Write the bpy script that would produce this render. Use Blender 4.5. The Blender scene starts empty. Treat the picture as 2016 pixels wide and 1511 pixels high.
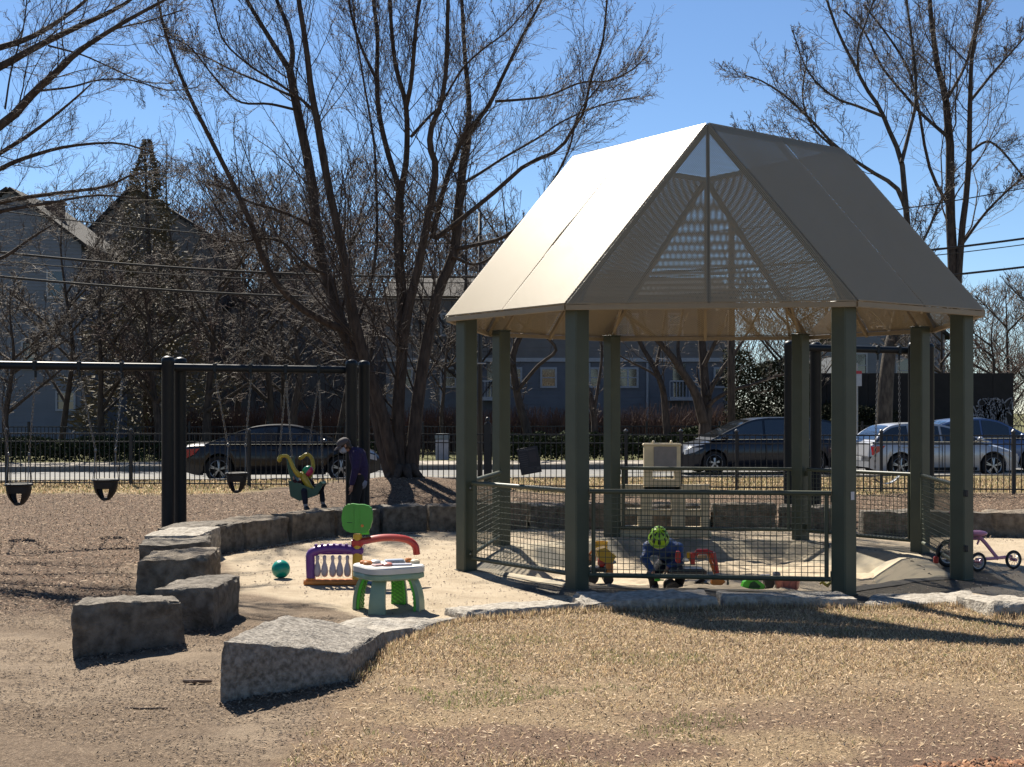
import bpy, math, random
import numpy as np
from mathutils import Vector, Matrix, noise as mnoise

SC = bpy.context.scene
COL = SC.collection
F, HZ, EYE = 2550.0, 811.0, 1.9      # focal length in photo pixels, horizon row, eye height in metres
rng = np.random.default_rng(7)
R = math.radians

# ---------------------------------------------------------------- camera, sky, sun, exposure
cam_data = bpy.data.cameras.new('camera')
cam = bpy.data.objects.new('camera', cam_data)
COL.objects.link(cam)
cam.location = (0, 0, EYE)
cam.rotation_euler = (R(90), 0, 0)
cam_data.sensor_width = 36
cam_data.lens = 36 * F / 2016
cam_data.shift_y = (HZ - 755.5) / 2016
cam_data.clip_start = 0.1
cam_data.clip_end = 3000
SC.camera = cam

SUN_AZ, SUN_EL = 25.0, 47.0            # degrees left of straight ahead, above the horizon
world = bpy.data.worlds.new('World')
SC.world = world
world.use_nodes = True
wn = world.node_tree
sky = wn.nodes.new('ShaderNodeTexSky')
sky.sky_type = 'NISHITA'
sky.sun_disc = False
sky.sun_elevation = R(SUN_EL)
sky.sun_rotation = R(-SUN_AZ)
sky.altitude = 2500
sky.air_density = 1.25
sky.dust_density = 0.0
sky.ozone_density = 6.0
bg = wn.nodes['Background']
hs = wn.nodes.new('ShaderNodeHueSaturation')
hs.inputs['Saturation'].default_value = 1.0
hs.inputs['Value'].default_value = 1.28
wn.links.new(sky.outputs['Color'], hs.inputs['Color'])
wn.links.new(hs.outputs['Color'], bg.inputs['Color'])
bg.inputs['Strength'].default_value = 0.040

sun_data = bpy.data.lights.new('sun', 'SUN')
sun_data.energy = 5.0
sun_data.angle = R(0.5)
sun_data.color = (1.0, 0.93, 0.81)
sun = bpy.data.objects.new('sun', sun_data)
COL.objects.link(sun)
sun.location = (-20, 45, 60)
sv = Vector((-math.sin(R(SUN_AZ)) * math.cos(R(SUN_EL)), math.cos(R(SUN_AZ)) * math.cos(R(SUN_EL)), math.sin(R(SUN_EL))))
sun.rotation_euler = sv.to_track_quat('Z', 'Y').to_euler()

SC.render.engine = 'CYCLES'
SC.view_settings.view_transform = 'Standard'
SC.view_settings.look = 'None'
SC.view_settings.exposure = 1.3
SC.view_settings.gamma = 1.0
SC.view_settings.use_curve_mapping = False
SC.cycles.transparent_max_bounces = 24
SC.cycles.max_bounces = 6

# ---------------------------------------------------------------- places
def at(px, py, Y):
    return Vector(((px - 1008) * Y / F, Y, EYE - (py - HZ) * Y / F))

def gr(px, py, z=0.0):
    Y = (EYE - z) * F / (py - HZ)
    return Vector(((px - 1008) * Y / F, Y, z))

# ---------------------------------------------------------------- materials
MATS = {}
ALB = 0.8                             # the picture is exposed for the shade, so every paint sits a little lower
def mat(name, c1, c2=None, rough=0.7, metal=0.0, scale=8.0, bump=0.0, bscale=60.0, spec=0.4, contrast=(0.35, 0.65), stretch=(1, 1, 1), detail=4.0, attr=None, attr_mix=0.0, trans=0.0, alpha=1.0, coat=0.0, emit=None):
    if name in MATS:
        return MATS[name]
    m = bpy.data.materials.new(name)
    m.use_nodes = True
    nt = m.node_tree
    b = nt.nodes['Principled BSDF']
    L = nt.links.new
    b.inputs['Roughness'].default_value = rough
    b.inputs['Metallic'].default_value = metal
    b.inputs['Specular IOR Level'].default_value = spec
    b.inputs['Coat Weight'].default_value = coat
    b.inputs['Coat Roughness'].default_value = 0.08
    if trans:
        b.inputs['Transmission Weight'].default_value = trans
    c1 = tuple(x * ALB for x in c1) + (1,)
    c2 = tuple(x * 0.82 for x in c1[:3]) if c2 is None else tuple(x * ALB for x in c2)
    c2 = tuple(c2)[:3] + (1,)
    tc = nt.nodes.new('ShaderNodeTexCoord')
    mp = nt.nodes.new('ShaderNodeMapping')
    mp.inputs['Scale'].default_value = stretch
    L(tc.outputs['Object'], mp.inputs['Vector'])
    nz = nt.nodes.new('ShaderNodeTexNoise')
    nz.inputs['Scale'].default_value = scale
    nz.inputs['Detail'].default_value = detail
    L(mp.outputs['Vector'], nz.inputs['Vector'])
    mr = nt.nodes.new('ShaderNodeMapRange')
    mr.inputs['From Min'].default_value = contrast[0]
    mr.inputs['From Max'].default_value = contrast[1]
    L(nz.outputs['Fac'], mr.inputs['Value'])
    mx = nt.nodes.new('ShaderNodeMix')
    mx.data_type = 'RGBA'
    mx.inputs['A'].default_value = c1
    mx.inputs['B'].default_value = c2
    L(mr.outputs['Result'], mx.inputs['Factor'])
    out = mx.outputs['Result']
    if attr:
        at_ = nt.nodes.new('ShaderNodeAttribute')
        at_.attribute_name = attr
        m2 = nt.nodes.new('ShaderNodeMix')
        m2.data_type = 'RGBA'
        m2.inputs['Factor'].default_value = attr_mix
        L(out, m2.inputs['A'])
        L(at_.outputs['Color'], m2.inputs['B'])
        out = m2.outputs['Result']
    L(out, b.inputs['Base Color'])
    if bump:
        n2 = nt.nodes.new('ShaderNodeTexNoise')
        n2.inputs['Scale'].default_value = bscale
        n2.inputs['Detail'].default_value = 5.0
        L(mp.outputs['Vector'], n2.inputs['Vector'])
        bp = nt.nodes.new('ShaderNodeBump')
        bp.inputs['Strength'].default_value = bump
        bp.inputs['Distance'].default_value = 0.02
        L(n2.outputs['Fac'], bp.inputs['Height'])
        L(bp.outputs['Normal'], b.inputs['Normal'])
    if emit:
        b.inputs['Emission Color'].default_value = tuple(emit[:3]) + (1,)
        b.inputs['Emission Strength'].default_value = emit[3]
    MATS[name] = m
    return m

# ---------------------------------------------------------------- mesh builder
class MB:
    def __init__(s):
        s.v, s.f, s.mi = [], [], []
        s.cur = 0
    def add(s, vs, fs):
        n = len(s.v)
        s.v += [tuple(v) for v in vs]
        for f in fs:
            s.f.append(tuple(i + n for i in f))
            s.mi.append(s.cur)
        return s
    def box(s, c, d, rz=0.0, M=None):
        x, y, z = d[0] / 2, d[1] / 2, d[2] / 2
        P = [Vector((a * x, b * y, e * z)) for e in (-1, 1) for b in (-1, 1) for a in (-1, 1)]
        rot = Matrix.Rotation(rz, 3, 'Z') if M is None else M
        P = [rot @ p + Vector(c) for p in P]
        return s.add(P, [(0, 2, 3, 1), (4, 5, 7, 6), (0, 1, 5, 4), (2, 6, 7, 3), (0, 4, 6, 2), (1, 3, 7, 5)])
    def rbox(s, c, d, r=0.01, rz=0.0, M=None):
        """box with chamfered edges"""
        x, y, z = d[0] / 2, d[1] / 2, d[2] / 2
        r = min(r, x * .9, y * .9, z * .9)
        rot = Matrix.Rotation(rz, 3, 'Z') if M is None else M
        P = []
        idx = {}
        for sx in (-1, 1):
            for sy in (-1, 1):
                for sz in (-1, 1):
                    for k, p in enumerate(((sx * x, sy * (y - r), sz * (z - r)), (sx * (x - r), sy * y, sz * (z - r)), (sx * (x - r), sy * (y - r), sz * z))):
                        idx[(sx, sy, sz, k)] = len(P)
                        P.append(rot @ Vector(p) + Vector(c))
        fs = []
        def q(*k):
            fs.append(tuple(idx[i] for i in k))
        for a in (-1, 1):
            q((a, -1, -1, 0), (a, 1, -1, 0), (a, 1, 1, 0), (a, -1, 1, 0))
            q((-1, a, -1, 1), (1, a, -1, 1), (1, a, 1, 1), (-1, a, 1, 1))
            q((-1, -1, a, 2), (1, -1, a, 2), (1, 1, a, 2), (-1, 1, a, 2))
        for a in (-1, 1):
            for b in (-1, 1):
                q((a, b, -1, 0), (a, b, 1, 0), (a, b, 1, 1), (a, b, -1, 1))
                q((a, -1, b, 0), (a, 1, b, 0), (a, 1, b, 2), (a, -1, b, 2))
                q((-1, a, b, 1), (1, a, b, 1), (1, a, b, 2), (-1, a, b, 2))
                for e in (-1, 1):
                    q((a, b, e, 0), (a, b, e, 1), (a, b, e, 2))
        return s.add(P, fs)
    def tube(s, pts, rad, n=8, caps=True, flat=1.0, up=None):
        pts = [Vector(p) for p in pts]
        k = len(pts)
        if not hasattr(rad, '__len__'):
            rad = [rad] * k
        T = []
        for i in range(k):
            a, b = pts[max(0, i - 1)], pts[min(k - 1, i + 1)]
            t = (b - a)
            T.append(t.normalized() if t.length > 1e-9 else Vector((0, 0, 1)))
        ref = Vector(up) if up else (Vector((0, 0, 1)) if abs(T[0].z) < 0.9 else Vector((1, 0, 0)))
        N = (ref - T[0] * ref.dot(T[0])).normalized()
        vs, fs = [], []
        for i in range(k):
            N = (N - T[i] * N.dot(T[i]))
            N = N.normalized() if N.length > 1e-6 else T[i].orthogonal().normalized()
            B = T[i].cross(N)
            for j in range(n):
                a = 2 * math.pi * (j + .5) / n
                vs.append(pts[i] + (N * math.cos(a) * flat + B * math.sin(a)) * rad[i])
        for i in range(k - 1):
            for j in range(n):
                j2 = (j + 1) % n
                fs.append((i * n + j, i * n + j2, (i + 1) * n + j2, (i + 1) * n + j))
        if caps:
            fs.append(tuple(range(n - 1, -1, -1)))
            fs.append(tuple((k - 1) * n + j for j in range(n)))
        return s.add(vs, fs)
    def lathe(s, prof, c=(0, 0, 0), n=16, M=None):
        """prof: (r, z) from bottom to top"""
        vs, fs = [], []
        for r, z in prof:
            for j in range(n):
                a = 2 * math.pi * j / n
                p = Vector((r * math.cos(a), r * math.sin(a), z))
                if M is not None:
                    p = M @ p
                vs.append(p + Vector(c))
        k = len(prof)
        for i in range(k - 1):
            for j in range(n):
                j2 = (j + 1) % n
                fs.append((i * n + j, i * n + j2, (i + 1) * n + j2, (i + 1) * n + j))
        fs.append(tuple(range(n - 1, -1, -1)))
        fs.append(tuple((k - 1) * n + j for j in range(n)))
        return s.add(vs, fs)
    def ball(s, c, r, n=16, m=10, M=None):
        r = r if hasattr(r, '__len__') else (r, r, r)
        vs, fs = [], []
        for i in range(m + 1):
            t = math.pi * i / m
            for j in range(n):
                a = 2 * math.pi * j / n
                p = Vector((r[0] * math.sin(t) * math.cos(a), r[1] * math.sin(t) * math.sin(a), r[2] * math.cos(t)))
                if M is not None:
                    p = M @ p
                vs.append(p + Vector(c))
        for i in range(m):
            for j in range(n):
                j2 = (j + 1) % n
                fs.append((i * n + j, (i + 1) * n + j, (i + 1) * n + j2, i * n + j2))
        return s.add(vs, fs)
    def prism(s, poly, d0, d1, axis='z', M=None, c=(0, 0, 0)):
        """poly extruded between d0 and d1 along axis"""
        def P(a, b, d):
            p = {'z': (a, b, d), 'y': (a, d, b), 'x': (d, a, b)}[axis]
            p = Vector(p)
            if M is not None:
                p = M @ p
            return p + Vector(c)
        n = len(poly)
        vs = [P(a, b, d0) for a, b in poly] + [P(a, b, d1) for a, b in poly]
        fs = [tuple(range(n - 1, -1, -1)), tuple(range(n, 2 * n))] + [(i, (i + 1) % n, n + (i + 1) % n, n + i) for i in range(n)]
        return s.add(vs, fs)

def base_of(parent):
    return parent.get('_m') if False else WORLD.get(parent.name, Matrix.Identity(4))
WORLD = {}

def link(name, me, parent=None):
    o = bpy.data.objects.new(name, me)
    COL.objects.link(o)
    if parent is not None:
        o.parent = parent
    return o

def build(name, mb, m, parent=None, smooth=False, local=False, origin=None):
    """one mesh object; world coordinates unless local, moved under its parent"""
    vs = mb.v
    W = Matrix.Identity(4)
    if parent is not None:
        W = WORLD.get(parent.name, Matrix.Identity(4))
    loc = Vector((0, 0, 0))
    if not local:
        Wi = W.inverted()
        vs = [Wi @ Vector(v) for v in vs]
        if origin is not None:
            loc = Wi @ Vector(origin)
            vs = [v - loc for v in vs]
    me = bpy.data.meshes.new(name)
    me.from_pydata([tuple(v) for v in vs], [], mb.f)
    ms = m if isinstance(m, (list, tuple)) else [m]
    for x in ms:
        me.materials.append(x)
    if len(ms) > 1:
        me.polygons.foreach_set('material_index', mb.mi)
    if smooth:
        me.polygons.foreach_set('use_smooth', [True] * len(me.polygons))
        if smooth == 'auto':
            try:
                me.set_sharp_from_angle(angle=R(38))
            except Exception:
                pass
    me.validate()
    me.update()
    o = link(name, me, parent)
    o.location = loc
    WORLD[o.name] = W @ Matrix.Translation(loc)
    return o

def tag(o, label=None, cat=None, group=None, kind=None):
    if label: o['label'] = label
    if cat: o['category'] = cat
    if group: o['group'] = group
    if kind: o['kind'] = kind
    return o

def thing(name, label, cat, loc=(0, 0, 0), rz=0.0, group=None):
    o = bpy.data.objects.new(name, None)
    COL.objects.link(o)
    o.location = loc
    o.rotation_euler = (0, 0, rz)
    o.empty_display_size = 0.2
    WORLD[o.name] = Matrix.Translation(Vector(loc)) @ Matrix.Rotation(rz, 4, 'Z')
    return tag(o, label, cat, group)

def sub(name, parent, loc=(0, 0, 0)):
    """an Empty part that parents sub-parts"""
    o = bpy.data.objects.new(name, None)
    COL.objects.link(o)
    o.parent = parent
    o.empty_display_size = 0.1
    W = WORLD[parent.name]
    o.location = W.inverted() @ Vector(loc)
    WORLD[o.name] = W @ Matrix.Translation(o.location)
    return o

def np_mesh(name, V, Fq=None, Ft=None, m=None, parent=None, smooth=False, attrs=None, origin=None):
    """big mesh out of numpy arrays: V (n,3), quads (m,4), tris (k,3)"""
    V = np.asarray(V, dtype=np.float32)
    me = bpy.data.meshes.new(name)
    nq = 0 if Fq is None else len(Fq)
    nt = 0 if Ft is None else len(Ft)
    loops = []
    if nq: loops.append(np.asarray(Fq, dtype=np.int32).ravel())
    if nt: loops.append(np.asarray(Ft, dtype=np.int32).ravel())
    loops = np.concatenate(loops)
    starts = np.concatenate([np.arange(nq) * 4, nq * 4 + np.arange(nt) * 3]).astype(np.int32)
    loc = np.zeros(3, dtype=np.float32)
    if origin is not None:
        loc = np.asarray(origin, dtype=np.float32)
    base = np.zeros(3, dtype=np.float32)
    if parent is not None:
        base = np.array(WORLD[parent.name].translation, dtype=np.float32)
    me.vertices.add(len(V))
    me.vertices.foreach_set('co', (V - loc - (base if origin is None else 0)).ravel())
    me.loops.add(len(loops))
    me.loops.foreach_set('vertex_index', loops)
    me.polygons.add(nq + nt)
    me.polygons.foreach_set('loop_start', starts)
    if smooth:
        me.polygons.foreach_set('use_smooth', np.ones(nq + nt, dtype=bool))
    if attrs:
        for k, a in attrs.items():
            a = np.asarray(a, dtype=np.float32)
            if a.ndim == 1:
                at_ = me.attributes.new(k, 'FLOAT', 'POINT')
                at_.data.foreach_set('value', a)
            else:
                at_ = me.attributes.new(k, 'FLOAT_COLOR', 'POINT')
                if a.shape[1] == 3:
                    a = np.concatenate([a, np.ones((len(a), 1), dtype=np.float32)], 1)
                at_.data.foreach_set('color', a.ravel())
    if m is not None:
        me.materials.append(m)
    me.update(calc_edges=True)
    o = link(name, me, parent)
    o.location = tuple(loc - (base if origin is not None else 0))
    return o

# numpy value noise in 2D
def vnoise(x, y, seed=0):
    xi, yi = np.floor(x).astype(np.int64), np.floor(y).astype(np.int64)
    fx, fy = x - xi, y - yi
    fx = fx * fx * (3 - 2 * fx)
    fy = fy * fy * (3 - 2 * fy)
    def h(a, b):
        n = (a * 374761393 + b * 668265263 + seed * 974634777) & 0x7fffffff
        n = ((n ^ (n >> 13)) * 1274126177) & 0x7fffffff
        return ((n ^ (n >> 16)) & 0xffff) / 65535.0
    a = h(xi, yi) * (1 - fx) + h(xi + 1, yi) * fx
    b = h(xi, yi + 1) * (1 - fx) + h(xi + 1, yi + 1) * fx
    return a * (1 - fy) + b * fy

def fbm(x, y, oct=4, seed=0):
    s, a, t = 0, 1.0, 0
    for i in range(oct):
        s = s + a * vnoise(x, y, seed + i * 17)
        t += a
        a *= .5
        x, y = x * 2.03 + 5.1, y * 2.03 + 3.7
    return s / t

def inpoly(x, y, poly):
    c = np.zeros(x.shape, dtype=bool)
    n = len(poly)
    for i in range(n):
        x1, y1 = poly[i]
        x2, y2 = poly[(i + 1) % n]
        if y1 == y2:
            continue
        k = ((y1 > y) != (y2 > y)) & (x < (x2 - x1) * (y - y1) / (y2 - y1) + x1)
        c ^= k
    return c
# ---------------------------------------------------------------- pavilion frame (used by the ground too)
GC = Vector((2.4786, 16.494, 0))
GYAW = 0.1422
GW, GS = 2.855, 1.391                      # half width and half length of the long sides at the posts
gu = Vector((math.cos(GYAW), -math.sin(GYAW), 0))
gv = Vector((math.sin(GYAW), math.cos(GYAW), 0))
def gl(u, v, z=0.0):
    return GC + gu * u + gv * v + Vector((0, 0, z))
OCT = [(-GS, -GW), (GS, -GW), (GW, -GS), (GW, GS), (GS, GW), (-GS, GW), (-GW, GS), (-GW, -GS)]
CH = (GW + GS)
def octd(u, v):
    """1 on the octagon through the posts, smaller inside"""
    return np.maximum(np.maximum(np.abs(u), np.abs(v)) / GW, (np.abs(u) + np.abs(v)) / CH)
def to_local(X, Y):
    dx, dy = X - GC.x, Y - GC.y
    return dx * gu.x + dy * gu.y, dx * gv.x + dy * gv.y

SL = 0.114                                  # the street runs a little away to the right
def sst(a, b, x):
    t = np.clip((x - a) / (b - a), 0, 1)
    return t * t * (3 - 2 * t)
TREE = (-2.35, 28.3)
def terrain(X, Y):
    X, Y = np.asarray(X, dtype=float), np.asarray(Y, dtype=float)
    z = 0.16 * sst(21.5, 30, Y) + 0.03 * sst(30, 33, Y)
    d = np.sqrt((X - TREE[0]) ** 2 + ((Y - TREE[1]) * .9) ** 2)
    z = z + 0.36 * np.exp(-(d / 1.75) ** 2)
    z = z + (fbm(X * .9, Y * .9, 3, 3) - .5) * .05 + (fbm(X * 5, Y * 5, 3, 9) - .5) * .022 * (Y < 30)
    return z
def tz(x, y):
    return float(terrain(np.array([x]), np.array([y]))[0])

def poly_px(L):
    return [(gr(*p).x, gr(*p).y) for p in L]

LAWN = poly_px([(762, 1275), (905, 1224), (1145, 1206), (1420, 1199), (1692, 1196), (1950, 1190), (2100, 1212), (2500, 1230), (3600, 1500), (3600, 2600), (100, 2600), (480, 1620), (560, 1500), (640, 1420), (680, 1350)])
MULCH = poly_px([(-1500, 989), (330, 986), (470, 985), (640, 966), (760, 940), (905, 946), (1000, 985), (1650, 988), (1900, 983), (2600, 980), (2800, 1030), (1690, 1043), (900, 1022), (650, 1028), (400, 1062), (280, 1100), (262, 1170), (140, 1205), (-300, 1225), (-1500, 1240)])
SAND = poly_px([(405, 1095), (485, 1080), (575, 1064), (665, 1053), (845, 1043), (1040, 1039), (1400, 1038), (1640, 1043), (2200, 1050), (2700, 1200), (1950, 1195), (1692, 1192), (1424, 1192), (1140, 1202), (905, 1222), (765, 1226), (640, 1195), (520, 1170), (470, 1165), (455, 1110)])

def masks(X, Y):
    """lawn, mulch, sand, rubber, strip weights, soft and ragged"""
    w1 = (fbm(X * 1.3, Y * 1.3, 4, 21) - .5)
    w2 = (fbm(X * 1.3 + 40, Y * 1.3, 4, 22) - .5)
    def soft(poly, a, n=7):
        s = 0
        for i in range(n):
            r = a * (.25 + .75 * i / n)
            s = s + inpoly(X + w1 * a * 2 + r * math.cos(i * 2.4), Y + w2 * a * 2 + r * math.sin(i * 2.4), poly)
        return s / n
    lawn = soft(LAWN, .34, 14)
    mul = soft(MULCH, .45, 12)
    sand = soft(SAND, .14)
    u, v = to_local(X, Y)
    o = octd(u, v)
    n = (fbm(X * 2.2, Y * 2.2, 4, 5) - .5)
    rub = (o < 1.17 + n * .05).astype(float) * sst(-1.9, -1.0, u - v * .35 + n * 1.6) * sst(2.3, 1.3, v - u * .25 + n * .8)
    strip = sst(27.2, 28.2, Y + n * 2.0) * (1 - mul)
    return lawn, mul, sand, rub, strip

# ---------------------------------------------------------------- ground: one sheet to the horizon
def axis(parts):
    out = []
    for a, b, s in parts:
        out.append(np.arange(a, b, s))
    return np.unique(np.round(np.concatenate(out), 4))
xs = axis([(-420, -60, 60), (-60, -16, 4), (-16, -8, .25), (-8, 9, .06), (9, 18, .25), (18, 60, 4), (60, 481, 60)])
vs_ = axis([(-20, 4, 2), (4, 6.4, .2), (6.4, 15, .055), (15, 23, .09), (23, 30.5, .18), (30.5, 33, .25), (33.0, 33.03, .02), (33.5, 41, .5), (40.98, 41.01, .02), (41.5, 60, .75), (60, 110, 5), (110, 900, 60)])
XX, VV = np.meshgrid(xs, vs_)
YY = VV + SL * XX * sst(30.5, 33.0, VV)
ZZ = terrain(XX, YY)
road = (VV > 33.01) & (VV < 40.99)
ZZ = np.where(road, 0.07, ZZ)
far = sst(45, 60, VV) * .25
ZZ = ZZ + far
uu, vv = to_local(XX, YY)
pit = octd(uu, vv) < .90
ZZ = np.where(pit, -0.75, ZZ)
lawn_m, mul_m, sand_m, rub_m, strip_m = masks(XX, YY)
nx, ny = len(xs), len(vs_)
V = np.stack([XX, YY, ZZ], -1).reshape(-1, 3)
i = (np.arange(ny - 1)[:, None] * nx + np.arange(nx - 1)[None, :]).ravel()
Q = np.stack([i, i + 1, i + nx + 1, i + nx], 1)
green = sst(41.2, 42, VV)

gm = bpy.data.materials.new('earth')
gm.use_nodes = True
nt = gm.node_tree
L = nt.links.new
B = nt.nodes['Principled BSDF']
B.inputs['Roughness'].default_value = .95
B.inputs['Specular IOR Level'].default_value = .15
tc = nt.nodes.new('ShaderNodeTexCoord')
def nnoise(scale, detail=5.0, rough=.6, sx=1, sy=1):
    mp = nt.nodes.new('ShaderNodeMapping')
    mp.inputs['Scale'].default_value = (sx, sy, 1)
    L(tc.outputs['Object'], mp.inputs['Vector'])
    n = nt.nodes.new('ShaderNodeTexNoise')
    n.inputs['Scale'].default_value = scale
    n.inputs['Detail'].default_value = detail
    n.inputs['Roughness'].default_value = rough
    L(mp.outputs['Vector'], n.inputs['Vector'])
    return n.outputs['Fac']
def ramp(f, stops):
    r = nt.nodes.new('ShaderNodeValToRGB')
    cr = r.color_ramp
    while len(cr.elements) < len(stops):
        cr.elements.new(.5)
    for e, (p, c) in zip(cr.elements, stops):
        e.position = p
        e.color = tuple(x * ALB for x in c) + (1,)
    L(f, r.inputs['Fac'])
    return r.outputs['Color']
def attr(n):
    a = nt.nodes.new('ShaderNodeAttribute')
    a.attribute_name = n
    return a.outputs['Fac']
def mixc(f, a, b, mode='MIX'):
    m = nt.nodes.new('ShaderNodeMix')
    m.data_type = 'RGBA'
    m.blend_type = mode
    if isinstance(f, float): m.inputs['Factor'].default_value = f
    else: L(f, m.inputs['Factor'])
    L(a, m.inputs['A'])
    L(b, m.inputs['B'])
    return m.outputs['Result']
fine = nnoise(55, 6, .7)
mid = nnoise(9, 5, .6)
big = nnoise(1.6, 4, .6)
chip = nnoise(38, 3, .8, 1, .45)
dirt = mixc(mid, ramp(fine, [(.3, (0.094, 0.070, 0.051)), (.5, (0.194, 0.150, 0.109)), (.72, (0.288, 0.231, 0.170))]), ramp(chip, [(.3, (0.115, 0.087, 0.068)), (.55, (0.238, 0.189, 0.136)), (.75, (0.324, 0.266, 0.197))]))
sandc = mixc(big, ramp(fine, [(.25, (0.288, 0.231, 0.162)), (.6, (0.374, 0.308, 0.221)), (.8, (0.418, 0.350, 0.257))]), ramp(mid, [(.35, (0.288, 0.231, 0.165)), (.7, (0.396, 0.326, 0.234))]))
mulc = mixc(mid, ramp(chip, [(.3, (0.032, 0.021, 0.016)), (.5, (0.108, 0.073, 0.051)), (.7, (0.238, 0.165, 0.114))]), ramp(fine, [(.32, (0.043, 0.030, 0.022)), (.52, (0.144, 0.099, 0.069)), (.7, (0.259, 0.182, 0.123))]))
lawc = mixc(mid, ramp(fine, [(.3, (.10, .066, .04)), (.5, (.27, .19, .112)), (.7, (.48, .355, .22))]), ramp(nnoise(24, 5, .8, 1, .5), [(.3, (.12, .08, .05)), (.55, (.31, .22, .13)), (.75, (.50, .37, .23))]))
baldness = nt.nodes.new('ShaderNodeMapRange')
baldness.inputs['From Min'].default_value = .55
baldness.inputs['From Max'].default_value = .70
L(nnoise(1.1, 4, .65), baldness.inputs['Value'])
lawc = mixc(baldness.outputs['Result'], lawc, ramp(fine, [(.3, (0.085, 0.054, 0.035)), (.6, (0.178, 0.120, 0.077)), (.8, (0.272, 0.192, 0.126))]))
rubc = ramp(nnoise(120, 4, .7), [(.3, (0.088, 0.079, 0.065)), (.55, (0.136, 0.119, 0.096)), (.8, (0.204, 0.175, 0.136))])
rubc = mixc(baldness.outputs['Result'], rubc, ramp(fine, [(.3, (0.163, 0.139, 0.105)), (.7, (0.245, 0.205, 0.155))]))
stripc = mixc(mid, ramp(fine, [(.3, (0.136, 0.104, 0.052)), (.55, (0.281, 0.216, 0.105)), (.75, (0.374, 0.296, 0.154))]), ramp(big, [(.35, (0.187, 0.160, 0.063)), (.65, (0.306, 0.240, 0.119))]))
farc = mixc(mid, ramp(big, [(.35, (0.088, 0.104, 0.034)), (.65, (0.176, 0.168, 0.068))]), ramp(fine, [(.35, (0.080, 0.080, 0.038)), (.7, (0.208, 0.192, 0.090))]))
dirt = mixc(.55, dirt, ramp(nnoise(3.2, 6, .7), [(.3, (.19, .136, .09)), (.55, (.36, .268, .182)), (.75, (.48, .37, .26))]))
sandc = mixc(.62, sandc, ramp(nnoise(2.3, 6, .7), [(.3, (.42, .325, .22)), (.5, (.60, .485, .345)), (.7, (.68, .56, .41))]))
def thresh(f, a, b_):
    m_ = nt.nodes.new('ShaderNodeMapRange')
    m_.inputs['From Min'].default_value = a
    m_.inputs['From Max'].default_value = b_
    L(f, m_.inputs['Value'])
    return m_.outputs['Result']
dk = ramp(mid, [(.3, (.05, .036, .027)), (.7, (.12, .085, .06))])
lt = ramp(mid, [(.3, (.36, .28, .20)), (.7, (.52, .42, .31))])
fleck = thresh(nnoise(95, 3, .75, .55, 1), .57, .64)
fleck2 = thresh(nnoise(120, 3, .75, .5, 1), .60, .66)
branch_shade = thresh(nnoise(5, 6, .75, .35, 1.3), .50, .66)  # stretched noise mask imitating the shadows of branches across the dirt
dirt = mixc(branch_shade, dirt, ramp(fine, [(.3, (.10, .073, .052)), (.55, (.19, .14, .10)), (.75, (.27, .205, .15))]))  # branch shading painted into the dirt colour as darker bands
dirt = mixc(attr('soil'), dirt, ramp(chip, [(.3, (.085, .058, .039)), (.55, (.19, .135, .09)), (.75, (.29, .215, .15))]))
dirt = mixc(fleck, dirt, dk)
dirt = mixc(fleck2, dirt, lt)
mulc = mixc(.45, mulc, ramp(nnoise(2.0, 5, .7), [(.3, (.095, .06, .038)), (.6, (.185, .12, .078)), (.8, (.25, .175, .115))]))
mulc = mixc(fleck, mulc, dk)
mulc = mixc(fleck2, mulc, lt)
c = mixc(attr('sand'), dirt, sandc)
c = mixc(attr('mulch'), c, mulc)
c = mixc(attr('strip'), c, stripc)
c = mixc(attr('far'), c, farc)
lawc = mixc(thresh(nnoise(80, 3, .8, .6, 1), .52, .62), lawc, ramp(mid, [(.3, (.34, .25, .15)), (.7, (.52, .40, .25))]))
lawc = mixc(fleck, lawc, dk)
lawc = mixc(attr('worn'), lawc, mixc(fleck, ramp(fine, [(.3, (.10, .062, .042)), (.55, (.20, .13, .09)), (.75, (.32, .225, .155))]), dk))
c = mixc(attr('lawn'), c, lawc)
c = mixc(attr('rubber'), c, rubc)
L(c, B.inputs['Base Color'])
bp = nt.nodes.new('ShaderNodeBump')
bp.inputs['Strength'].default_value = .8
bp.inputs['Distance'].default_value = .03
ad = nt.nodes.new('ShaderNodeMath')
ad.operation = 'ADD'
L(fine, ad.inputs[0])
L(chip, ad.inputs[1])
L(ad.outputs[0], bp.inputs['Height'])
L(bp.outputs['Normal'], B.inputs['Normal'])
ground = np_mesh('ground', V, Q, m=gm, smooth=True, attrs={'lawn': lawn_m.ravel(), 'mulch': mul_m.ravel(), 'sand': sand_m.ravel(), 'rubber': rub_m.ravel(), 'strip': strip_m.ravel(), 'far': green.ravel(), 'soil': (.85 * sst(.42, .60, fbm(XX * .7 + 31, YY * 1.5, 4, 67) + .12 * sst(9.0, 6.8, YY))).ravel(), 'worn': (sst(9.6, 7.2, YY) * sst(.40, .58, fbm(XX * .8 + 7, YY * 1.6, 4, 66))).ravel()})
tag(ground, kind='structure')

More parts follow.
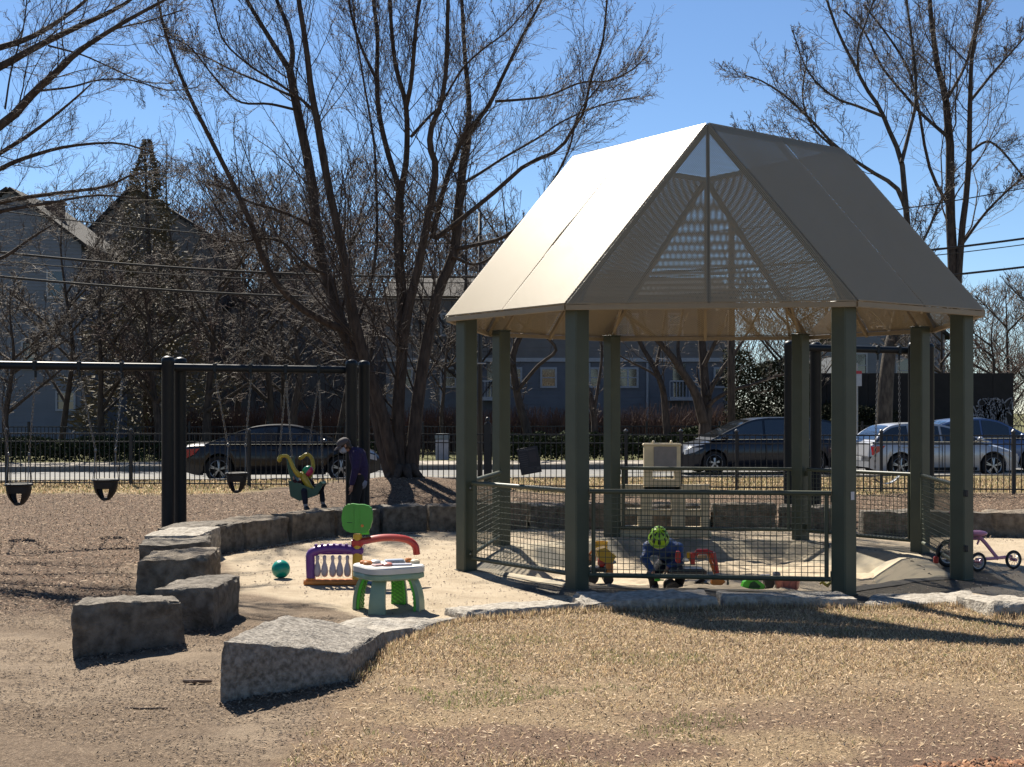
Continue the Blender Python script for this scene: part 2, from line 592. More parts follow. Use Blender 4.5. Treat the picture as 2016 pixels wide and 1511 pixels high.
# street surface, pavement, kerbs
m_asphalt = mat('asphalt', (.15, .145, .14), (.20, .195, .185), rough=.9, scale=6, bump=.4, bscale=200)
m_conc = mat('concrete', (.36, .31, .25), (.28, .245, .20), rough=.9, scale=4, bump=.3, bscale=120)
m_kerb = mat('granite_kerb', (.26, .24, .21), (.19, .175, .155), rough=.85, scale=40, bump=.3)
def street_sheet(name, v0, v1, z, m, step=3.0):
    b = MB()
    X = np.arange(-60, 61, step)
    vs, fs = [], []
    for k, x in enumerate(X):
        vs += [(x, v0 + SL * x, z), (x, v1 + SL * x, z)]
        if k:
            fs.append((2 * k - 2, 2 * k, 2 * k + 1, 2 * k - 1))
    b.add(vs, fs)
    return tag(build(name, b, m), kind='structure')
street_sheet('road', 33.16, 40.86, .076, m_asphalt)
for k, dv in ((0, 0), ):
    street_sheet('lane_marking', 37.0, 37.1, .080, mat('road_paint', (.55, .50, .30), (.40, .36, .2), rough=.8))
pv = tag(bpy.data.objects.new('pavement', None), kind='structure')
COL.objects.link(pv)
WORLD['pavement'] = Matrix.Identity(4)
for k in range(-14, 15):
    b = MB()
    x0, x1 = k * 1.8 + .01, k * 1.8 + 1.79
    z0, z1 = .10, .235 + .004 * math.sin(k * 5.1)
    q = [(x0, 41.16 + SL * x0), (x1, 41.16 + SL * x1), (x1, 44.3 + SL * x1), (x0, 44.3 + SL * x0)]
    b.prism(q, z0, z1)
    build('paving_slab', b, m_conc, pv)
kb = tag(bpy.data.objects.new('kerb', None), kind='structure')
COL.objects.link(kb)
WORLD['kerb'] = Matrix.Identity(4)
for v0 in (33.0, 40.86):
    for k in range(-13, 14):
        b = MB()
        x0, x1 = k * 2.0 + .008, k * 2.0 + 1.992
        h = .232 + .006 * math.sin(k * 3.7)
        q = [(x0, v0 + SL * x0), (x1, v0 + SL * x1), (x1, v0 + .15 + SL * x1), (x0, v0 + .15 + SL * x0)]
        b.prism(q, .0, h)
        build('kerb_stone', b, m_kerb, kb)

# ---------------------------------------------------------------- sand pit in the pavilion
m_rub = mat('rubber_surface', (.105, .095, .08), (.07, .063, .055), rough=.95, scale=5, bump=.5, bscale=150)
m_slope = mat('pit_slope', (.44, .37, .26), (.20, .185, .15), rough=.95, scale=1.8, bump=.3, bscale=90, contrast=(.45, .6))
pitroot = tag(bpy.data.objects.new('sand_pit_rim', None), kind='structure')
COL.objects.link(pitroot)
WORLD['sand_pit_rim'] = Matrix.Identity(4)
for k in range(8):
    (a0, b0), (a1, b1) = OCT[k], OCT[(k + 1) % 8]
    b = MB()
    n = 10
    prof = [(.985, .008), (.93, .012), (.88, -.02), (.78, -.19), (.66, -.42)]
    vs, fs = [], []
    for s, z in prof:
        for j in range(n + 1):
            t = j / n
            p = gl((a0 + (a1 - a0) * t) * s, (b0 + (b1 - b0) * t) * s)
            vs.append((p.x, p.y, z + tz(p.x, p.y) * (1 if s > .9 else .6)))
    for r in range(len(prof) - 1):
        for j in range(n):
            q = r * (n + 1) + j
            fs.append((q, q + 1, q + n + 2, q + n + 1))
    b.add(vs, fs)
    build('slope_panel', b, m_rub if k in (0, 1) else m_slope, pitroot, smooth=False)
g = np.arange(-2.45, 2.451, .035)
U, W_ = np.meshgrid(g, g)
Xp = GC.x + gu.x * U + gv.x * W_
Yp = GC.y + gu.y * U + gv.y * W_
rr = octd(U, W_)
Zp = -.26 + .10 * (fbm(U * 1.4 + 9, W_ * 1.4, 4, 31) - .5) + .075 * (fbm(U * 4.5, W_ * 4.5, 4, 32) - .5) + .02 * (fbm(U * 16, W_ * 16, 3, 33) - .5)
Zp += .20 * sst(-.9, -2.3, W_) * (.7 + .6 * fbm(U * 1.8, W_ * 1.8, 3, 34)) + .05 * sst(.5, 2.0, W_)
n_ = len(g)
i = (np.arange(n_ - 1)[:, None] * n_ + np.arange(n_ - 1)[None, :]).ravel()
keep = (rr[:-1, :-1] < .86).ravel()
Q = np.stack([i, i + 1, i + n_ + 1, i + n_], 1)[keep]
m_sand = mat('play_sand', (.56, .46, .33), (.43, .35, .25), rough=.97, scale=7, bump=.5, bscale=90, spec=.1)
sand = np_mesh('sand', np.stack([Xp, Yp, Zp], -1).reshape(-1, 3), Q, m=m_sand, smooth=True)
tag(sand, kind='structure')
NPIT, ZPIT = n_, Zp
def pit_z(x, y):
    u, v = to_local(np.array([x]), np.array([y]))
    j = int(np.clip((u[0] + 2.45) / .035, 0, NPIT - 1))
    k = int(np.clip((v[0] + 2.45) / .035, 0, NPIT - 1))
    return float(ZPIT[k, j])

# ---------------------------------------------------------------- loose ground cover (nobody could count it)
def scatter(poly, n, seed, bbox=None):
    r = np.random.default_rng(seed)
    P = np.array(poly)
    x0, y0 = P.min(0)
    x1, y1 = P.max(0)
    if bbox:
        x0, x1, y0, y1 = max(x0, bbox[0]), min(x1, bbox[1]), max(y0, bbox[2]), min(y1, bbox[3])
    # denser near the camera so that the picture is evenly covered
    y = y0 + (y1 - y0) * r.random(n * 3)
    x = x0 + (x1 - x0) * r.random(n * 3)
    vis = (np.abs(x) < y * .46 + .8)
    w = (fbm(x * 1.3, y * 1.3, 4, 21) - .5) * .3
    k = inpoly(x + w, y + w, poly) & vis
    x, y = x[k][:n], y[k][:n]
    u, v = to_local(x, y)
    ok = octd(u, v) > 1.02
    return x[ok], y[ok]

def slivers(name, x, y, ln, wd, pal, m, seed, lift=.004, tilt=.35, thick=.5):
    """little four-sided splinters"""
    r = np.random.default_rng(seed)
    n = len(x)
    z = terrain(x, y) + lift
    a = r.random(n) * 2 * math.pi
    t = r.normal(0, tilt, n)
    l = ln[0] + (ln[1] - ln[0]) * r.random(n) ** 2
    w = wd[0] + (wd[1] - wd[0]) * r.random(n)
    d = np.stack([np.cos(a) * np.cos(t), np.sin(a) * np.cos(t), np.sin(t)], 1)
    s = np.stack([-np.sin(a), np.cos(a), np.zeros(n)], 1)
    up = np.cross(d, s)
    c = np.stack([x, y, z + np.abs(np.sin(t)) * l * .5 + w * thick * .5], 1)
    P = np.stack([c - d * l[:, None] / 2, c + s * w[:, None] / 2 - up * w[:, None] * thick * .4, c - s * w[:, None] / 2 - up * w[:, None] * thick * .4, c + up * w[:, None] * thick, c + d * l[:, None] / 2], 1)
    T = np.array([(0, 2, 3), (0, 3, 1), (4, 3, 2), (4, 1, 3)])
    Ft = (np.arange(n)[:, None, None] * 5 + T[None]).reshape(-1, 3)
    col = ALB * np.array(pal)[r.integers(0, len(pal), n)] * (.7 + .6 * r.random((n, 1)))
    C = np.repeat(col, 5, 0)
    o = np_mesh(name, P.reshape(-1, 3), Ft=Ft, m=m, attrs={'tint': C})
    return tag(o, kind='stuff')

def blades(name, x, y, h, w, pal, m, seed, lean=1.0, low=0.0):
    r = np.random.default_rng(seed)
    n = len(x)
    z = terrain(x, y) - .003
    a = r.random(n) * 2 * math.pi
    hh = h[0] + (h[1] - h[0]) * r.random(n)
    th = np.clip(np.abs(r.normal(0, lean, n)), low, 1.5)
    d = np.stack([np.cos(a) * np.sin(th), np.sin(a) * np.sin(th), np.cos(th)], 1)
    b = r.random(n) * 2 * math.pi
    s = np.stack([np.cos(b), np.sin(b), np.zeros(n)], 1) * (w[0] + (w[1] - w[0]) * r.random((n, 1))) / 2
    c = np.stack([x, y, z], 1)
    mid_ = c + d * hh[:, None] * .55 + np.array([0, 0, .15]) * hh[:, None]
    tip = c + d * hh[:, None] + np.array([0, 0, -.05]) * hh[:, None]
    P = np.stack([c - s, c + s, mid_ + s * .8, mid_ - s * .8, tip], 1)
    base = np.arange(n)[:, None] * 5
    Fq = base + np.array([0, 1, 2, 3])[None]
    Ft = base + np.array([3, 2, 4])[None]
    col = ALB * np.array(pal)[r.integers(0, len(pal), n)] * (.75 + .5 * r.random((n, 1)))
    o = np_mesh(name, P.reshape(-1, 3), Fq, Ft, m=m, attrs={'tint': np.repeat(col, 5, 0)})
    return tag(o, kind='stuff')

m_chip = mat('wood_chip', (.3, .23, .17), (.2, .15, .11), rough=.9, attr='tint', attr_mix=.9, spec=.2)
m_blade = mat('dry_blade', (.4, .32, .18), (.3, .24, .14), rough=.7, attr='tint', attr_mix=.95, spec=.35)
_nt = m_blade.node_tree
_tl = _nt.nodes.new('ShaderNodeBsdfTranslucent')
_mx = _nt.nodes.new('ShaderNodeMixShader')
_mx.inputs['Fac'].default_value = .45
_nt.links.new(_nt.nodes['Principled BSDF'].inputs['Base Color'].links[0].from_socket, _tl.inputs['Color'])
_nt.links.new(_nt.nodes['Principled BSDF'].outputs[0], _mx.inputs[1])
_nt.links.new(_tl.outputs[0], _mx.inputs[2])
_nt.links.new(_mx.outputs[0], _nt.nodes['Material Output'].inputs['Surface'])
STRAW = [(.68, .51, .31), (.57, .415, .25), (.78, .62, .42), (.43, .30, .18), (.26, .165, .10), (.30, .255, .12)]
x, y = scatter(LAWN, 170000, 41, (-3, 7.5, 6.6, 13.4))
# bald and worn patches keep fewer blades
nb = fbm(x * .55 + 3, y * .9, 4, 77)
edge_ = masks(x, y)[0]
k = rng.random(len(x)) < (sst(.38, .62, nb + sst(8.4, 11.0, y) * .34 - .04) * .92 + .06) * edge_ * (1 - .75 * sst(9.6, 7.2, y) * sst(.40, .58, fbm(x * .8 + 7, y * 1.6, 4, 66)))
blades('dry_grass', x[k], y[k], (.02, .06), (.003, .008), STRAW, m_blade, 42, 1.5, .75)
x, y = scatter(LAWN, 60000, 61, (-3, 7.5, 6.6, 13.4))
k = fbm(x * .9 + 11, y * 1.3, 4, 78) > .65
blades('green_tufts', x[k], y[k], (.02, .045), (.003, .007), [(.20, .23, .08), (.26, .27, .11), (.15, .18, .06), (.38, .31, .16)], m_blade, 62, 1.0)
x, y = scatter(LAWN, 22000, 43, (-3, 7.5, 6.6, 13.4))
slivers('lawn_litter', x, y, (.012, .05), (.004, .011), [(.34, .22, .13), (.14, .09, .06), (.52, .39, .25), (.08, .055, .04), (.62, .48, .33), (.46, .33, .20)], m_chip, 44)
x, y = scatter(MULCH, 75000, 45, (-11, 11, 11, 28))
slivers('wood_chips', x, y, (.02, .08), (.008, .022), [(.20, .13, .085), (.14, .092, .06), (.085, .057, .04), (.05, .035, .027), (.38, .28, .195), (.18, .105, .068)], m_chip, 46, tilt=.3)
x, y = scatter(poly_px([(-300, 1190), (140, 1180), (470, 1215), (650, 1215), (765, 1240), (680, 1360), (480, 1620), (-300, 1620)]), 24000, 47, (-5, 1, 6.5, 13))
k = fbm(x * 1.2, y * 1.8, 4, 91) > .40
slivers('ground_litter', x[k], y[k], (.01, .05), (.004, .012), [(.20, .145, .10), (.09, .065, .05), (.30, .225, .155), (.06, .045, .035), (.24, .17, .11)], m_chip, 48, tilt=.25)
x, y = scatter(SAND, 7000, 49, (-5, 9, 12, 22))
k = fbm(x * 1.1, y * 1.1, 4, 92) > .5
slivers('sand_litter', x[k], y[k], (.012, .05), (.006, .02), [(.2, .15, .11), (.12, .09, .07), (.42, .34, .26)], m_chip, 50, tilt=.2)
x = rng.uniform(-13, 13, 60000); y = rng.uniform(27.0, 33, 60000)
_, mm, _, _, st = masks(x, y)
k = (st > .5) & (np.abs(x) < y * .42) & (y < 33.0 + SL * x)
blades('verge_grass', x[k], y[k], (.03, .08), (.012, .03), STRAW + [(.20, .20, .08)], m_blade, 51, .9)
# bark mulch corner nearest the camera on the right
x, y = scatter(poly_px([(1620, 1540), (1800, 1508), (2016, 1494), (2300, 1490), (2300, 1600), (1620, 1600)]), 5000, 53, (0.8, 4, 5.9, 7.3))
slivers('bark_mulch', x, y, (.02, .07), (.01, .03), [(.26, .125, .065), (.18, .085, .05), (.34, .19, .11), (.08, .04, .026)], m_chip, 54, tilt=.3)
# ---------------------------------------------------------------- the pavilion
m_green = mat('green_paint', (.066, .078, .050), (.052, .062, .040), rough=.5, scale=3, bump=.06, bscale=300, spec=.4)
m_beige = mat('beige_paint', (.31, .235, .14), (.26, .20, .12), rough=.45, scale=3, bump=.05, bscale=200)
m_bolt = mat('bolt_steel', (.55, .55, .54), rough=.3, metal=.8)

def perforated():
    m = bpy.data.materials.new('perforated_sheet')
    m.use_nodes = True
    nt = m.node_tree
    L = nt.links.new
    b = nt.nodes['Principled BSDF']
    b.inputs['Base Color'].default_value = (.315, .255, .168, 1)
    b.inputs['Roughness'].default_value = .42
    b.inputs['Specular IOR Level'].default_value = .16
    uv = nt.nodes.new('ShaderNodeUVMap')
    sep = nt.nodes.new('ShaderNodeSeparateXYZ')
    L(uv.outputs['UV'], sep.inputs[0])
    def mth(op, a, b_=None):
        n = nt.nodes.new('ShaderNodeMath')
        n.operation = op
        for i, x in enumerate((a, b_)):
            if x is None: continue
            if isinstance(x, (int, float)): n.inputs[i].default_value = x
            else: L(x, n.inputs[i])
        return n.outputs[0]
    p = .021
    u = mth('DIVIDE', sep.outputs[0], p)
    v = mth('DIVIDE', sep.outputs[1], p * 1.732)
    def cell(off):
        a = mth('SUBTRACT', mth('FRACT', mth('ADD', u, off)), .5)
        c = mth('MULTIPLY', mth('SUBTRACT', mth('FRACT', mth('ADD', v, off)), .5), 1.732)
        return mth('SQRT', mth('ADD', mth('MULTIPLY', a, a), mth('MULTIPLY', c, c)))
    d = mth('MINIMUM', cell(0.0), cell(.5))
    hole = mth('GREATER_THAN', d, .345)
    # a rim of plain metal along the sheet edges
    nz = nt.nodes.new('ShaderNodeTexNoise')
    nz.inputs['Scale'].default_value = 1.5
    tc = nt.nodes.new('ShaderNodeTexCoord')
    L(tc.outputs['Object'], nz.inputs['Vector'])
    r = nt.nodes.new('ShaderNodeMapRange')
    r.inputs['To Min'].default_value = .40
    r.inputs['To Max'].default_value = .54
    L(nz.outputs['Fac'], r.inputs['Value'])
    L(r.outputs['Result'], b.inputs['Roughness'])
    tr = nt.nodes.new('ShaderNodeBsdfTransparent')
    mx = nt.nodes.new('ShaderNodeMixShader')
    L(hole, mx.inputs['Fac'])
    L(tr.outputs[0], mx.inputs[1])
    L(b.outputs[0], mx.inputs[2])
    L(mx.outputs[0], nt.nodes['Material Output'].inputs['Surface'])
    return m
m_perf = perforated()

pav = thing('pavilion', 'open-sided octagonal shade pavilion with beige perforated metal roof on eight green posts', 'pavilion', tuple(GC))
HP, HR, RK, PR, HPK = 3.14, 3.02, 1.072, 1.674, 5.18
for k, (u, v) in enumerate(OCT):
    b = MB()
    w = .096
    M = Matrix.Rotation(-GYAW + R(45), 3, 'Z')
    c = gl(u, v)
    b.rbox((c.x, c.y, (HP - .1) / 2 - .05), (2 * w, 2 * w, HP), .014, M=M)
    post = build('post', b, m_green, pav, origin=(c.x, c.y, 0))
    b = MB()
    b.rbox((c.x, c.y, .004), (2 * w + .02, 2 * w + .02, .012), .003, M=M)
    build('base_plate', b, m_green, post)
    b = MB()
    b.rbox((c.x, c.y, HP - .098), (2 * w + .006, 2 * w + .006, .014), .003, M=M)
    build('cap_plate', b, m_green, post)
b = MB()
c = gl(GS, -GW)
b.box((c.x + .072, c.y - .072, 1.03), (.055, .004, .085), rz=-GYAW + R(45))
build('sticker', b, mat('sticker', (.62, .62, .66), rough=.5), pav)
b = MB()
c = gl(GW, -GS)
b.rbox((c.x - .0, c.y - .139, .98), (.045, .05, .07), .008, rz=.1)
build('gate_catch', b, mat('black_iron', (.018, .018, .02), rough=.45), pav)
b = MB()
b.rbox((c.x - .0, c.y - .141, .36), (.045, .05, .07), .008, rz=.1)
build('gate_catch', b, mat('black_iron', (.018, .018, .02), rough=.45), pav)

EV = [gl(u * RK, v * RK, HR) for u, v in OCT]
# tops: front, right, back, left corners of the open ring
PK = {'F': gl(0, -PR, HPK), 'R': gl(PR, 0, HPK - .01), 'B': gl(0, PR, HPK - .02), 'L': gl(-PR, 0, HPK)}
def beam(name, a, c, r, h=None, flat=1.0, n=4):
    b = MB()
    b.tube([a, c], r, n=n, flat=flat)
    return build(name, b, m_beige, pav)
for k in range(8):
    beam('eave_beam', EV[k] + Vector((0, 0, -.02)), EV[(k + 1) % 8] + Vector((0, 0, -.02)), .038)
hips = [(1, 'F'), (0, 'F'), (2, 'R'), (3, 'R'), (4, 'B'), (5, 'B'), (6, 'L'), (7, 'L')]
for k, p in hips:
    d = (EV[k] - GC); d.z = 0
    beam('hip_beam', EV[k] + Vector((0, 0, -.015)), PK[p] + Vector((0, 0, -.015)), .042)
ring = ['F', 'R', 'B', 'L']
for k in range(4):
    beam('ring_beam', PK[ring[k]] + Vector((0, 0, -.015)), PK[ring[(k + 1) % 4]] + Vector((0, 0, -.015)), .038)
# inner rafters under the sheets: one up the middle of every panel
for k, p in ((0, 'F'), (2, 'R'), (4, 'B'), (6, 'L')):
    m_ = (EV[k] + EV[(k + 1) % 8]) / 2
    beam('rafter', m_ + Vector((0, 0, -.045)), PK[p] + Vector((0, 0, -.05)), .03)
for k, p, q in ((1, 'F', 'R'), (3, 'R', 'B'), (5, 'B', 'L'), (7, 'L', 'F')):
    m_ = (EV[k] + EV[(k + 1) % 8]) / 2
    beam('rafter', m_ + Vector((0, 0, -.05)), (PK[p] + PK[q]) / 2 + Vector((0, 0, -.05)), .03)
# knee brackets from the post tops to the rafters, as seen under the eaves
for k, (u, v) in enumerate(OCT):
    a = gl(u, v, HP - .16)
    e = gl(u * .86, v * .86, HP + .42)
    beam('bracket', a, e, .024)

def sheet(poly, uvdir, bow=None):
    """thin double-skinned perforated sheet; poly is a list of world points"""
    P = [Vector(p) for p in poly]
    nrm = (P[1] - P[0]).cross(P[2] - P[0]).normalized()
    if nrm.z < 0: nrm = -nrm
    e1 = Vector(uvdir)
    e1 = (e1 - nrm * e1.dot(nrm)).normalized()
    e2 = nrm.cross(e1)
    W = Vector(GC)
    n = len(P)
    th = .0065
    vs = [p + nrm * (.030 + th * k_) - W for k_ in (1, .5, 0) for p in P]
    fs = [tuple(range(n)), tuple(range(2 * n - 1, n - 1, -1)), tuple(range(3 * n - 1, 2 * n - 1, -1))]
    me = bpy.data.meshes.new('roof_sheet')
    me.from_pydata([tuple(v) for v in vs], [], fs)
    lay = me.uv_layers.new(name='UVMap')
    for poly_ in me.polygons:
        for li in poly_.loop_indices:
            v = vs[me.loops[li].vertex_index]
            lay.data[li].uv = (v.dot(e1), v.dot(e2))
    me.materials.append(m_perf)
    o = link('roof_sheet', me, pav)
    WORLD[o.name] = WORLD[pav.name]
    # a folded plain edge strip along the two long edges
    b = MB()
    b.tube([P[0] + nrm * .032, P[1] + nrm * .032], .007, n=4)
    build('edge_strip', b, m_beige, o)
    b = MB()
    b.tube([P[-1] + nrm * .032, P[-2] + nrm * .032], .007, n=4)
    build('edge_strip', b, m_beige, o)
    return o
for k, p in ((0, 'F'), (2, 'R'), (4, 'B'), (6, 'L')):
    a, c = EV[k], EV[(k + 1) % 8]
    m_ = (a + c) / 2
    g_ = (c - a).normalized() * .006
    sheet([a, m_ - g_, PK[p] - g_], c - a)
    sheet([m_ + g_, c, PK[p] + g_], c - a)
for k, p, q in ((1, 'F', 'R'), (3, 'R', 'B'), (5, 'B', 'L'), (7, 'L', 'F')):
    # eave corner k lies under ring corner p, k+1 under q
    a, c, d, e = EV[k], EV[(k + 1) % 8], PK[q], PK[p]
    m0, m1 = (a + c) / 2, (d + e) / 2
    g_ = (c - a).normalized() * .006
    lens = []
    if k == 7:
        # the seam gapes where the left sheet has bowed
        for t in (.30, .36, .42, .48, .54):
            w = .038 * math.sin(math.pi * (t - .26) / .32)
            lens.append((m0 + (m1 - m0) * t, w))
    n_ = (c - a).normalized()
    sheet([a] + [m0 - g_] + [p_ - n_ * (w + .006) for p_, w in lens] + [m1 - g_, e], c - a)
    sheet([m0 + g_, c, d, m1 + g_] + [p_ + n_ * .006 for p_, w in reversed(lens)], c - a)

# railing panels: all sides but two openings
def railing(k, gate=False):
    (u0, v0), (u1, v1) = OCT[k], OCT[(k + 1) % 8]
    a, c = gl(u0, v0), gl(u1, v1)
    d = (c - a)
    ln = d.length
    d = d.normalized()
    pnl = sub('railing_panel', pav, (a + c) / 2)
    z0, z1 = .155, 1.05
    a1, c1 = a + d * .13, c - d * .13
    for nm, z in (('top_rail', z1), ('bottom_rail', z0)):
        b = MB()
        b.tube([a1 + Vector((0, 0, z)), c1 + Vector((0, 0, z))], .027, n=10)
        build(nm, b, m_green, pnl, smooth='auto')
    for s in (.175, ln - .175):
        b = MB()
        p = a + d * s
        b.tube([p + Vector((0, 0, z0)), p + Vector((0, 0, z1))], .023, n=8)
        build('frame_bar', b, m_green, pnl, smooth='auto')
    b = MB()
    x0, x1 = .175, ln - .175
    n = round((x1 - x0) / .064)
    for i in range(1, n):
        p = a + d * (x0 + (x1 - x0) * i / n)
        b.tube([p + Vector((0, 0, z0)), p + Vector((0, 0, z1))], .0045, n=4, caps=False)
    off = Vector((-d.y, d.x, 0)) * .007
    n = round((z1 - z0) / .064)
    for i in range(1, n):
        z = z0 + (z1 - z0) * i / n
        b.tube([a + d * x0 + off + Vector((0, 0, z)), a + d * x1 + off + Vector((0, 0, z))], .0045, n=4, caps=False)
    build('wire_mesh', b, m_green, pnl)
    outw = Vector((d.y, -d.x, 0))
    if outw.dot((a + c) / 2 - GC) < 0: outw = -outw
    for s in (.1, ln - .1):
        for z in (z0 + .05, z1 - .06):
            b = MB()
            p = a + d * s + Vector((0, 0, z))
            b.rbox(p, (.075, .012, .07), .004, rz=math.atan2(d.y, d.x))
            build('lug', b, m_green, pnl)
            b = MB()
            b.ball(p + outw * .012, .013, 8, 6)
            build('bolt', b, m_bolt, pnl)
for k in (7, 0, 2, 3, 4, 6):
    railing(k)

# ---------------------------------------------------------------- boulders of the low ring wall
m_stone = mat('granite', (.22, .19, .155), (.095, .08, .063), rough=.92, scale=11, bump=1.0, bscale=46, spec=.25, detail=10)
m_stone2 = mat('granite_tan', (.27, .22, .165), (.115, .092, .068), rough=.92, scale=9, bump=1.0, bscale=42, spec=.25, detail=8)
m_stone3 = mat('granite_pale', (.47, .425, .36), (.24, .21, .172), rough=.92, scale=16, bump=1.0, bscale=45, spec=.25, detail=8)
m_stone4 = mat('granite_speckled', (.36, .325, .28), (.15, .13, .108), rough=.92, scale=26, bump=1.0, bscale=60, spec=.25, detail=12)
def stone(label, base4, tops, m, seed, amp=.03, n=(30, 20, 14), cat='boulder', group='rough granite blocks of the low ring wall'):
    """base4: four ground points FL, FR, BR, BL; tops: the height over each; rough hewn"""
    rs = random.Random(seed)
    bot = [Vector((p[0], p[1], -.12)) for p in base4]
    top = []
    cx = sum((p for p in bot), Vector()) / 4
    for p, h in zip(bot, tops):
        q = p + (cx - p) * rs.uniform(.01, .05)
        top.append(Vector((q.x, q.y, h + tz(q.x, q.y))))
    off = Vector((rs.uniform(0, 90), rs.uniform(0, 90), rs.uniform(0, 90)))
    def pt(a, b_, c_):
        # a across, b deep, c up in 0..1, rounded towards the edges
        def bil(q, a, b_):
            return q[0] * (1 - a) * (1 - b_) + q[1] * a * (1 - b_) + q[2] * a * b_ + q[3] * (1 - a) * b_
        return bil(bot, a, b_) * (1 - c_) + bil(top, a, b_) * c_
    idx, vs, fs = {}, [], []
    size = ((bot[1] - bot[0]).length + (bot[2] - bot[1]).length) / 2
    H = sum(tops) / 4
    def vid(i, j, k):
        key = (i, j, k)
        if key in idx: return idx[key]
        a, b_, c_ = i / n[0], j / n[1], k / n[2]
        p = pt(a, b_, c_)
        # outward push directions
        da = (-1 if i == 0 else 1 if i == n[0] else 0)
        db = (-1 if j == 0 else 1 if j == n[1] else 0)
        dc = (1 if k == n[2] else 0)
        e1 = (bot[1] - bot[0]).normalized()
        e2 = (bot[3] - bot[0]).normalized()
        o = e1 * da + e2 * db + Vector((0, 0, dc * .8))
        cnt = abs(da) + abs(db) + dc
        q = p * 1.0 + off
        big = mnoise.noise(q * 2.3)
        med = mnoise.noise(q * 6.5)
        rid = 1 - abs(mnoise.noise(Vector((q.x * 3.1, q.y * 3.1, q.z * 9))))
        sml = mnoise.noise(q * 19)
        dsp = amp * (1.2 * big + .8 * med + .5 * (rid - .7)) + .006 * sml
        if cnt: o = o.normalized()
        layer = mnoise.noise(Vector((q.x * 1.7, q.y * 1.7, math.floor(q.z * 13 + .6 * mnoise.noise(q * 3)) * .61)))
        chipn = mnoise.cell(Vector((q.x * 6 + 2 * mnoise.noise(q * 5), q.y * 6, q.z * 8)))
        dsp += amp * (.35 * layer * (1 if dc == 0 else .2) + .14 * chipn) - abs(mnoise.noise(q * 14)) * .006
        p = p + o * dsp
        if cnt >= 2 and dc:
            # chipped upper edges
            ch = max(0, mnoise.noise(q * 4.1 + Vector((7, 3, 1)))) * amp * 2.0 + .006
            p = p - o * ch
        elif cnt >= 2:
            p = p - o * .012
        p = p + Vector((mnoise.noise(q * 11), mnoise.noise(q * 11 + Vector((5, 5, 5))), 0)) * .006
        idx[key] = len(vs)
        vs.append(p)
        return idx[key]
    for i in range(n[0]):
        for j in range(n[1]):
            fs.append((vid(i, j, n[2]), vid(i + 1, j, n[2]), vid(i + 1, j + 1, n[2]), vid(i, j + 1, n[2])))
    for i in range(n[0]):
        for k in range(n[2]):
            fs.append((vid(i, 0, k), vid(i + 1, 0, k), vid(i + 1, 0, k + 1), vid(i, 0, k + 1)))
            fs.append((vid(i + 1, n[1], k), vid(i, n[1], k), vid(i, n[1], k + 1), vid(i + 1, n[1], k + 1)))
    for j in range(n[1]):
        for k in range(n[2]):
            fs.append((vid(0, j + 1, k), vid(0, j, k), vid(0, j, k + 1), vid(0, j + 1, k + 1)))
            fs.append((vid(n[0], j, k), vid(n[0], j + 1, k), vid(n[0], j + 1, k + 1), vid(n[0], j, k + 1)))
    b = MB()
    b.add(vs, fs)
    o = build('boulder', b, m, smooth='auto', origin=(cx.x, cx.y, 0))
    return tag(o, label, cat, group)

def quad(pl, pr, depth, skew=0.0, taper=0.0):
    """front left and front right ground pixels, depth away from the camera"""
    a, c = gr(*pl), gr(*pr)
    d = (c - a).normalized()
    n_ = Vector((-d.y, d.x, 0))
    return [a, c, c + n_ * depth + d * (skew - taper), a + n_ * depth + d * (skew + taper)]

# near left group
stone('big squarish dark grey boulder standing alone at the far left front', quad((140, 1304), (366, 1272), .55, .28, .20), [.42, .37, .36, .40], m_stone, 1, .030)
A_, B_, C_ = gr(296, 1246), gr(424, 1243), gr(468, 1213)
stone('thick flat-topped boulder tucked behind the squarish dark one', [A_, B_, C_ + Vector((0, .15, 0)), A_ + Vector((.15, 1.15, 0))], [.38, .37, .36, .36], m_stone, 2, .026)
stone('split boulder with ragged lit left end behind the flat-topped one', quad((264, 1172), (410, 1168), .95, .12), [.36, .37, .38, .36], m_stone2, 3, .035)
stone('narrow layered boulder between the ragged one and the creamy one', quad((272, 1134), (404, 1130), .75, .1), [.35, .36, .37, .36], m_stone, 4, .03)
stone('creamy smooth-topped boulder in the left bend of the ring', quad((280, 1112), (392, 1112), .95, .08), [.36, .37, .38, .37], m_stone3, 5, .022)
stone('dark-sided corner boulder beside the twin swing posts', quad((305, 1094), (412, 1096), .9, .05), [.36, .37, .39, .38], m_stone, 6, .028)
# back arc
W_ = [(405, 1096), (484, 1083), (574, 1068), (664, 1057), (752, 1051), (845, 1047), (925, 1045), (1040, 1043), (1150, 1042), (1270, 1041), (1400, 1042), (1530, 1043), (1660, 1047)]
names = ['block with a clean vertical split, first in the arc right of the corner boulder', 'long ridged block in front of the lone bucket swing', 'broad block with a chipped lit corner near the toddler swing', 'block behind the green toy tree top', 'block in front of the swing set end post', 'block with pale worn top below the tree shadows', 'block seen just left of the left pavilion posts', 'block seen through the left railing mesh', 'block behind the yellow bucket', 'block behind the left half of the cream playhouse', 'block behind the right half of the cream playhouse', 'block behind the back right pavilion post']
for k in range(12):
    a, c = W_[k], W_[k + 1]
    h = [.36, .38, .39, .40, .40, .41, .41, .40, .40, .40, .39, .38][k]
    stone(names[k], quad((a[0] + 1, a[1]), (c[0] - 2, c[1]), .5 + .08 * math.sin(k * 2.1), .0), [h + .02 * math.sin(k * 3.3), h + .02 * math.sin(k * 3.3 + 1), h + .01, h], (m_stone, m_stone2, m_stone2, m_stone)[k % 4], 20 + k, .024, n=(26, 12, 13))
stone('grey block seen through the right railing behind the trike', quad((1700, 1055), (1800, 1056), .55), [.37, .36, .37, .37], m_stone, 40, .026, n=(16, 8, 8))
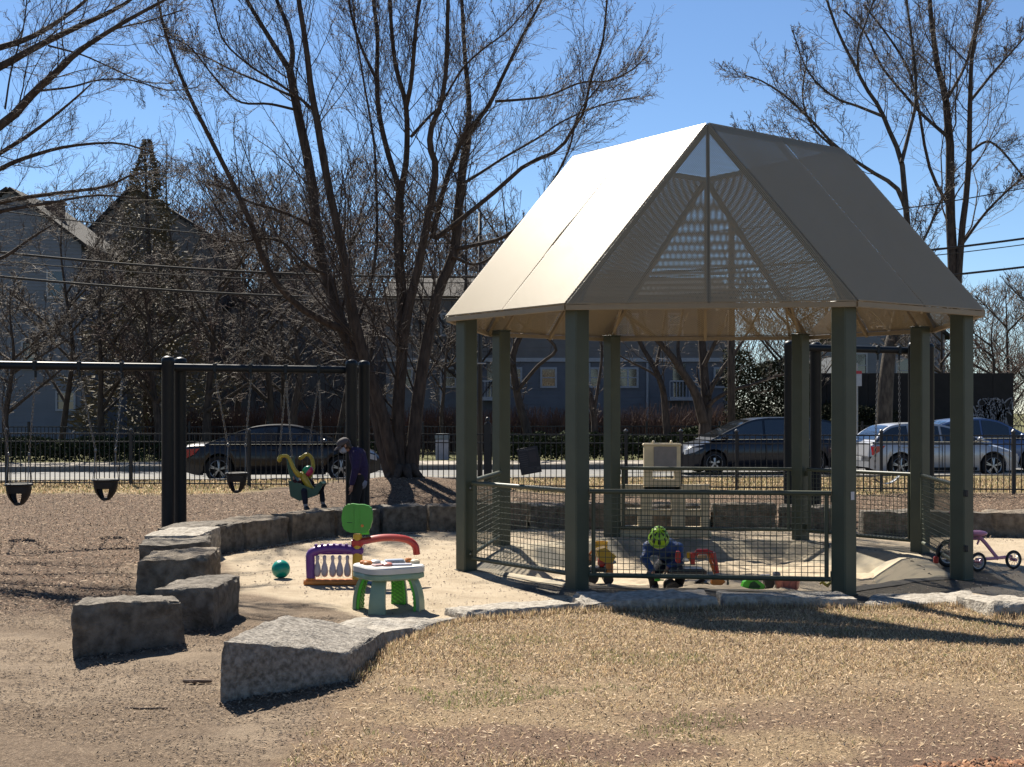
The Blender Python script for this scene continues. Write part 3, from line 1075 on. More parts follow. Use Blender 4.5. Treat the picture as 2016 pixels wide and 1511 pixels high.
stone('block with a sloping dark right end behind the pink trike', quad((1808, 1056), (1960, 1057), .6, -.1, .08), [.38, .36, .33, .38], m_stone, 41, .03, n=(18, 9, 8))
stone('squared block with a lit broken left end at the right edge', quad((1950, 1057), (2080, 1058), .6), [.36, .36, .37, .37], m_stone2, 42, .03, n=(16, 9, 8))
# near right group
P0, P1, P2 = gr(430, 1386), gr(688, 1344), gr(764, 1279)
stone('largest pale rough-topped boulder in the foreground, sloping down to the right', [P0, P1, P2, Vector((-1.72, 9.85, 0))], [.41, .215, .17, .36], m_stone4, 50, .020, n=(56, 44, 18))
stone('low cracked slab running right from the largest boulder', quad((758, 1272), (906, 1226), .75, -.3, -.05), [.11, .045, .05, .12], m_stone3, 51, .03, n=(24, 14, 5))
stone('long low stone with smooth pale top at the left end of the front row', quad((914, 1225), (1146, 1206), .5), [.095, .085, .07, .07], m_stone3, 52, .014, n=(44, 16, 7))
stone('hollowed craggy stone in front of the left front post', quad((1146, 1207), (1420, 1201), .55), [.085, .125, .12, .11], m_stone3, 53, .028, n=(56, 22, 9))
stone('straight-edged pale stone in front of the right front post', quad((1424, 1201), (1692, 1197), .5, .03), [.125, .105, .095, .105], m_stone3, 54, .014, n=(50, 18, 9))
stone('thin sunlit slab nearly flush with the ground right of the front post', quad((1697, 1197), (1946, 1193), .7, .25, .1), [.035, .05, .06, .05], m_stone3, 55, .02, n=(44, 20, 7))
stone('pale rough block cut by the right edge of the picture', quad((1955, 1217), (2085, 1217), .75, -.1), [.14, .14, .12, .11], m_stone3, 56, .03, n=(18, 12, 6))

# grass and crumbs gathered against the feet of the stones
def along(lines, n, off, seed):
    r = np.random.default_rng(seed)
    X, Y = [], []
    for a, c in lines:
        a, c = gr(*a), gr(*c)
        d = (c - a)
        k = max(1, int(n * d.length))
        t = r.random(k)
        w = np.abs(r.normal(0, off, k)) - .02
        m_ = Vector((d.y, -d.x, 0)).normalized()
        X.append(a.x + d.x * t + m_.x * w)
        Y.append(a.y + d.y * t + m_.y * w)
    return np.concatenate(X), np.concatenate(Y)
x, y = along([((764, 1281), (906, 1227)), ((910, 1227), (1146, 1208)), ((1146, 1208), (1420, 1202)), ((1420, 1202), (1692, 1198)), ((1692, 1198), (1946, 1194)), ((1946, 1218), (2080, 1218)), ((690, 1345), (764, 1280))], 900, .05, 71)
blades('edge_grass', x, y, (.03, .095), (.003, .008), STRAW, m_blade, 72, .7)
x, y = along([((140, 1306), (366, 1273)), ((430, 1388), (690, 1346)), ((296, 1248), (424, 1244)), ((264, 1174), (410, 1170)), ((405, 1098), (664, 1059)), ((664, 1059), (925, 1047)), ((1700, 1057), (2080, 1060))], 260, .07, 73)
slivers('base_litter', x, y, (.012, .06), (.006, .018), [(.18, .125, .085), (.09, .065, .047), (.30, .22, .15), (.05, .036, .028)], m_chip, 74, tilt=.4)
# ---------------------------------------------------------------- bare trees
m_bark = mat('bark', (.095, .072, .057), (.045, .035, .029), rough=.92, scale=14, bump=.9, bscale=40, stretch=(1, 1, .25), spec=.2)
m_twig = mat('twig', (.105, .080, .066), (.06, .046, .04), rough=.75, scale=3, spec=.35)
m_twig_red = mat('reddish_twig', (.13, .078, .060), (.07, .045, .038), rough=.75, scale=3, spec=.35)
m_twig_tan = mat('tan_twig', (.155, .12, .092), (.075, .058, .047), rough=.7, scale=2, spec=.4)
m_bark_pale = mat('pale_bark', (.12, .10, .08), (.05, .042, .036), rough=.9, scale=10, bump=.8, bscale=30, stretch=(1, 1, .3), spec=.2)

def nrm(a):
    return a / np.maximum(np.linalg.norm(a, axis=-1, keepdims=True), 1e-9)

def tubes_np(groups):
    """groups of (P (N,k,3), R (N,k), sides) -> vertices, quads"""
    VS, QS, base = [], [], 0
    for P, Rr, s in groups:
        N, k, _ = P.shape
        if N == 0: continue
        T = np.gradient(P, axis=1)
        T = nrm(T)
        mean = nrm(P[:, -1] - P[:, 0])
        ref = np.where(np.abs(mean[:, 2:3]) < .8, np.array([[0, 0, 1.0]]), np.array([[1.0, 0, 0]]))[:, None, :]
        A = nrm(ref - T * (T * ref).sum(-1, keepdims=True))
        Bv = np.cross(T, A)
        ang = 2 * np.pi * np.arange(s) / s
        ring = A[:, :, None, :] * np.cos(ang)[None, None, :, None] + Bv[:, :, None, :] * np.sin(ang)[None, None, :, None]
        V_ = P[:, :, None, :] + ring * Rr[:, :, None, None]
        VS.append(V_.reshape(-1, 3))
        b = (np.arange(N)[:, None, None] * k + np.arange(k - 1)[None, :, None]) * s + np.arange(s)[None, None, :]
        b2 = (np.arange(N)[:, None, None] * k + np.arange(k - 1)[None, :, None]) * s + ((np.arange(s) + 1) % s)[None, None, :]
        q = np.stack([b, b2, b2 + s, b + s], -1).reshape(-1, 4) + base
        QS.append(q)
        base += N * k * s
    return np.concatenate(VS), np.concatenate(QS)

def smooth_path(pts, rad, k):
    """resample a hand-drawn limb to k points with a Catmull-Rom curve"""
    P = np.array(pts, dtype=float)
    Rr = np.array(rad, dtype=float)
    n = len(P)
    Pp = np.vstack([2 * P[0] - P[1], P, 2 * P[-1] - P[-2]])
    t = np.linspace(0, n - 1 - 1e-6, k)
    i = t.astype(int)
    f = (t - i)[:, None]
    a, b, c, d = Pp[i], Pp[i + 1], Pp[i + 2], Pp[i + 3]
    Q = .5 * ((2 * b) + (-a + c) * f + (2 * a - 5 * b + 4 * c - d) * f ** 2 + (-a + 3 * b - 3 * c + d) * f ** 3)
    return Q, np.interp(t, np.arange(n), Rr)

def grow(P, Rr, n, t0, t1, ang, ln, r, up=.1, jit=.25, k=5, rmin=.003, rfac=.55, taper=.35, flat=None, lenscale=.6):
    """n children on every parent polyline"""
    N, kk, _ = P.shape
    if N == 0: return P[:0], Rr[:0]
    par = np.repeat(np.arange(N), n)
    M = len(par)
    t = t0 + (t1 - t0) * (np.tile((np.arange(n) + .5) / n, N) + (r.random(M) - .5) / n)
    x = np.clip(t, 0, 1) * (kk - 1)
    i = np.minimum(x.astype(int), kk - 2)
    f = (x - i)[:, None]
    a, b = P[par, i], P[par, i + 1]
    o = a * (1 - f) + b * f
    T = nrm(b - a)
    rad = Rr[par, i] * (1 - f[:, 0]) + Rr[par, i + 1] * f[:, 0]
    q = r.normal(0, 1, (M, 3))
    if flat is not None:
        q[:, 2] *= flat
    q = nrm(q - T * (q * T).sum(-1, keepdims=True))
    A = np.radians(ang[0] + (ang[1] - ang[0]) * r.random(M))[:, None]
    d = nrm(T * np.cos(A) + q * np.sin(A) + np.array([0, 0, up]))
    plen = np.linalg.norm(np.diff(P, axis=1), axis=-1).sum(1)[par]
    Ln = plen * (ln[0] + (ln[1] - ln[0]) * r.random(M)) * (1 - lenscale * t)
    out = np.zeros((M, k, 3))
    out[:, 0] = o
    for j in range(1, k):
        d = nrm(d + np.array([0, 0, up * .6]) + r.normal(0, jit, (M, 3)))
        out[:, j] = out[:, j - 1] + d * (Ln / (k - 1))[:, None]
    r0 = np.maximum(rad * rfac * (.7 + .5 * r.random(M)), rmin)
    RR = r0[:, None] * np.linspace(1, taper, k)[None]
    return out, np.maximum(RR, rmin * .8)

def limb_group(L, k):
    ps, rs = zip(*[smooth_path(p, r, k) for p, r in L])
    return np.stack(ps), np.stack(rs)

def buds(P, r, n, size, m, name, parent):
    """little bud clusters at the twig tips"""
    tip = P[:, -1]
    k = r.integers(0, len(tip), n)
    c = tip[k] + r.normal(0, .02, (n, 3))
    s = size * (.6 + .8 * r.random(n))[:, None]
    O = np.array([(1, 0, 0), (-1, 0, 0), (0, 1, 0), (0, -1, 0), (0, 0, 1.3), (0, 0, -1.3)])
    V_ = (c[:, None, :] + O[None] * s[:, None]).reshape(-1, 3)
    T = np.array([(0, 2, 4), (2, 1, 4), (1, 3, 4), (3, 0, 4), (2, 0, 5), (1, 2, 5), (3, 1, 5), (0, 3, 5)])
    Ft = (np.arange(n)[:, None, None] * 6 + T[None]).reshape(-1, 3)
    return np_mesh(name, V_, Ft=Ft, m=m, parent=parent)

def tree_parts(root, big, small, mb, mt, o=None):
    """trunk part (big limbs) and crown part (twigs)"""
    V_, Q_ = tubes_np(big)
    a = np_mesh('trunk', V_, Q_, m=mb, parent=root, smooth=True)
    V_, Q_ = tubes_np(small)
    c = np_mesh('crown', V_, Q_, m=mt, parent=root, smooth=True)
    c['kind'] = 'stuff'
    return a, c

# --- the big many-stemmed maple behind the swing set, limbs as they stand in the photograph
TY = TREE[1]
tr = np.random.default_rng(101)
def limb(pts, w0, w1, dy=0.0, Y0=None):
    """pixel points, widths in photo pixels at both ends, depth drift in metres over the limb"""
    n = len(pts)
    Y0 = TY if Y0 is None else Y0
    P = [np.array(at(p[0], p[1], Y0 + dy * i / (n - 1))) for i, p in enumerate(pts)]
    Rr = [(w0 + (w1 - w0) * (i / (n - 1)) ** .78) / 2 * .83 * (Y0 + dy * i / (n - 1)) / F for i in range(n)]
    return P, Rr
main = [
    limb([(778, 948), (762, 900), (738, 800), (705, 715), (672, 640), (648, 560), (628, 490), (612, 347), (587, 226), (571, 140)], 44, 19, 1.0),
    limb([(571, 140), (531, 76), (486, 0), (455, -70), (430, -160)], 15, 5, .5, TY + 1.0),
    limb([(571, 140), (576, 104), (566, 50), (545, 0), (520, -90), (510, -170)], 15, 5, 1.2, TY + 1.0),
    limb([(784, 948), (770, 890), (748, 800), (722, 720), (700, 640), (684, 560), (674, 490), (646, 365), (625, 243), (612, 174), (602, 87), (588, 0), (575, -100)], 36, 10, -1.2),
    limb([(676, 650), (600, 612), (548, 562), (518, 510), (498, 450), (460, 365), (413, 271), (378, 201), (352, 140), (333, 90), (317, 30), (305, -30)], 20, 5, -2.4, TY),
    limb([(626, 455), (590, 432), (540, 412), (486, 396), (452, 372), (430, 366)], 9, 4, -.9, TY + .4),
    limb([(792, 952), (786, 900), (784, 800), (791, 700), (792, 600), (785, 500), (786, 420), (787, 375)], 36, 20, .2),
    limb([(787, 375), (762, 296), (746, 222), (742, 156), (743, 69), (735, 0), (730, -90)], 15, 8, 1.0, TY + .2),
    limb([(787, 385), (800, 312), (799, 208), (778, 125), (767, 0), (765, -110)], 17, 7, -.8, TY + .2),
    limb([(799, 212), (810, 156), (820, 42), (830, -20), (845, -130)], 13, 6, -1.4, TY - .3),
    limb([(809, 270), (845, 230), (867, 208), (908, 139), (950, 98), (1000, 60), (1060, -10)], 8, 3, -1.5, TY),
    limb([(790, 690), (802, 620), (815, 560), (829, 500), (848, 399), (858, 330), (846, 288), (851, 245), (866, 212), (878, 139), (882, 0), (884, -110)], 26, 8, -1.0, TY),
    limb([(806, 952), (812, 900), (818, 830), (829, 740), (845, 650), (866, 565), (893, 500), (902, 417), (911, 330), (921, 270)], 38, 19, .3),
    limb([(921, 270), (923, 194), (916, 121), (909, 0), (905, -120)], 15, 7, .9, TY + .3),
    limb([(921, 270), (940, 238), (964, 205), (992, 146), (1030, 69), (1066, 0), (1095, -80)], 14, 5, -1.0, TY + .3),
    limb([(850, 470), (880, 350), (912, 271), (922, 250)], 14, 9, -.2, TY),
    limb([(858, 470), (905, 434), (978, 375), (1035, 325), (1099, 295), (1134, 245), (1150, 218), (1165, 149), (1186, 87), (1195, 0), (1200, -60)], 13, 4, -2.2, TY),
    limb([(912, 362), (955, 335), (995, 309), (1061, 271), (1110, 238), (1190, 205), (1260, 190)], 8, 3, 1.8, TY),
    limb([(900, 490), (988, 469), (1033, 430), (1078, 375), (1118, 300), (1140, 222), (1180, 170)], 10, 3, -2.0, TY),
    limb([(975, 200), (1030, 196), (1082, 188), (1144, 163), (1196, 160), (1242, 139), (1275, 110)], 7, 3, .8, TY),
    limb([(890, 505), (940, 520), (1010, 480), (1075, 445)], 8, 4, 1.0, TY),
    limb([(742, 160), (710, 90), (690, 20), (680, -70)], 8, 4, -1.0, TY + .8),
    limb([(700, 640), (730, 560), (742, 470), (741, 380), (738, 300), (730, 240), (716, 160), (700, 60), (692, -40)], 9, 4, 1.6, TY),
    limb([(640, 540), (600, 520), (560, 480), (520, 470), (470, 478), (430, 470)], 8, 3, -1.2, TY),
    limb([(620, 220), (585, 190), (540, 160), (490, 128), (440, 80), (420, 10), (405, -60)], 8, 3, -2.0, TY),
    limb([(575, 190), (520, 165), (460, 140), (400, 110), (350, 95)], 7, 3, 1.5, TY),
    limb([(580, 216), (530, 205), (470, 200), (420, 150), (370, 90), (310, 70)], 7, 3, -2.5, TY + .6),
]
BG = limb_group(main, 22)
mt_root = thing('maple_tree', 'many-stemmed bare maple rising behind the swing set, filling the upper middle of the sky', 'tree', (TREE[0], TREE[1], .45))
b1 = grow(*BG, 24, .22, 1.0, (18, 55), (.24, .56), tr, up=.12, jit=.10, k=8, rmin=.0055, rfac=.18)
b2 = grow(*b1, 10, .08, 1.0, (22, 55), (.26, .58), tr, up=.09, jit=.12, k=5, rmin=.0040, rfac=.45)
b3 = grow(*b2, 7, .10, 1.0, (25, 60), (.26, .60), tr, up=.05, jit=.18, k=3, rmin=.0030, rfac=.6)
tree_parts(mt_root, [(BG[0], BG[1], 9), (b1[0], b1[1], 5)], [(b2[0], b2[1], 4), (b3[0], b3[1], 3)], m_bark, m_twig)
buds(b3[0], tr, 6000, .012, m_twig_red, 'bud', mt_root)['kind'] = 'stuff'
# flaring roots
b = MB()
for k, (dx, dy, ln) in enumerate(((-.75, -.25, .9), (-.3, -.7, .9), (.35, -.75, 1.0), (.85, -.3, 1.0), (.6, .5, .9), (-.5, .5, .8))):
    c = Vector((TREE[0] - .02, TREE[1], 0))
    pts = []
    for t in (0, .35, .7, 1.0):
        x, y = c.x + dx * (.20 + t * ln * .42), c.y + dy * (.20 + t * ln * .42)
        pts.append((x, y, tz(x, y) + .24 * (1 - t) ** 2 - .03))
    b.tube(pts, [.13, .09, .05, .015], n=8)
r_ = build('root_flare', b, m_bark, mt_root, smooth=True)
r_['kind'] = 'stuff'

# --- nearer tree standing outside the frame on the left: its limbs cross the upper left sky
t2 = np.random.default_rng(55)
NY = 19.0
lx = -430
left = [
    limb([(lx, 1060), (lx - 5, 800), (lx + 5, 560), (lx, 330), (lx - 10, 100), (lx - 20, -150)], 130, 60, .3, NY),
    limb([(lx + 5, 560), (-300, 430), (-150, 335), (0, 250), (69, 180), (115, 139), (156, 101), (236, 49), (312, 7), (380, -30)], 34, 5, -1.0, NY),
    limb([(lx, 330), (-250, 230), (-100, 175), (0, 132), (69, 94), (149, 55), (208, 28), (257, 0), (300, -40)], 30, 6, .5, NY),
    limb([(lx - 5, 230), (-250, 170), (-100, 118), (0, 94), (62, 73), (115, 42), (170, 0), (200, -40)], 26, 5, 1.5, NY),
    limb([(lx + 5, 600), (-300, 480), (-120, 370), (0, 302), (70, 257), (132, 208), (180, 165)], 22, 3, -2.0, NY),
    limb([(lx + 5, 640), (-280, 520), (-120, 405), (0, 333), (70, 305), (139, 288), (230, 282), (300, 300)], 22, 3, -.5, NY),
    limb([(70, 180), (139, 172), (194, 158), (257, 158), (330, 178), (390, 172)], 6, 2.5, -.4, NY - .6),
    limb([(94, 90), (160, 108), (215, 132), (278, 160), (340, 165)], 5, 2.5, .8, NY + .3),
    limb([(120, 135), (160, 100), (215, 62), (290, 42), (360, 20)], 7, 3, .5, NY),
    limb([(lx + 5, 700), (-260, 560), (-100, 440), (0, 399), (104, 382), (208, 368), (260, 345), (330, 338)], 20, 3, .9, NY),
    limb([(lx + 5, 720), (-260, 580), (-100, 450), (0, 417), (104, 399), (190, 385), (280, 392)], 18, 3, -1.5, NY),
    limb([(lx + 5, 780), (-270, 640), (-100, 540), (0, 510), (60, 470), (100, 445)], 18, 4, 1.0, NY),
    limb([(10, 215), (22, 140), (45, 60), (55, -20)], 5, 3, .4, NY),
]
LG = limb_group(left, 20)
lt_root = thing('overhanging_tree', 'bare tree rooted outside the left edge whose thin limbs sweep across the upper left sky', 'tree', tuple(gr(lx, 1060)))
c1 = grow(LG[0], LG[1], 17, .30, 1.0, (18, 48), (.13, .32), t2, up=.05, jit=.11, k=8, rmin=.0035, rfac=.20)
c2 = grow(*c1, 10, .12, 1.0, (20, 55), (.32, .65), t2, up=.04, jit=.15, k=6, rmin=.0026, rfac=.45)
c3 = grow(*c2, 5, .15, 1.0, (25, 60), (.35, .6), t2, up=.02, jit=.2, k=4, rmin=.0020, rfac=.6)
tree_parts(lt_root, [(LG[0], LG[1], 8), (c1[0], c1[1], 5)], [(c2[0], c2[1], 4), (c3[0], c3[1], 3)], m_bark, m_twig)

# --- trees beyond the street
def far_tree(label, limbs, Y, seed, n=(10, 8, 5), rm=(.013, .0085, .0065), mb=None, mt=None, ln=(.16, .34), up=.16, name='street_tree', group='bare trees beyond the street', base=None, t0=.25, jit=.17):
    r = np.random.default_rng(seed)
    G_ = limb_group(limbs, 16)
    c = Vector(G_[0][0, 0])
    root = thing(name, label, 'tree', (c.x, c.y, c.z), 0, group)
    a1 = grow(*G_, n[0], t0, .98, (25, 60), ln, r, up=up, jit=.15, k=7, rmin=rm[0] * .75, rfac=.20)
    a2 = grow(*a1, n[1], .15, 1.0, (25, 60), (.32, .62), r, up=up * .6, jit=jit, k=4, rmin=rm[1] * .8, rfac=.45)
    a3 = grow(*a2, n[2], .15, 1.0, (25, 65), (.35, .65), r, up=up * .4, jit=jit + .05, k=2, rmin=rm[2] * .85, rfac=.7)
    tree_parts(root, [(G_[0], G_[1], 8), (a1[0], a1[1], 5)], [(a2[0], a2[1], 3), (a3[0], a3[1], 3)], mb or m_bark, mt or m_twig)
    return root
Y1 = 50
far_tree('tall straight two-stemmed bare tree rising past the right shoulder of the pavilion roof', [
    limb([(1890, 880), (1886, 760), (1880, 640), (1875, 500), (1870, 397), (1871, 298), (1865, 231), (1860, 182), (1846, 132), (1837, 66), (1830, 0), (1826, -80)], 34, 9, .5, Y1),
    limb([(1884, 600), (1893, 463), (1903, 380), (1908, 298), (1909, 231), (1911, 165), (1913, 116), (1926, 33), (1932, -20), (1940, -90)], 18, 7, -.8, Y1),
    limb([(1875, 420), (1830, 330), (1806, 200), (1785, 130), (1740, 60), (1700, 10)], 9, 4, -2, Y1),
    limb([(1866, 270), (1815, 225), (1775, 180), (1735, 130), (1700, 60), (1660, 20)], 9, 4, 2, Y1),
    limb([(1910, 200), (1950, 150), (1985, 110), (2030, 60)], 8, 4, 1.5, Y1),
    limb([(1895, 480), (1940, 420), (1990, 370), (2040, 330)], 8, 4, -1.5, Y1),
    limb([(1908, 300), (1950, 280), (2000, 330), (2050, 400)], 7, 4, 1.0, Y1),
    limb([(1862, 200), (1900, 130), (1920, 60), (1960, -10)], 8, 4, 2.5, Y1)], Y1, 11, n=(19, 10, 6), rm=(.014, .0105, .008), jit=.26, ln=(.2, .5))
far_tree('bare tree leaning left out over the pavilion roof ridge from a pale-edged trunk', [
    limb([(1738, 895), (1743, 780), (1750, 700), (1764, 640), (1782, 560), (1788, 500), (1787, 447)], 44, 17, .2, 47),
    limb([(1787, 450), (1781, 380), (1774, 314), (1751, 258), (1731, 212), (1704, 172), (1681, 126), (1651, 66), (1628, 0), (1615, -60)], 16, 5, .4, 47.2),
    limb([(1786, 420), (1765, 370), (1714, 337), (1648, 291), (1598, 238), (1549, 192), (1500, 160), (1466, 149)], 13, 3, -2.0, 47),
    limb([(1775, 320), (1790, 260), (1803, 200), (1800, 120), (1790, 40), (1780, -40)], 10, 5, 1.5, 47),
    limb([(1680, 320), (1620, 300), (1560, 280), (1500, 268), (1450, 262)], 7, 3, 1.0, 47),
    limb([(1740, 230), (1690, 210), (1640, 190), (1590, 140), (1560, 60)], 8, 3, 2.0, 47),
    limb([(1690, 150), (1690, 90), (1710, 30), (1730, -30)], 6, 3, -1.0, 47),
    limb([(1785, 520), (1820, 470), (1850, 400), (1880, 350)], 8, 4, -1.5, 47),
    limb([(1640, 290), (1600, 250), (1580, 190), (1590, 110)], 6, 3, 1.4, 47)], 47, 12, n=(19, 10, 6), rm=(.014, .0105, .008), jit=.26, ln=(.2, .5), mb=m_bark_pale)
far_tree('spreading low-forked crab apple seen through the middle of the pavilion', [
    limb([(1387, 905), (1388, 838), (1392, 802), (1388, 760), (1384, 700), (1380, 650), (1376, 580)], 34, 14, .5, 45),
    limb([(1385, 830), (1369, 774), (1340, 728), (1321, 700), (1292, 668), (1260, 640), (1225, 615)], 26, 9, -1.0, 45),
    limb([(1394, 800), (1413, 783), (1445, 767), (1480, 758), (1515, 745), (1560, 735), (1610, 728)], 11, 4, -1.0, 45),
    limb([(1392, 780), (1420, 730), (1450, 690), (1475, 650), (1500, 600)], 12, 5, .8, 45),
    limb([(1386, 720), (1410, 670), (1435, 620), (1455, 570)], 12, 5, -1.2, 45),
    limb([(1345, 735), (1335, 690), (1340, 640), (1350, 580)], 11, 5, .8, 45)], 45, 13, n=(7, 6, 5), rm=(.012, .007, .0055), mt=m_twig_tan, name='crab_apple_tree', ln=(.25, .5), jit=.22)
far_tree('slim leaning tree between the pavilion back posts, left of the crab apple', [
    limb([(1318, 905), (1311, 826), (1305, 767), (1286, 719), (1268, 690), (1250, 650), (1235, 600)], 20, 8, .5, 45.5),
    limb([(1306, 775), (1290, 740), (1240, 712), (1200, 690)], 8, 3, -1, 45.5),
    limb([(1290, 730), (1300, 680), (1310, 620), (1320, 560)], 9, 4, 1, 45.5)], 45.5, 14, n=(7, 6, 4), mt=m_twig_tan, name='crab_apple_tree', ln=(.25, .5))
far_tree('crooked tree leaning right between the two left pavilion posts', [
    limb([(1042, 880), (1036, 840), (1024, 800), (1014, 750), (1010, 700), (1030, 650), (1060, 600)], 24, 12, .5, 46),
    limb([(1018, 770), (1060, 720), (1095, 690), (1070, 660), (1030, 640), (990, 600)], 10, 5, -1, 46),
    limb([(1012, 720), (985, 680), (960, 640), (940, 590)], 10, 4, 1, 46)], 46, 15, n=(8, 7, 4), mt=m_twig_tan, name='crab_apple_tree', ln=(.25, .55), jit=.24)
far_tree('small pruned tree with a pale cut stub beside the front left pavilion post', [
    limb([(1172, 885), (1170, 830), (1164, 790), (1158, 765)], 18, 12, .2, 45.2),
    limb([(1168, 820), (1176, 770), (1185, 700), (1180, 640)], 9, 5, .4, 45.2)], 45.2, 16, n=(8, 6, 4), mt=m_twig_tan, name='crab_apple_tree', ln=(.3, .5))

# --- the thicket of bare trees behind: random crowns
def wild(label, px, Y, top, seed, base=900, spread=110, stems=4, mt=None, n=(10, 8, 5), rm=(.015, .010, .008), group='bare trees beyond the street', w=26):
    r = random.Random(seed)
    L_ = []
    H_ = base - top
    x = px
    path = [(x, base)]
    for i in range(1, 6):
        x += r.uniform(-14, 14)
        path.append((x, base - H_ * i / 5.0))
    L_.append(limb(path, w * .72, 1.2, r.uniform(-.5, .5), Y))
    for k in range(stems * 2):
        t = r.uniform(.18, .75)
        i = int(t * 5)
        f = t * 5 - i
        sx = path[i][0] * (1 - f) + path[i + 1][0] * f
        sy = path[i][1] * (1 - f) + path[i + 1][1] * f
        s = r.choice((-1, 1))
        ln = spread * r.uniform(.6, 1.2) * (1.15 - t * .5)
        hgt = H_ * r.uniform(.18, .42) * (1.1 - t * .4)
        L_.append(limb([(sx, sy), (sx + s * ln * .35, sy - hgt * .35), (sx + s * ln * .7, sy - hgt * .7), (sx + s * ln, sy - hgt)], w * .36 * (1 - t * .6), 1.5, r.uniform(-3, 3), Y))
    return far_tree(label, L_, Y, seed + 300, n=n, rm=rm, mt=mt, ln=(.22, .45), group=group, t0=.12, jit=.22)
wild('bare tree with pale upcurved twigs at the far left edge behind the swings', 20, 44, 560, 1, spread=150, mt=m_twig_tan, w=30, n=(13, 10, 7))
wild('bare tree in front of the pale blue gabled house', 118, 47, 380, 2, spread=150, mt=m_twig_tan, n=(13, 10, 7))
wild('bare tree right of the pale house gable, below the dark evergreen', 205, 46, 470, 3, spread=140, mt=m_twig_tan, w=28, n=(12, 9, 6))
wild('brownish bare tree behind the left swing posts', 318, 45, 520, 4, spread=140, mt=m_twig_red, w=34)
wild('bare tree over the roof of the dark sedan', 405, 45.5, 440, 5, spread=150, mt=m_twig_tan, w=36)
wild('tall thin tree in the thicket left of the maple', 462, 53, 250, 6, spread=110, mt=m_twig)
wild('tall tree right behind the dark evergreen', 350, 58, 270, 7, spread=130, mt=m_twig)
wild('low spreading tree behind the yellow and green toddler swing', 585, 45, 500, 8, spread=150, mt=m_twig_tan, w=36)
wild('thin tree glimpsed between the maple stems and the left limb', 560, 55, 290, 9, spread=120, mt=m_twig)
wild('rounded hazy tree crown behind the left stems of the maple', 690, 60, 330, 10, spread=120, mt=m_twig_red)
wild('dense brown crown behind the right stems of the maple', 905, 57, 330, 11, spread=130, mt=m_twig_red)
wild('crown just left of the pavilion roof edge', 1000, 60, 350, 12, spread=130, mt=m_twig)
wild('small twiggy tree right of the maple trunk in front of the blue house', 880, 48, 560, 14, spread=110, mt=m_twig_tan, w=18)
wild('bare tree behind the twin posts of the right swing set', 1550, 52, 520, 15, spread=140, mt=m_twig_tan, w=26)
wild('hazy rounded tree at the right edge beyond the graffiti wall', 1990, 75, 560, 16, spread=90, mt=m_twig_tan, n=(9, 7, 5), rm=(.02, .014, .012))
wild('reddish shrubby tree above the graffiti wall', 1935, 62, 610, 17, spread=110, mt=m_twig_red, rm=(.02, .013, .010))
wild('bare tree at the far right edge in front of the hazy one', 2075, 66, 540, 18, spread=100, mt=m_twig_tan, rm=(.02, .013, .010))
wild('twiggy tree filling the gap between the right pavilion posts', 1840, 58, 590, 19, spread=120, mt=m_twig_tan)
wild('tree whose top shows above the brick chimney', 150, 66, 345, 21, spread=120, mt=m_twig)
wild('tree between the evergreen and the maple, darker than its neighbours', 520, 48, 400, 22, spread=140, mt=m_twig_red, w=30)
wild('low twiggy tree left of the maple trunk, over the car windscreen', 660, 47, 540, 23, spread=130, mt=m_twig_tan, w=24)

# --- a far-off belt of bare woods that reads as one mass
def woods(px0, px1, Y, tops, n, seed, m):
    r = np.random.default_rng(seed)
    px = px0 + (px1 - px0) * r.random(n)
    Yn = Y + r.normal(0, 3, n)
    tx_ = np.interp(px, [t[0] for t in tops], [t[1] for t in tops]) + 60 * (vnoise(px / 55, px * 0, seed) - .5) + 25 * (vnoise(px / 17, px * 0, seed + 1) - .5)
    top = EYE - (tx_ - HZ) * Yn / F
    f = r.random(n) ** .75
    z = .5 + (top - .5) * f
    L_ = (.5 + 1.3 * r.random(n)) * (1.15 - f * .6)
    d = nrm(np.stack([r.normal(0, .55, n), r.normal(0, .4, n), .35 + .65 * r.random(n)], 1))
    p = np.stack([(px - 1008) * Yn / F, Yn, z], 1)
    P_ = np.stack([p, p + d * L_[:, None]], 1)
    Rr = (.010 + .022 * r.random(n) ** 3)[:, None] * np.array([1.2, .5])
    V_, Q_ = tubes_np([(P_, Rr, 3)])
    return tag(np_mesh('distant_woods', V_, Q_, m=m, smooth=True), kind='stuff')
woods(-150, 1120, 84, [(-150, 400), (0, 420), (150, 400), (300, 360), (450, 330), (600, 340), (750, 345), (900, 365), (1000, 420), (1120, 480)], 40000, 1, m_twig)
woods(-150, 1120, 72, [(-150, 480), (300, 430), (600, 420), (900, 440), (1120, 540)], 26000, 4, m_twig_red)
woods(1100, 2200, 88, [(1100, 560), (1500, 580), (1700, 590), (1900, 570), (1960, 545), (2050, 540), (2200, 520)], 20000, 2, m_twig_tan)

# --- dark evergreen
ev = thing('evergreen_tree', 'dark ragged evergreen rising above the left houses', 'tree', tuple(at(285, 880, 51)))
er = np.random.default_rng(9)
c = at(290, 880, 51)
Hh = at(290, 275, 51).z - c.z
b = MB()
b.tube([c, c + Vector((.1, 0, Hh * .5)), c + Vector((-.1, 0, Hh * .97))], [.22, .14, .03], n=8)
build('trunk', b, m_bark, ev, smooth=True)
n = 11000
t = er.random(n) ** 1.0
rad = (1 - t) ** .9 * 3.2 * (.75 + .5 * np.abs(np.sin(t * 23))) + .10
a = er.random(n) * 2 * np.pi
lump = .45 + .85 * vnoise(a * 1.6, t * 11, 3)
rr_ = rad * lump * (.35 + .65 * er.random(n) ** .5)
P = np.stack([c.x + rr_ * np.cos(a), c.y + rr_ * np.sin(a), c.z + .9 + t * (Hh - .9) - rr_ * .18], 1)
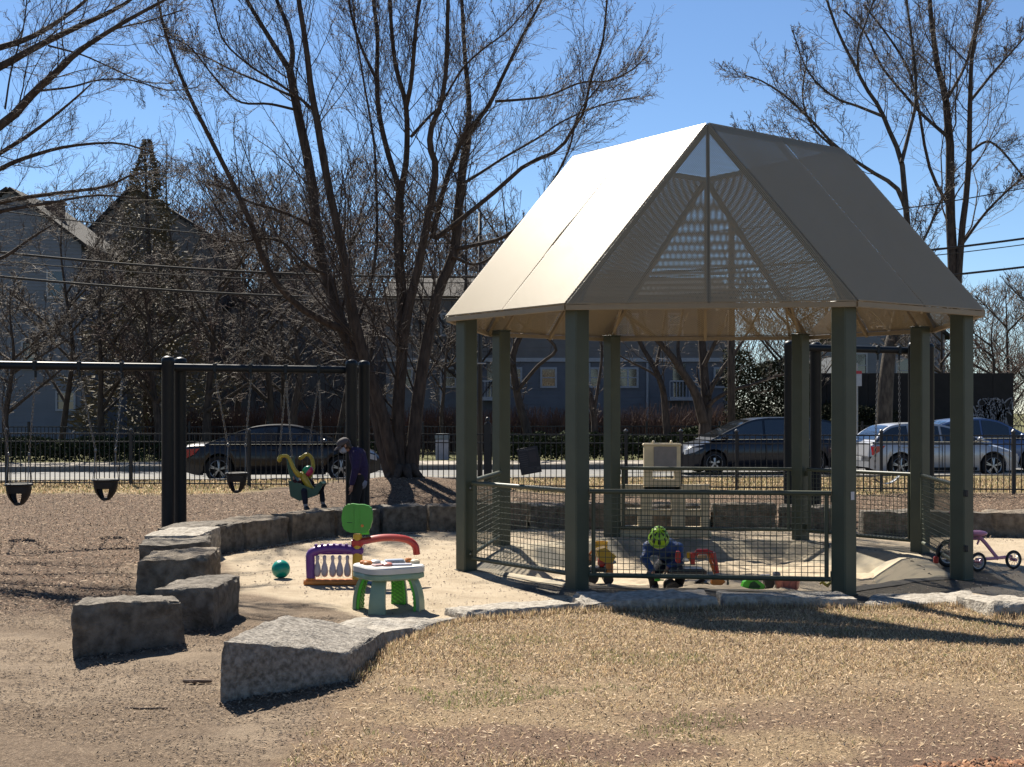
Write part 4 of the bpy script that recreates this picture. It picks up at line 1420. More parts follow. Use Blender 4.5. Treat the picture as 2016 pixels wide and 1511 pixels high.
d = nrm(np.stack([np.cos(a), np.sin(a), -.3 + .7 * er.random(n)], 1) + er.normal(0, .35, (n, 3)))
s = nrm(np.cross(d, er.normal(0, 1, (n, 3))))
ln = ((.14 + .22 * er.random(n)) * (1.1 - .75 * t))[:, None]
wd = (.02 + .035 * er.random(n))[:, None]
Q4 = np.stack([P - s * wd, P + s * wd, P + d * ln + s * wd * .3, P + d * ln - s * wd * .3], 1).reshape(-1, 3)
cr = np_mesh('foliage', Q4, (np.arange(n)[:, None] * 4 + np.arange(4)[None]), m=mat('evergreen', (.17, .135, .08), (.10, .085, .05), rough=.8, scale=2), parent=ev)
cr['kind'] = 'stuff'

# ---------------------------------------------------------------- hedges
def hedge(name, label, x0, x1, v, h, depth, m, n, seed, twiggy, group, cat='hedge'):
    r = np.random.default_rng(seed)
    zb = .22
    root = thing(name, label, cat, ((x0 + x1) / 2, v + SL * (x0 + x1) / 2, zb), 0, group)
    x = x0 + (x1 - x0) * r.random(n)
    y = v + SL * x + depth * (r.random(n) - .5)
    top = h * (.86 + .22 * vnoise(x * 2.1, y * 0, seed)) 
    if twiggy:
        z0 = zb + h * .55 * r.random(n) ** 1.3
        L_ = h * (.25 + .35 * r.random(n))
        d = nrm(np.stack([r.normal(0, .3, n), r.normal(0, .3, n), np.ones(n)], 1))
        p0 = np.stack([x, y, z0], 1)
        z1 = np.minimum(z0 + L_, zb + top)
        p1 = p0 + d * (z1 - z0)[:, None]
        mid_ = (p0 + p1) / 2 + r.normal(0, .03, (n, 3))
        P_ = np.stack([p0, mid_, p1], 1)
        V_, Q_ = tubes_np([(P_, np.full((n, 3), .008) * np.array([1.2, 1, .7]), 3)])
        o = np_mesh('twigs', V_, Q_, m=m, parent=root)
    else:
        z = zb + top * r.random(n) ** .7
        a = r.random(n) * 6.283
        ins = np.minimum(1, np.abs(r.normal(0, 1, n)))
        d = nrm(r.normal(0, 1, (n, 3)))
        s = nrm(np.cross(d, r.normal(0, 1, (n, 3))))
        c = np.stack([x, y, z], 1)
        k = .035 + .035 * r.random((n, 1))
        Q4 = np.stack([c - s * k * .6, c + d * k, c + s * k * .6, c - d * k], 1).reshape(-1, 3)
        o = np_mesh('foliage', Q4, (np.arange(n)[:, None] * 4 + np.arange(4)[None]), m=m, parent=root)
    o['kind'] = 'stuff'
    return root
m_hedge = mat('hedge_leaf', (.045, .060, .026), (.022, .032, .014), rough=.9, scale=2, spec=.1)
m_hedge_br = mat('hedge_twig', (.135, .072, .052), (.07, .042, .034), rough=.8, scale=2)
hedge('clipped_hedge', 'low clipped dark green hedge beyond the street at the far left', -19, -12.3, 45.3, .85, .9, m_hedge, 9000, 1, False, 'low green hedges beyond the street')
hedge('clipped_hedge', 'low clipped dark green hedge beyond the street behind the tilted park sign', -.3, 5.9, 44.9, .95, .9, m_hedge, 9000, 2, False, 'low green hedges beyond the street')
hedge('clipped_hedge', 'dark green hedge beyond the street behind the dark van', 6.1, 12.0, 45.6, 1.1, .9, m_hedge, 8000, 3, False, 'low green hedges beyond the street')
hedge('clipped_hedge', 'dark green hedge behind the dark sedan', -12.2, -4.2, 45.6, .7, .9, m_hedge, 8000, 4, False, 'low green hedges beyond the street')
hedge('evergreen_shrub', 'tall dark evergreen shrub between the crab apple and the right back post', 8.3, 11.9, 49.5, 4.0, 1.6, mat('shrub_leaf', (.05, .052, .028), (.028, .03, .017), rough=.9, scale=2, spec=.1), 16000, 9, False, None, 'shrub')
hedge('evergreen_shrub', 'broad dark shrub low beside the graffiti wall, seen right of the van', 12.0, 15.5, 50.5, 2.0, 1.4, MATS['shrub_leaf'], 8000, 10, False, None, 'shrub')
hedge('twig_hedge', 'tall reddish brown leafless hedge in front of the blue-grey house, right half', -3.8, 9, 51, 2.05, 1.0, m_hedge_br, 6500, 5, True, 'tall leafless hedges')
hedge('twig_hedge', 'tall leafless hedge behind the dark sedan roof', -14, -4.0, 51.5, 2.0, 1.0, m_hedge_br, 5000, 6, True, 'tall leafless hedges')
hedge('twig_hedge', 'leafless hedge behind the right pavilion posts', 9.2, 15, 52, 1.9, 1.0, m_hedge_br, 3500, 7, True, 'tall leafless hedges')

# ---------------------------------------------------------------- houses
m_glass = mat('window_glass', (.02, .024, .03), (.03, .035, .04), rough=.08, spec=.9)
m_white = mat('white_trim', (.42, .43, .45), (.37, .38, .40), rough=.6)
m_siding_b = mat('blue_grey_siding', (.155, .165, .19), (.13, .14, .16), rough=.75, scale=2)
m_siding_t = mat('greige_siding', (.20, .185, .175), (.17, .16, .15), rough=.75, scale=2)
m_siding_w = mat('white_siding', (.20, .215, .245), (.175, .19, .215), rough=.7, scale=1.5)
m_roof = mat('roof_shingle', (.035, .031, .03), (.022, .02, .02), rough=.95, scale=12, bump=.6)
m_brick = mat('chimney_brick', (.26, .15, .10), (.18, .10, .07), rough=.9, scale=30)

def siding(x0, x1, y, z0, z1, m, parent, name='wall', step=.16, cut=None):
    """lapped boards, one mesh; front at y facing the street"""
    b = MB()
    n = max(1, round((z1 - z0) / step))
    h = (z1 - z0) / n
    for i in range(n):
        a = z0 + i * h
        xa, xb = x0, x1
        if cut:
            xa, xb = cut(a + h / 2)
            if xb - xa < .05: continue
        b.prism([(y - .022, a), (y + .15, a), (y + .15, a + h), (y - .004, a + h)], xa, xb, axis='x')
    o = build(name, b, m, parent)
    o['kind'] = 'stuff'
    return o
def window(x, y, z, w, h, parent, panes=1, mull=True):
    b = MB()
    t = .09
    b.box((x, y - .045, z + h / 2 - t / 2), (w, .09, t))
    b.box((x, y - .045, z - h / 2 + t / 2), (w, .09, t))
    for s in (-1, 1):
        b.box((x + s * (w / 2 - t / 2), y - .045, z), (t, .09, h - 2 * t))
    for k in range(1, panes):
        b.box((x - w / 2 + w * k / panes, y - .04, z), (t * .9, .08, h - 2 * t))
    if mull:
        b.box((x, y - .036, z), (w - 2 * t, .05, .045))
    fr = build('window', b, m_white, parent)
    b = MB()
    b.box((x, y - .012, z), (w - 2 * t, .02, h - 2 * t))
    build('pane', b, m_glass, fr)
HYc = 58.0
def hx(px): return (px - 1008) * HYc / F
def hz(py): return EYE - (py - HZ) * HYc / F
house = thing('town_house', 'long blue-grey and greige town house row with white window trim seen behind the pavilion', 'house', (0, HYc, .2))
siding(hx(760), hx(1440), HYc, .3, hz(712), m_siding_b, house)
siding(hx(760), hx(1440), HYc, hz(706), hz(585), m_siding_t, house, 'upper_wall')
b = MB()
b.box(((hx(760) + hx(1440)) / 2, HYc - .03, hz(709)), (hx(1440) - hx(760) + .1, .2, .17))
build('band_board', b, m_white, house)
b = MB()
b.prism([(HYc - .5, hz(585)), (HYc + 8, hz(585)), (HYc + 4, hz(530))], hx(755), hx(1445), axis='x')
build('roof', b, m_roof, house)
b = MB()
b.box(((hx(760) + hx(1440)) / 2, HYc + 4, 2.5), (hx(1440) - hx(760) - .2, 7.6, 5.0))
build('house_body', b, m_siding_b, house)
for px, w, pn in ((886, .60, 1), (1015, .60, 1), (1080, .75, 1), (1170, .5, 1), (1236, .95, 2), (1420, .7, 1), (800, .6, 1)):
    window(hx(px), HYc, hz(744), w, .93, house, pn)
for px, w in ((880, .60), (1015, .6), (1090, .75), (1236, .95), (1330, .7), (800, .6), (960, .6)):
    window(hx(px), HYc, hz(640), w, 1.05, house, 2 if w > .8 else 1)
for px in (868, 1274, 1160):
    b = MB()
    b.tube([(hx(px), HYc - .09, .3), (hx(px), HYc - .09, hz(715))], .055, n=6)
    build('downpipe', b, m_white, house)
def porch(px0, px1):
    p = sub('porch', house, (hx((px0 + px1) / 2), HYc - .6, 1.0))
    b = MB()
    b.box(((hx(px0) + hx(px1)) / 2, HYc - .7, hz(786)), (hx(px1) - hx(px0), 1.3, .16))
    build('deck', b, m_white, p)
    b = MB()
    b.box(((hx(px0) + hx(px1)) / 2, HYc - 1.3, hz(752)), (hx(px1) - hx(px0), .07, .07))
    build('top_rail', b, m_white, p)
    n = int((hx(px1) - hx(px0)) / .13)
    for i in range(n + 1):
        b = MB()
        x = hx(px0) + (hx(px1) - hx(px0)) * i / n
        b.box((x, HYc - 1.3, (hz(752) + hz(784)) / 2), (.035, .035, hz(752) - hz(784)))
        build('baluster', b, m_white, p)
    b = MB()
    b.box(((hx(px0) + hx(px1)) / 2, HYc - .015, hz(750)), ((hx(px1) - hx(px0)) * .5, .03, 1.5))
    build('door', b, m_glass, p)
porch(950, 985)
porch(1312, 1362)

def gable(label, px0, px1, py_eave, px_top, py_top, Y, m, name='gabled_house', wins=(), depth=7.0, chim=None):
    X = lambda p: (p - 1008) * Y / F
    Z = lambda p: EYE - (p - HZ) * Y / F
    root = thing(name, label, 'house', ((X(px0) + X(px1)) / 2, Y, .3))
    ze, zt, xt = Z(py_eave), Z(py_top), X(px_top)
    def cut(z):
        if z < ze: return X(px0), X(px1)
        t = (z - ze) / (zt - ze)
        return X(px0) + (xt - X(px0)) * t, X(px1) + (xt - X(px1)) * t
    siding(X(px0), X(px1), Y, .3, zt, m, root, cut=cut)
    b = MB()
    b.prism([(X(px0) + .03, .3), (X(px1) - .03, .3), (X(px1) - .03, ze - .05), (xt, zt - .1), (X(px0) + .03, ze - .05)], Y + .16, Y + depth, axis='y')
    build('house_body', b, m, root)
    for s, xe in ((-1, X(px0)), (1, X(px1))):
        b = MB()
        d = Vector((xt - xe, 0, zt - ze)).normalized()
        nn = Vector((-d.z, 0, d.x)) if d.x > 0 else Vector((d.z, 0, -d.x))
        e = Vector((xe, 0, ze)) - d * .35
        t_ = Vector((xt, 0, zt))
        q = [e, t_, t_ + nn * .14, e + nn * .14]
        b.prism([(p.x, p.z) for p in q], Y - .3, Y + depth + .2, axis='y')
        build('roof', b, m_roof, root)
    for (p, q, w, h) in wins:
        window(X(p), Y, Z(q), w, h, root)
    if chim:
        b = MB()
        b.rbox((X(chim[0]), Y + 2.5, Z(chim[1]) - 1.4), (.75, .6, 2.8), .02)
        ch = build('chimney', b, m_brick, root)
        b = MB()
        b.rbox((X(chim[0]), Y + 2.5, Z(chim[1]) + .05), (.9, .75, .14), .02)
        build('chimney_cap', b, m_brick, ch)
    return root
gable('pale white-sided house with a high gable and brick chimney at the far left', -140, 160, 480, 20, 375, 58, m_siding_w, wins=((110, 560, .8, 1.3), (60, 700, .8, 1.3), (-40, 560, .8, 1.3), (130, 790, .9, .9)), chim=(70, 385))
gable('brownish gabled house half hidden behind the dark evergreen', 165, 420, 470, 262, 372, 68, mat('brown_siding', (.20, .18, .16), (.16, .145, .13), rough=.8), wins=((200, 520, .7, 1.2), (240, 650, .7, 1.2)))
gable('white house glimpsed between the right pavilion posts', 1640, 1860, 660, 1740, 560, 66, m_siding_w, wins=((1690, 720, .9, 1.3), (1780, 640, .9, 1.2), (1780, 730, .9, 1.3)))
gable('dim greige house filling the gap behind the sedan and toddler swing', 430, 770, 620, 600, 520, 70, m_siding_t, wins=((500, 700, .8, 1.2), (560, 700, .8, 1.2), (700, 700, .8, 1.2)))
# ---------------------------------------------------------------- iron fence along the street
m_iron = mat('black_iron', (.018, .018, .02), rough=.45)
m_iron_pale = mat('cap_metal', (.10, .10, .10), rough=.3)
FA, FB = Vector((-14.2, 30.9, 0)), Vector((13.4, 27.45, 0))
fd = (FB - FA)
flen = fd.length
fd.normalize()
frz = math.atan2(fd.y, fd.x)
def fpt(s, z=0.0):
    p = FA + fd * s
    return Vector((p.x, p.y, z))
def copy_mesh(src, name, loc, parent, rz=None, W=None):
    o = src.copy()
    COL.objects.link(o)
    o.name = name
    o.parent = parent
    o.location = loc
    if rz is not None: o.rotation_euler = (0, 0, rz)
    return o
fence = thing('iron_fence', 'low black iron picket fence running the whole width before the street', 'fence', tuple(fpt(flen / 2, .16)))
FW = WORLD[fence.name].inverted()
ftop = 1.385
proto = None
n = int(flen / .122)
# ground beside the tree mound swallows the foot of some pickets
for i in range(n):
    s = .06 + i * .122
    p = fpt(s)
    if proto is None:
        b = MB()
        b.box((0, 0, .61), (.017, .017, 1.22), rz=frz)
        proto = build('picket', b, m_iron, fence, local=True)
        proto.location = FW @ Vector((p.x, p.y, .16))
        continue
    if i < 300:
        copy_mesh(proto, 'picket', FW @ Vector((p.x, p.y, .16)), fence)
for nm, z, h in (('top_rail', ftop, .032), ('middle_rail', ftop - .185, .026), ('bottom_rail', .235, .03)):
    b = MB()
    b.box(fpt(flen / 2, z), (flen, .03, h), rz=frz)
    build(nm, b, m_iron, fence)
posts_px = (-190, 13, 258, 490, 723, 1232, 1340, 1450, 1735, 1885, 1995, 2150)
def f_at(px):
    # where the fence line meets the view line through this column
    k = (px - 1008) / F
    s = (FA.x - k * FA.y) / (k * fd.y - fd.x)
    return s
for px in posts_px:
    s = f_at(px)
    p = fpt(s)
    b = MB()
    b.box((p.x, p.y, .78), (.062, .062, 1.36), rz=frz)
    po = build('fence_post', b, m_iron, fence)
    b = MB()
    b.lathe([(.048, 1.46), (.05, 1.475), (.03, 1.50), (.0, 1.525)], (p.x, p.y, 0), 8)
    build('post_cap', b, m_iron_pale, po)
# tall gate post with a leaning dark lamp standard beside it
b = MB()
p = fpt(f_at(960))
gp = thing('gate_post', 'thick black gate post with ball cap between the two left pavilion posts', 'gate post', (p.x, p.y, .14))
b.box((p.x, p.y, .87), (.16, .12, 1.5), rz=frz)
build('shaft', b, m_iron, gp)
b = MB()
b.lathe([(.07, 1.62), (.075, 1.64), (.03, 1.66), (.045, 1.70), (.05, 1.73), (.03, 1.77), (0, 1.78)], (p.x, p.y, 0), 10)
build('cap', b, m_iron, gp, smooth=True)
b = MB()
q = at(945, 905, 34.5)
up = thing('utility_pole', 'slim dark pole with a short cross arm rising between the two left pavilion posts', 'pole', (q.x, q.y, .2))
b.tube([(q.x, q.y, .1), (q.x, q.y, 7.2)], [.075, .05], n=10)
build('shaft', b, m_iron, up, smooth=True)
b = MB()
z = at(945, 716, 34.5).z
b.tube([(q.x - .16, q.y - .05, z), (q.x + .16, q.y - .05, z)], .02, n=6)
build('cross_arm', b, m_white, up)
b = MB()
q = at(1440, 905, 42.0)
up2 = thing('utility_pole', 'dark pole standing behind the van roof right of the crab apple', 'pole', (q.x, q.y, .2))
b.tube([(q.x, q.y, .1), (q.x, q.y, 8)], [.13, .10], n=10)
build('shaft', b, m_bark, up2, smooth=True)

# park rules sign hung askew on the fence
sg = thing('park_sign', 'dark park rules sign with grey lettering hanging tilted on the fence', 'sign', tuple(fpt(f_at(1042), .7) + Vector((0, -.06, 0))))
sc_ = at(1042, 907, fpt(f_at(1042)).y - .05)
Ms = Matrix.Rotation(frz, 3, 'Z') @ Matrix.Rotation(R(-10.5), 3, 'Y')
b = MB()
b.rbox(sc_, (.47, .018, .60), .006, M=Ms)
m_sign = mat('sign_face', (.022, .024, .034), (.018, .02, .028), rough=.5)
build('panel', b, m_sign, sg)
m_letter = mat('sign_lettering', (.16, .165, .19), rough=.6)
cu = bpy.data.curves.new('lettering', 'FONT')
cu.body = 'Park Regulations'
cu.size = .055
cu.align_x = 'CENTER'
cu.extrude = .001
cu.materials.append(m_letter)
to = bpy.data.objects.new('heading', cu)
COL.objects.link(to)
to.parent = sg
Wm = Matrix.Translation(sc_) @ Ms.to_4x4() @ Matrix.Translation((0, -.0115, .235)) @ Matrix.Rotation(R(90), 4, 'X')
to.matrix_local = WORLD[sg.name].inverted() @ Wm
b = MB()
rs = random.Random(3)
for i in range(7):
    w = rs.uniform(.15, .19)
    b.box(sc_ + Ms @ Vector((-.2 + w / 2, -.0105, .17 - i * .048)), (w, .002, .014), M=Ms)
for i in range(4):
    w = rs.uniform(.2, .3)
    b.box(sc_ + Ms @ Vector((-.14 + w / 2, -.0105, -.16 - i * .03)), (w, .002, .010), M=Ms)
o = build('small_print', b, mat('sign_print', (.075, .075, .09), rough=.6), sg)
o['kind'] = 'stuff'
b = MB()
b.box(sc_ + Ms @ Vector((.095, -.0105, .07)), (.16, .002, .24), M=Ms)
build('print_panel', b, mat('sign_panel', (.045, .043, .052), rough=.6), sg)
b = MB()
b.tube([sc_ + Ms @ Vector((.17, -.0095, -.2)), sc_ + Ms @ Vector((.17, -.0115, -.2))], .033, n=16)
build('round_mark', b, mat('sign_mark', (.07, .075, .085), rough=.6), sg)

# second fence beyond the street
ff = thing('far_fence', 'thin black iron fence beyond the street below the leafless hedge', 'fence', (0, 47.5, .2))
proto = None
for i in range(290):
    x = -17.5 + i * .13
    y = 47.5 + SL * x
    if proto is None:
        b = MB()
        b.box((0, 0, .55), (.022, .02, 1.1))
        proto = build('picket', b, m_iron, ff, local=True)
        proto.location = (x, y - 47.5, .05)
    else:
        copy_mesh(proto, 'picket', (x, y - 47.5, .05), ff)
for nm, z in (('top_rail', 1.36), ('bottom_rail', .4)):
    b = MB()
    b.box((1, 47.5 + SL, z), (38, .03, .035), rz=math.atan(SL))
    build(nm, b, m_iron, ff)
for i in range(14):
    x = -17 + i * 2.75
    b = MB()
    b.box((x, 47.5 + SL * x, .85), (.07, .07, 1.4))
    build('fence_post', b, m_iron, ff)

# pale utility cabinet on the far side
q = at(871, 913, 45.0)
ub = thing('utility_cabinet', 'pale grey utility cabinet with dark lid on the far pavement right of the maple trunk', 'utility box', (q.x, q.y, .22))
b = MB()
b.rbox((q.x, q.y, .22 + .36), (.46, .42, .72), .02)
build('body', b, mat('cabinet_grey', (.42, .41, .43), rough=.6), ub)
b = MB()
b.rbox((q.x, q.y, .22 + .82), (.50, .46, .2), .03)
build('lid', b, mat('cabinet_lid', (.18, .22, .24), rough=.5), ub)
b = MB()
b.box((q.x, q.y - .214, .55), (.34, .006, .5))
build('door', b, mat('cabinet_door', (.37, .36, .39), rough=.6), ub)

# small parking sign between the right posts
q = at(1688, 745, 44.5)
ps = thing('parking_sign', 'small white sign with red top band on a thin post behind the right pavilion posts', 'sign', (q.x, q.y, .2))
b = MB()
b.tube([(q.x, q.y + .03, .1), (q.x, q.y + .03, at(0, 715, 44.5).z)], .03, n=6)
build('post', b, mat('galvanised', (.35, .35, .35), rough=.5, metal=.6), ps)
b = MB()
b.rbox((q.x, q.y, q.z - .06), (.30, .012, .42), .004)
build('plate', b, m_white, ps)
b = MB()
b.box((q.x, q.y - .002, q.z + .2), (.30, .013, .10))
build('red_band', b, mat('sign_red', (.45, .03, .04), rough=.5), ps)

# graffiti wall
wY = 53.0
def wx(px): return (px - 1008) * wY / F
def wz(py): return EYE - (py - HZ) * wY / F
gw = thing('graffiti_wall', 'dark board wall with pale spray-painted graffiti at the right, beyond the parked cars', 'wall', ((wx(1545) + wx(1995)) / 2, wY, .2))
m_dark = mat('dark_board', (.022, .019, .019), (.016, .014, .014), rough=.85, scale=4)
n = 11
for i in range(n):
    b = MB()
    x0 = wx(1545) + (wx(1995) - wx(1545)) * i / n
    x1 = wx(1545) + (wx(1995) - wx(1545)) * (i + 1) / n
    b.rbox(((x0 + x1) / 2, wY, (wz(735) + .2) / 2), (x1 - x0 - .01, .08, wz(735) - .2), .006)
    build('panel', b, m_dark, gw)
gb = MB()
rs = random.Random(5)
def scrawl(px0, px1, py0, py1, n):
    for i in range(n):
        x = rs.uniform(px0, px1)
        pts = []
        y = rs.uniform(py0, py1)
        for k in range(rs.randint(3, 5)):
            pts.append((wx(x), wY - .045, wz(y)))
            x = min(max(x + rs.uniform(-16, 16), px0), px1)
            y = min(max(y + rs.choice((-1, 1)) * rs.uniform(8, 32), py0), py1)
        P_, _ = smooth_path(pts, [1] * len(pts), 14)
        gb.tube([Vector(p) for p in P_], .034, n=4, flat=1.0, caps=False)
scrawl(1912, 1992, 786, 836, 26)
scrawl(1912, 1992, 800, 850, 18)
scrawl(1560, 1720, 800, 850, 20)
o = build('graffiti', gb, mat('spray_paint', (.30, .30, .33), (.20, .20, .23), rough=.8), gw)
o['kind'] = 'stuff'

# overhead wires along the street
m_wire = mat('wire', (.022, .02, .02), rough=.55, spec=.35)
def wire(label, ya, ym, yb, r, Y=37.5, seed=0):
    """rows at the left edge, near the middle and at the right edge"""
    b = MB()
    pts = []
    for i in range(41):
        px = -500 + 3000 * i / 40
        t = px / 2016
        y = ya * (1 - t) * (1 - 2 * t) + 4 * ym * t * (1 - t) + yb * t * (2 * t - 1)
        Yy = Y + SL * (px - 1008) * Y / F
        pts.append(at(px, y, Yy))
    b.tube(pts, r, n=5)
    o = build('overhead_wire', b, m_wire, smooth=True, origin=tuple(pts[20]))
    return tag(o, label, 'wire', 'overhead wires along the street')
wire('thin topmost overhead wire, crossing the lower tree crowns', 415, 478, 371, .018)
wire('thick upper overhead cable above its thin companion wire', 497, 545, 470, .036)
wire('thin overhead wire just below the thick upper cable', 514, 556, 482, .016)
wire('lowest thick overhead cable, crossing behind the maple stems', 545, 590, 526, .036)

# ---------------------------------------------------------------- swing sets
m_navy = mat('navy_steel', (.008, .014, .02), (.006, .011, .016), rough=.45, scale=4, spec=.25)
m_chain = mat('chain_steel', (.22, .215, .21), rough=.4, metal=.6)
m_blackrub = mat('black_rubber', (.016, .016, .017), rough=.6)
def chain(name, a, c, parent, link_=.062):
    a, c = Vector(a), Vector(c)
    n = max(3, int((c - a).length / (link_ * .8)))
    b = MB()
    d = (c - a).normalized()
    s0 = d.orthogonal().normalized()
    s1 = d.cross(s0)
    for i in range(n):
        p = a + (c - a) * (i + .5) / n
        s = s0 if i % 2 else s1
        pts = []
        for k in range(7):
            t = 2 * math.pi * k / 6
            pts.append(p + d * math.cos(t) * link_ * .5 + s * math.sin(t) * link_ * .26)
        b.tube(pts, .0065, n=3, caps=False)
    return build(name, b, m_chain, parent)
def swing_set(label, posts, top, bar_ends, bays):
    """posts: list of (px, Y) ; top height"""
    P = [Vector(((px - 1008) * Y / F, Y, 0)) for px, Y in posts]
    c = sum(P, Vector()) / len(P)
    root = thing('swing_set', label, 'swing set', (c.x, c.y, .05))
    for p in P:
        b = MB()
        r = .098
        h = top - r * .35
        b.lathe([(r, -.1), (r, h - .05), (r * 1.05, h - .04), (r * 1.05, h), (r * .85, h + .035), (r * .4, h + .055), (0, h + .06)], (p.x, p.y, 0), 20)
        build('post', b, m_navy, root, smooth='auto')
    for a, e in bar_ends:
        b = MB()
        b.tube([a, e], .062, n=14)
        build('top_bar', b, m_navy, root, smooth='auto')
    return root
T1 = 2.75
F1, F2 = (330.5, 20.3), (355, 20.75)
F3, F4 = (692, 21.6), (716.5, 22.0)
F0a, F0b = (-110, 19.0), (-80, 19.4)
bz = 2.60
def pxY(px, Y, z): return Vector(((px - 1008) * Y / F, Y, z))
barA = pxY(-95, 19.2, bz); barB = pxY(343, 20.5, bz); barC = pxY(704, 21.8, bz)
set1 = swing_set('dark navy steel swing set on paired posts at the left, carrying three bucket swings', [F0a, F0b, F1, F2, F3, F4], T1, [(barA, barB), (barB, barC)], None)
def on_bar(px, a, e):
    k = (px - 1008) / F
    s = (a.x - k * a.y) / (k * (e.y - a.y) - (e.x - a.x))
    return a + (e - a) * s
def hanger(p, root):
    b = MB()
    b.rbox(p + Vector((0, 0, .0)), (.055, .15, .15), .01)
    b.rbox(p + Vector((0, 0, -.12)), (.03, .05, .12), .006)
    h = build('hanger', b, m_navy, root)
    h['kind'] = 'stuff'
def bucket(label, tops, seat_px, seat_top_py, seat_w, Y, group='black bucket swings'):
    """full bucket toddler swing hanging on two chains"""
    L_, Rr = tops
    c = pxY(seat_px, Y, EYE - (seat_top_py - HZ) * Y / F)
    root = thing('bucket_swing', label, 'swing', tuple(c), 0, group)
    w = seat_w * Y / F / 2
    dep, H_ = w * .92, .30
    # shell: a bucket wall with two leg holes in front and back
    b = MB()
    nseg, rows = 24, 7
    vs, keep = [], []
    for r_ in range(rows + 1):
        t = r_ / rows
        sx = w * (1 - .02 * t - .62 * t ** 2.6)
        sy = dep * (1 - .1 * t - .5 * t ** 2.6)
        for j in range(nseg):
            a = 2 * math.pi * j / nseg
            ca, sa = math.cos(a), math.sin(a)
            e = .75
            vs.append(c + Vector((sx * math.copysign(abs(ca) ** e, ca), sy * math.copysign(abs(sa) ** e, sa), -H_ * t)))
    fs = []
    for r_ in range(rows):
        for j in range(nseg):
            a = (j + .5) / nseg
            front = min(abs(a - .75), abs(a - .25))
            if r_ >= 3 and front < .085:
                continue
            j2 = (j + 1) % nseg
            fs.append((r_ * nseg + j, r_ * nseg + j2, (r_ + 1) * nseg + j2, (r_ + 1) * nseg + j))
    n0 = len(vs)
    vs2 = [c + (v - c) * .90 for v in vs]
    fs += [tuple(i + n0 for i in f) for f in fs]
    b.add(vs + vs2, fs)
    o = build('bucket_shell', b, m_blackrub, root, smooth=True)
    b = MB()
    pts = []
    for j in range(21):
        a = 2 * math.pi * j / 20
        ca, sa = math.cos(a), math.sin(a)
        pts.append(c + Vector((w * math.copysign(abs(ca) ** .75, ca), dep * math.copysign(abs(sa) ** .75, sa), 0)))
    b.tube(pts, .021, n=8, caps=False)
    build('rim', b, m_blackrub, root, smooth=True)
    b = MB()
    b.tube([c + Vector((0, -dep * .4, -H_ * .97)), c + Vector((0, dep * .4, -H_ * .97))], .05, n=8, flat=.5)
    build('crotch_strap', b, m_blackrub, root)
    for s, top in ((-1, L_), (1, Rr)):
        j_ = c + Vector((s * w * .86, 0, .46))
        tp = top + Vector((0, 0, -.16))
        chain('chain', tp, j_, root)
        b = MB()
        b.ball(j_, (.022, .022, .04), 8, 6)
        build('shackle', b, m_chain, root)
        for q in (-1, 1):
            b = MB()
            b.tube([j_, c + Vector((s * w * .94, q * dep * .55, .0))], .0065, n=4)
            build('spreader_rod', b, m_chain, root)
        if True:
            hanger(top, set1)
    return root
bucket('bucket swing at the far left, hanging lowest of the three', (on_bar(-5, barA, barB), on_bar(70, barA, barB)), 37, 955, 47, 19.75)
bucket('bucket swing left of the twin front posts', (on_bar(157, barA, barB), on_bar(241, barA, barB)), 208, 946, 46, 20.05)
bucket('bucket swing in front of the sedan rear wheel', (on_bar(424, barB, barC), on_bar(494, barB, barC)), 466, 933, 40, 21.05)

# right swing set behind the pavilion
T2 = 3.12
S1, S2, S3, S4 = (1555, 22.6), (1606, 23.1), (1799, 23.0), (1828, 23.4)
bz2 = EYE - (688 - HZ) * 23.0 / F
bA, bB, bC = pxY(1580, 22.85, bz2 + .02), pxY(1813, 23.2, bz2 - .02), pxY(1330, 22.5, bz2 + .04)
set2 = swing_set('dark navy steel swing set standing behind the right side of the pavilion', [S1, S2, S3, S4], T2, [(bA, bB)], None)
def belt(label, tl, tr_, sl, sr, sag, Y):
    a, e = pxY(sl[0], Y, EYE - (sl[1] - HZ) * Y / F), pxY(sr[0], Y, EYE - (sr[1] - HZ) * Y / F)
    root = thing('belt_swing', label, 'swing', tuple((a + e) / 2))
    b = MB()
    pts = []
    for i in range(13):
        t = i / 12
        p = a + (e - a) * t
        p.z -= sag * (1 - (2 * t - 1) ** 2)
        pts.append(p)
    vs, fs = [], []
    for p in pts:
        for dy in (-.08, .08):
            for dz in (0, .012):
                vs.append(p + Vector((0, dy, dz)))
    for i in range(12):
        q = i * 4
        fs += [(q, q + 4, q + 6, q + 2), (q + 1, q + 3, q + 7, q + 5), (q, q + 1, q + 5, q + 4), (q + 2, q + 6, q + 7, q + 3)]
    b.add(vs, fs)
    build('belt_seat', b, mat('blue_belt', (.06, .085, .12), rough=.5), root, smooth=True)
    for top, p in ((tl, a), (tr_, e)):
        chain('chain', top + Vector((0, 0, -.16)), p, root)
        hanger(top, set2)
belt('blue-grey belt swing sagging behind the right railing', on_bar(1728, bA, bB), on_bar(1770, bA, bB), (1722, 944), (1772, 936), .12, 23.1)

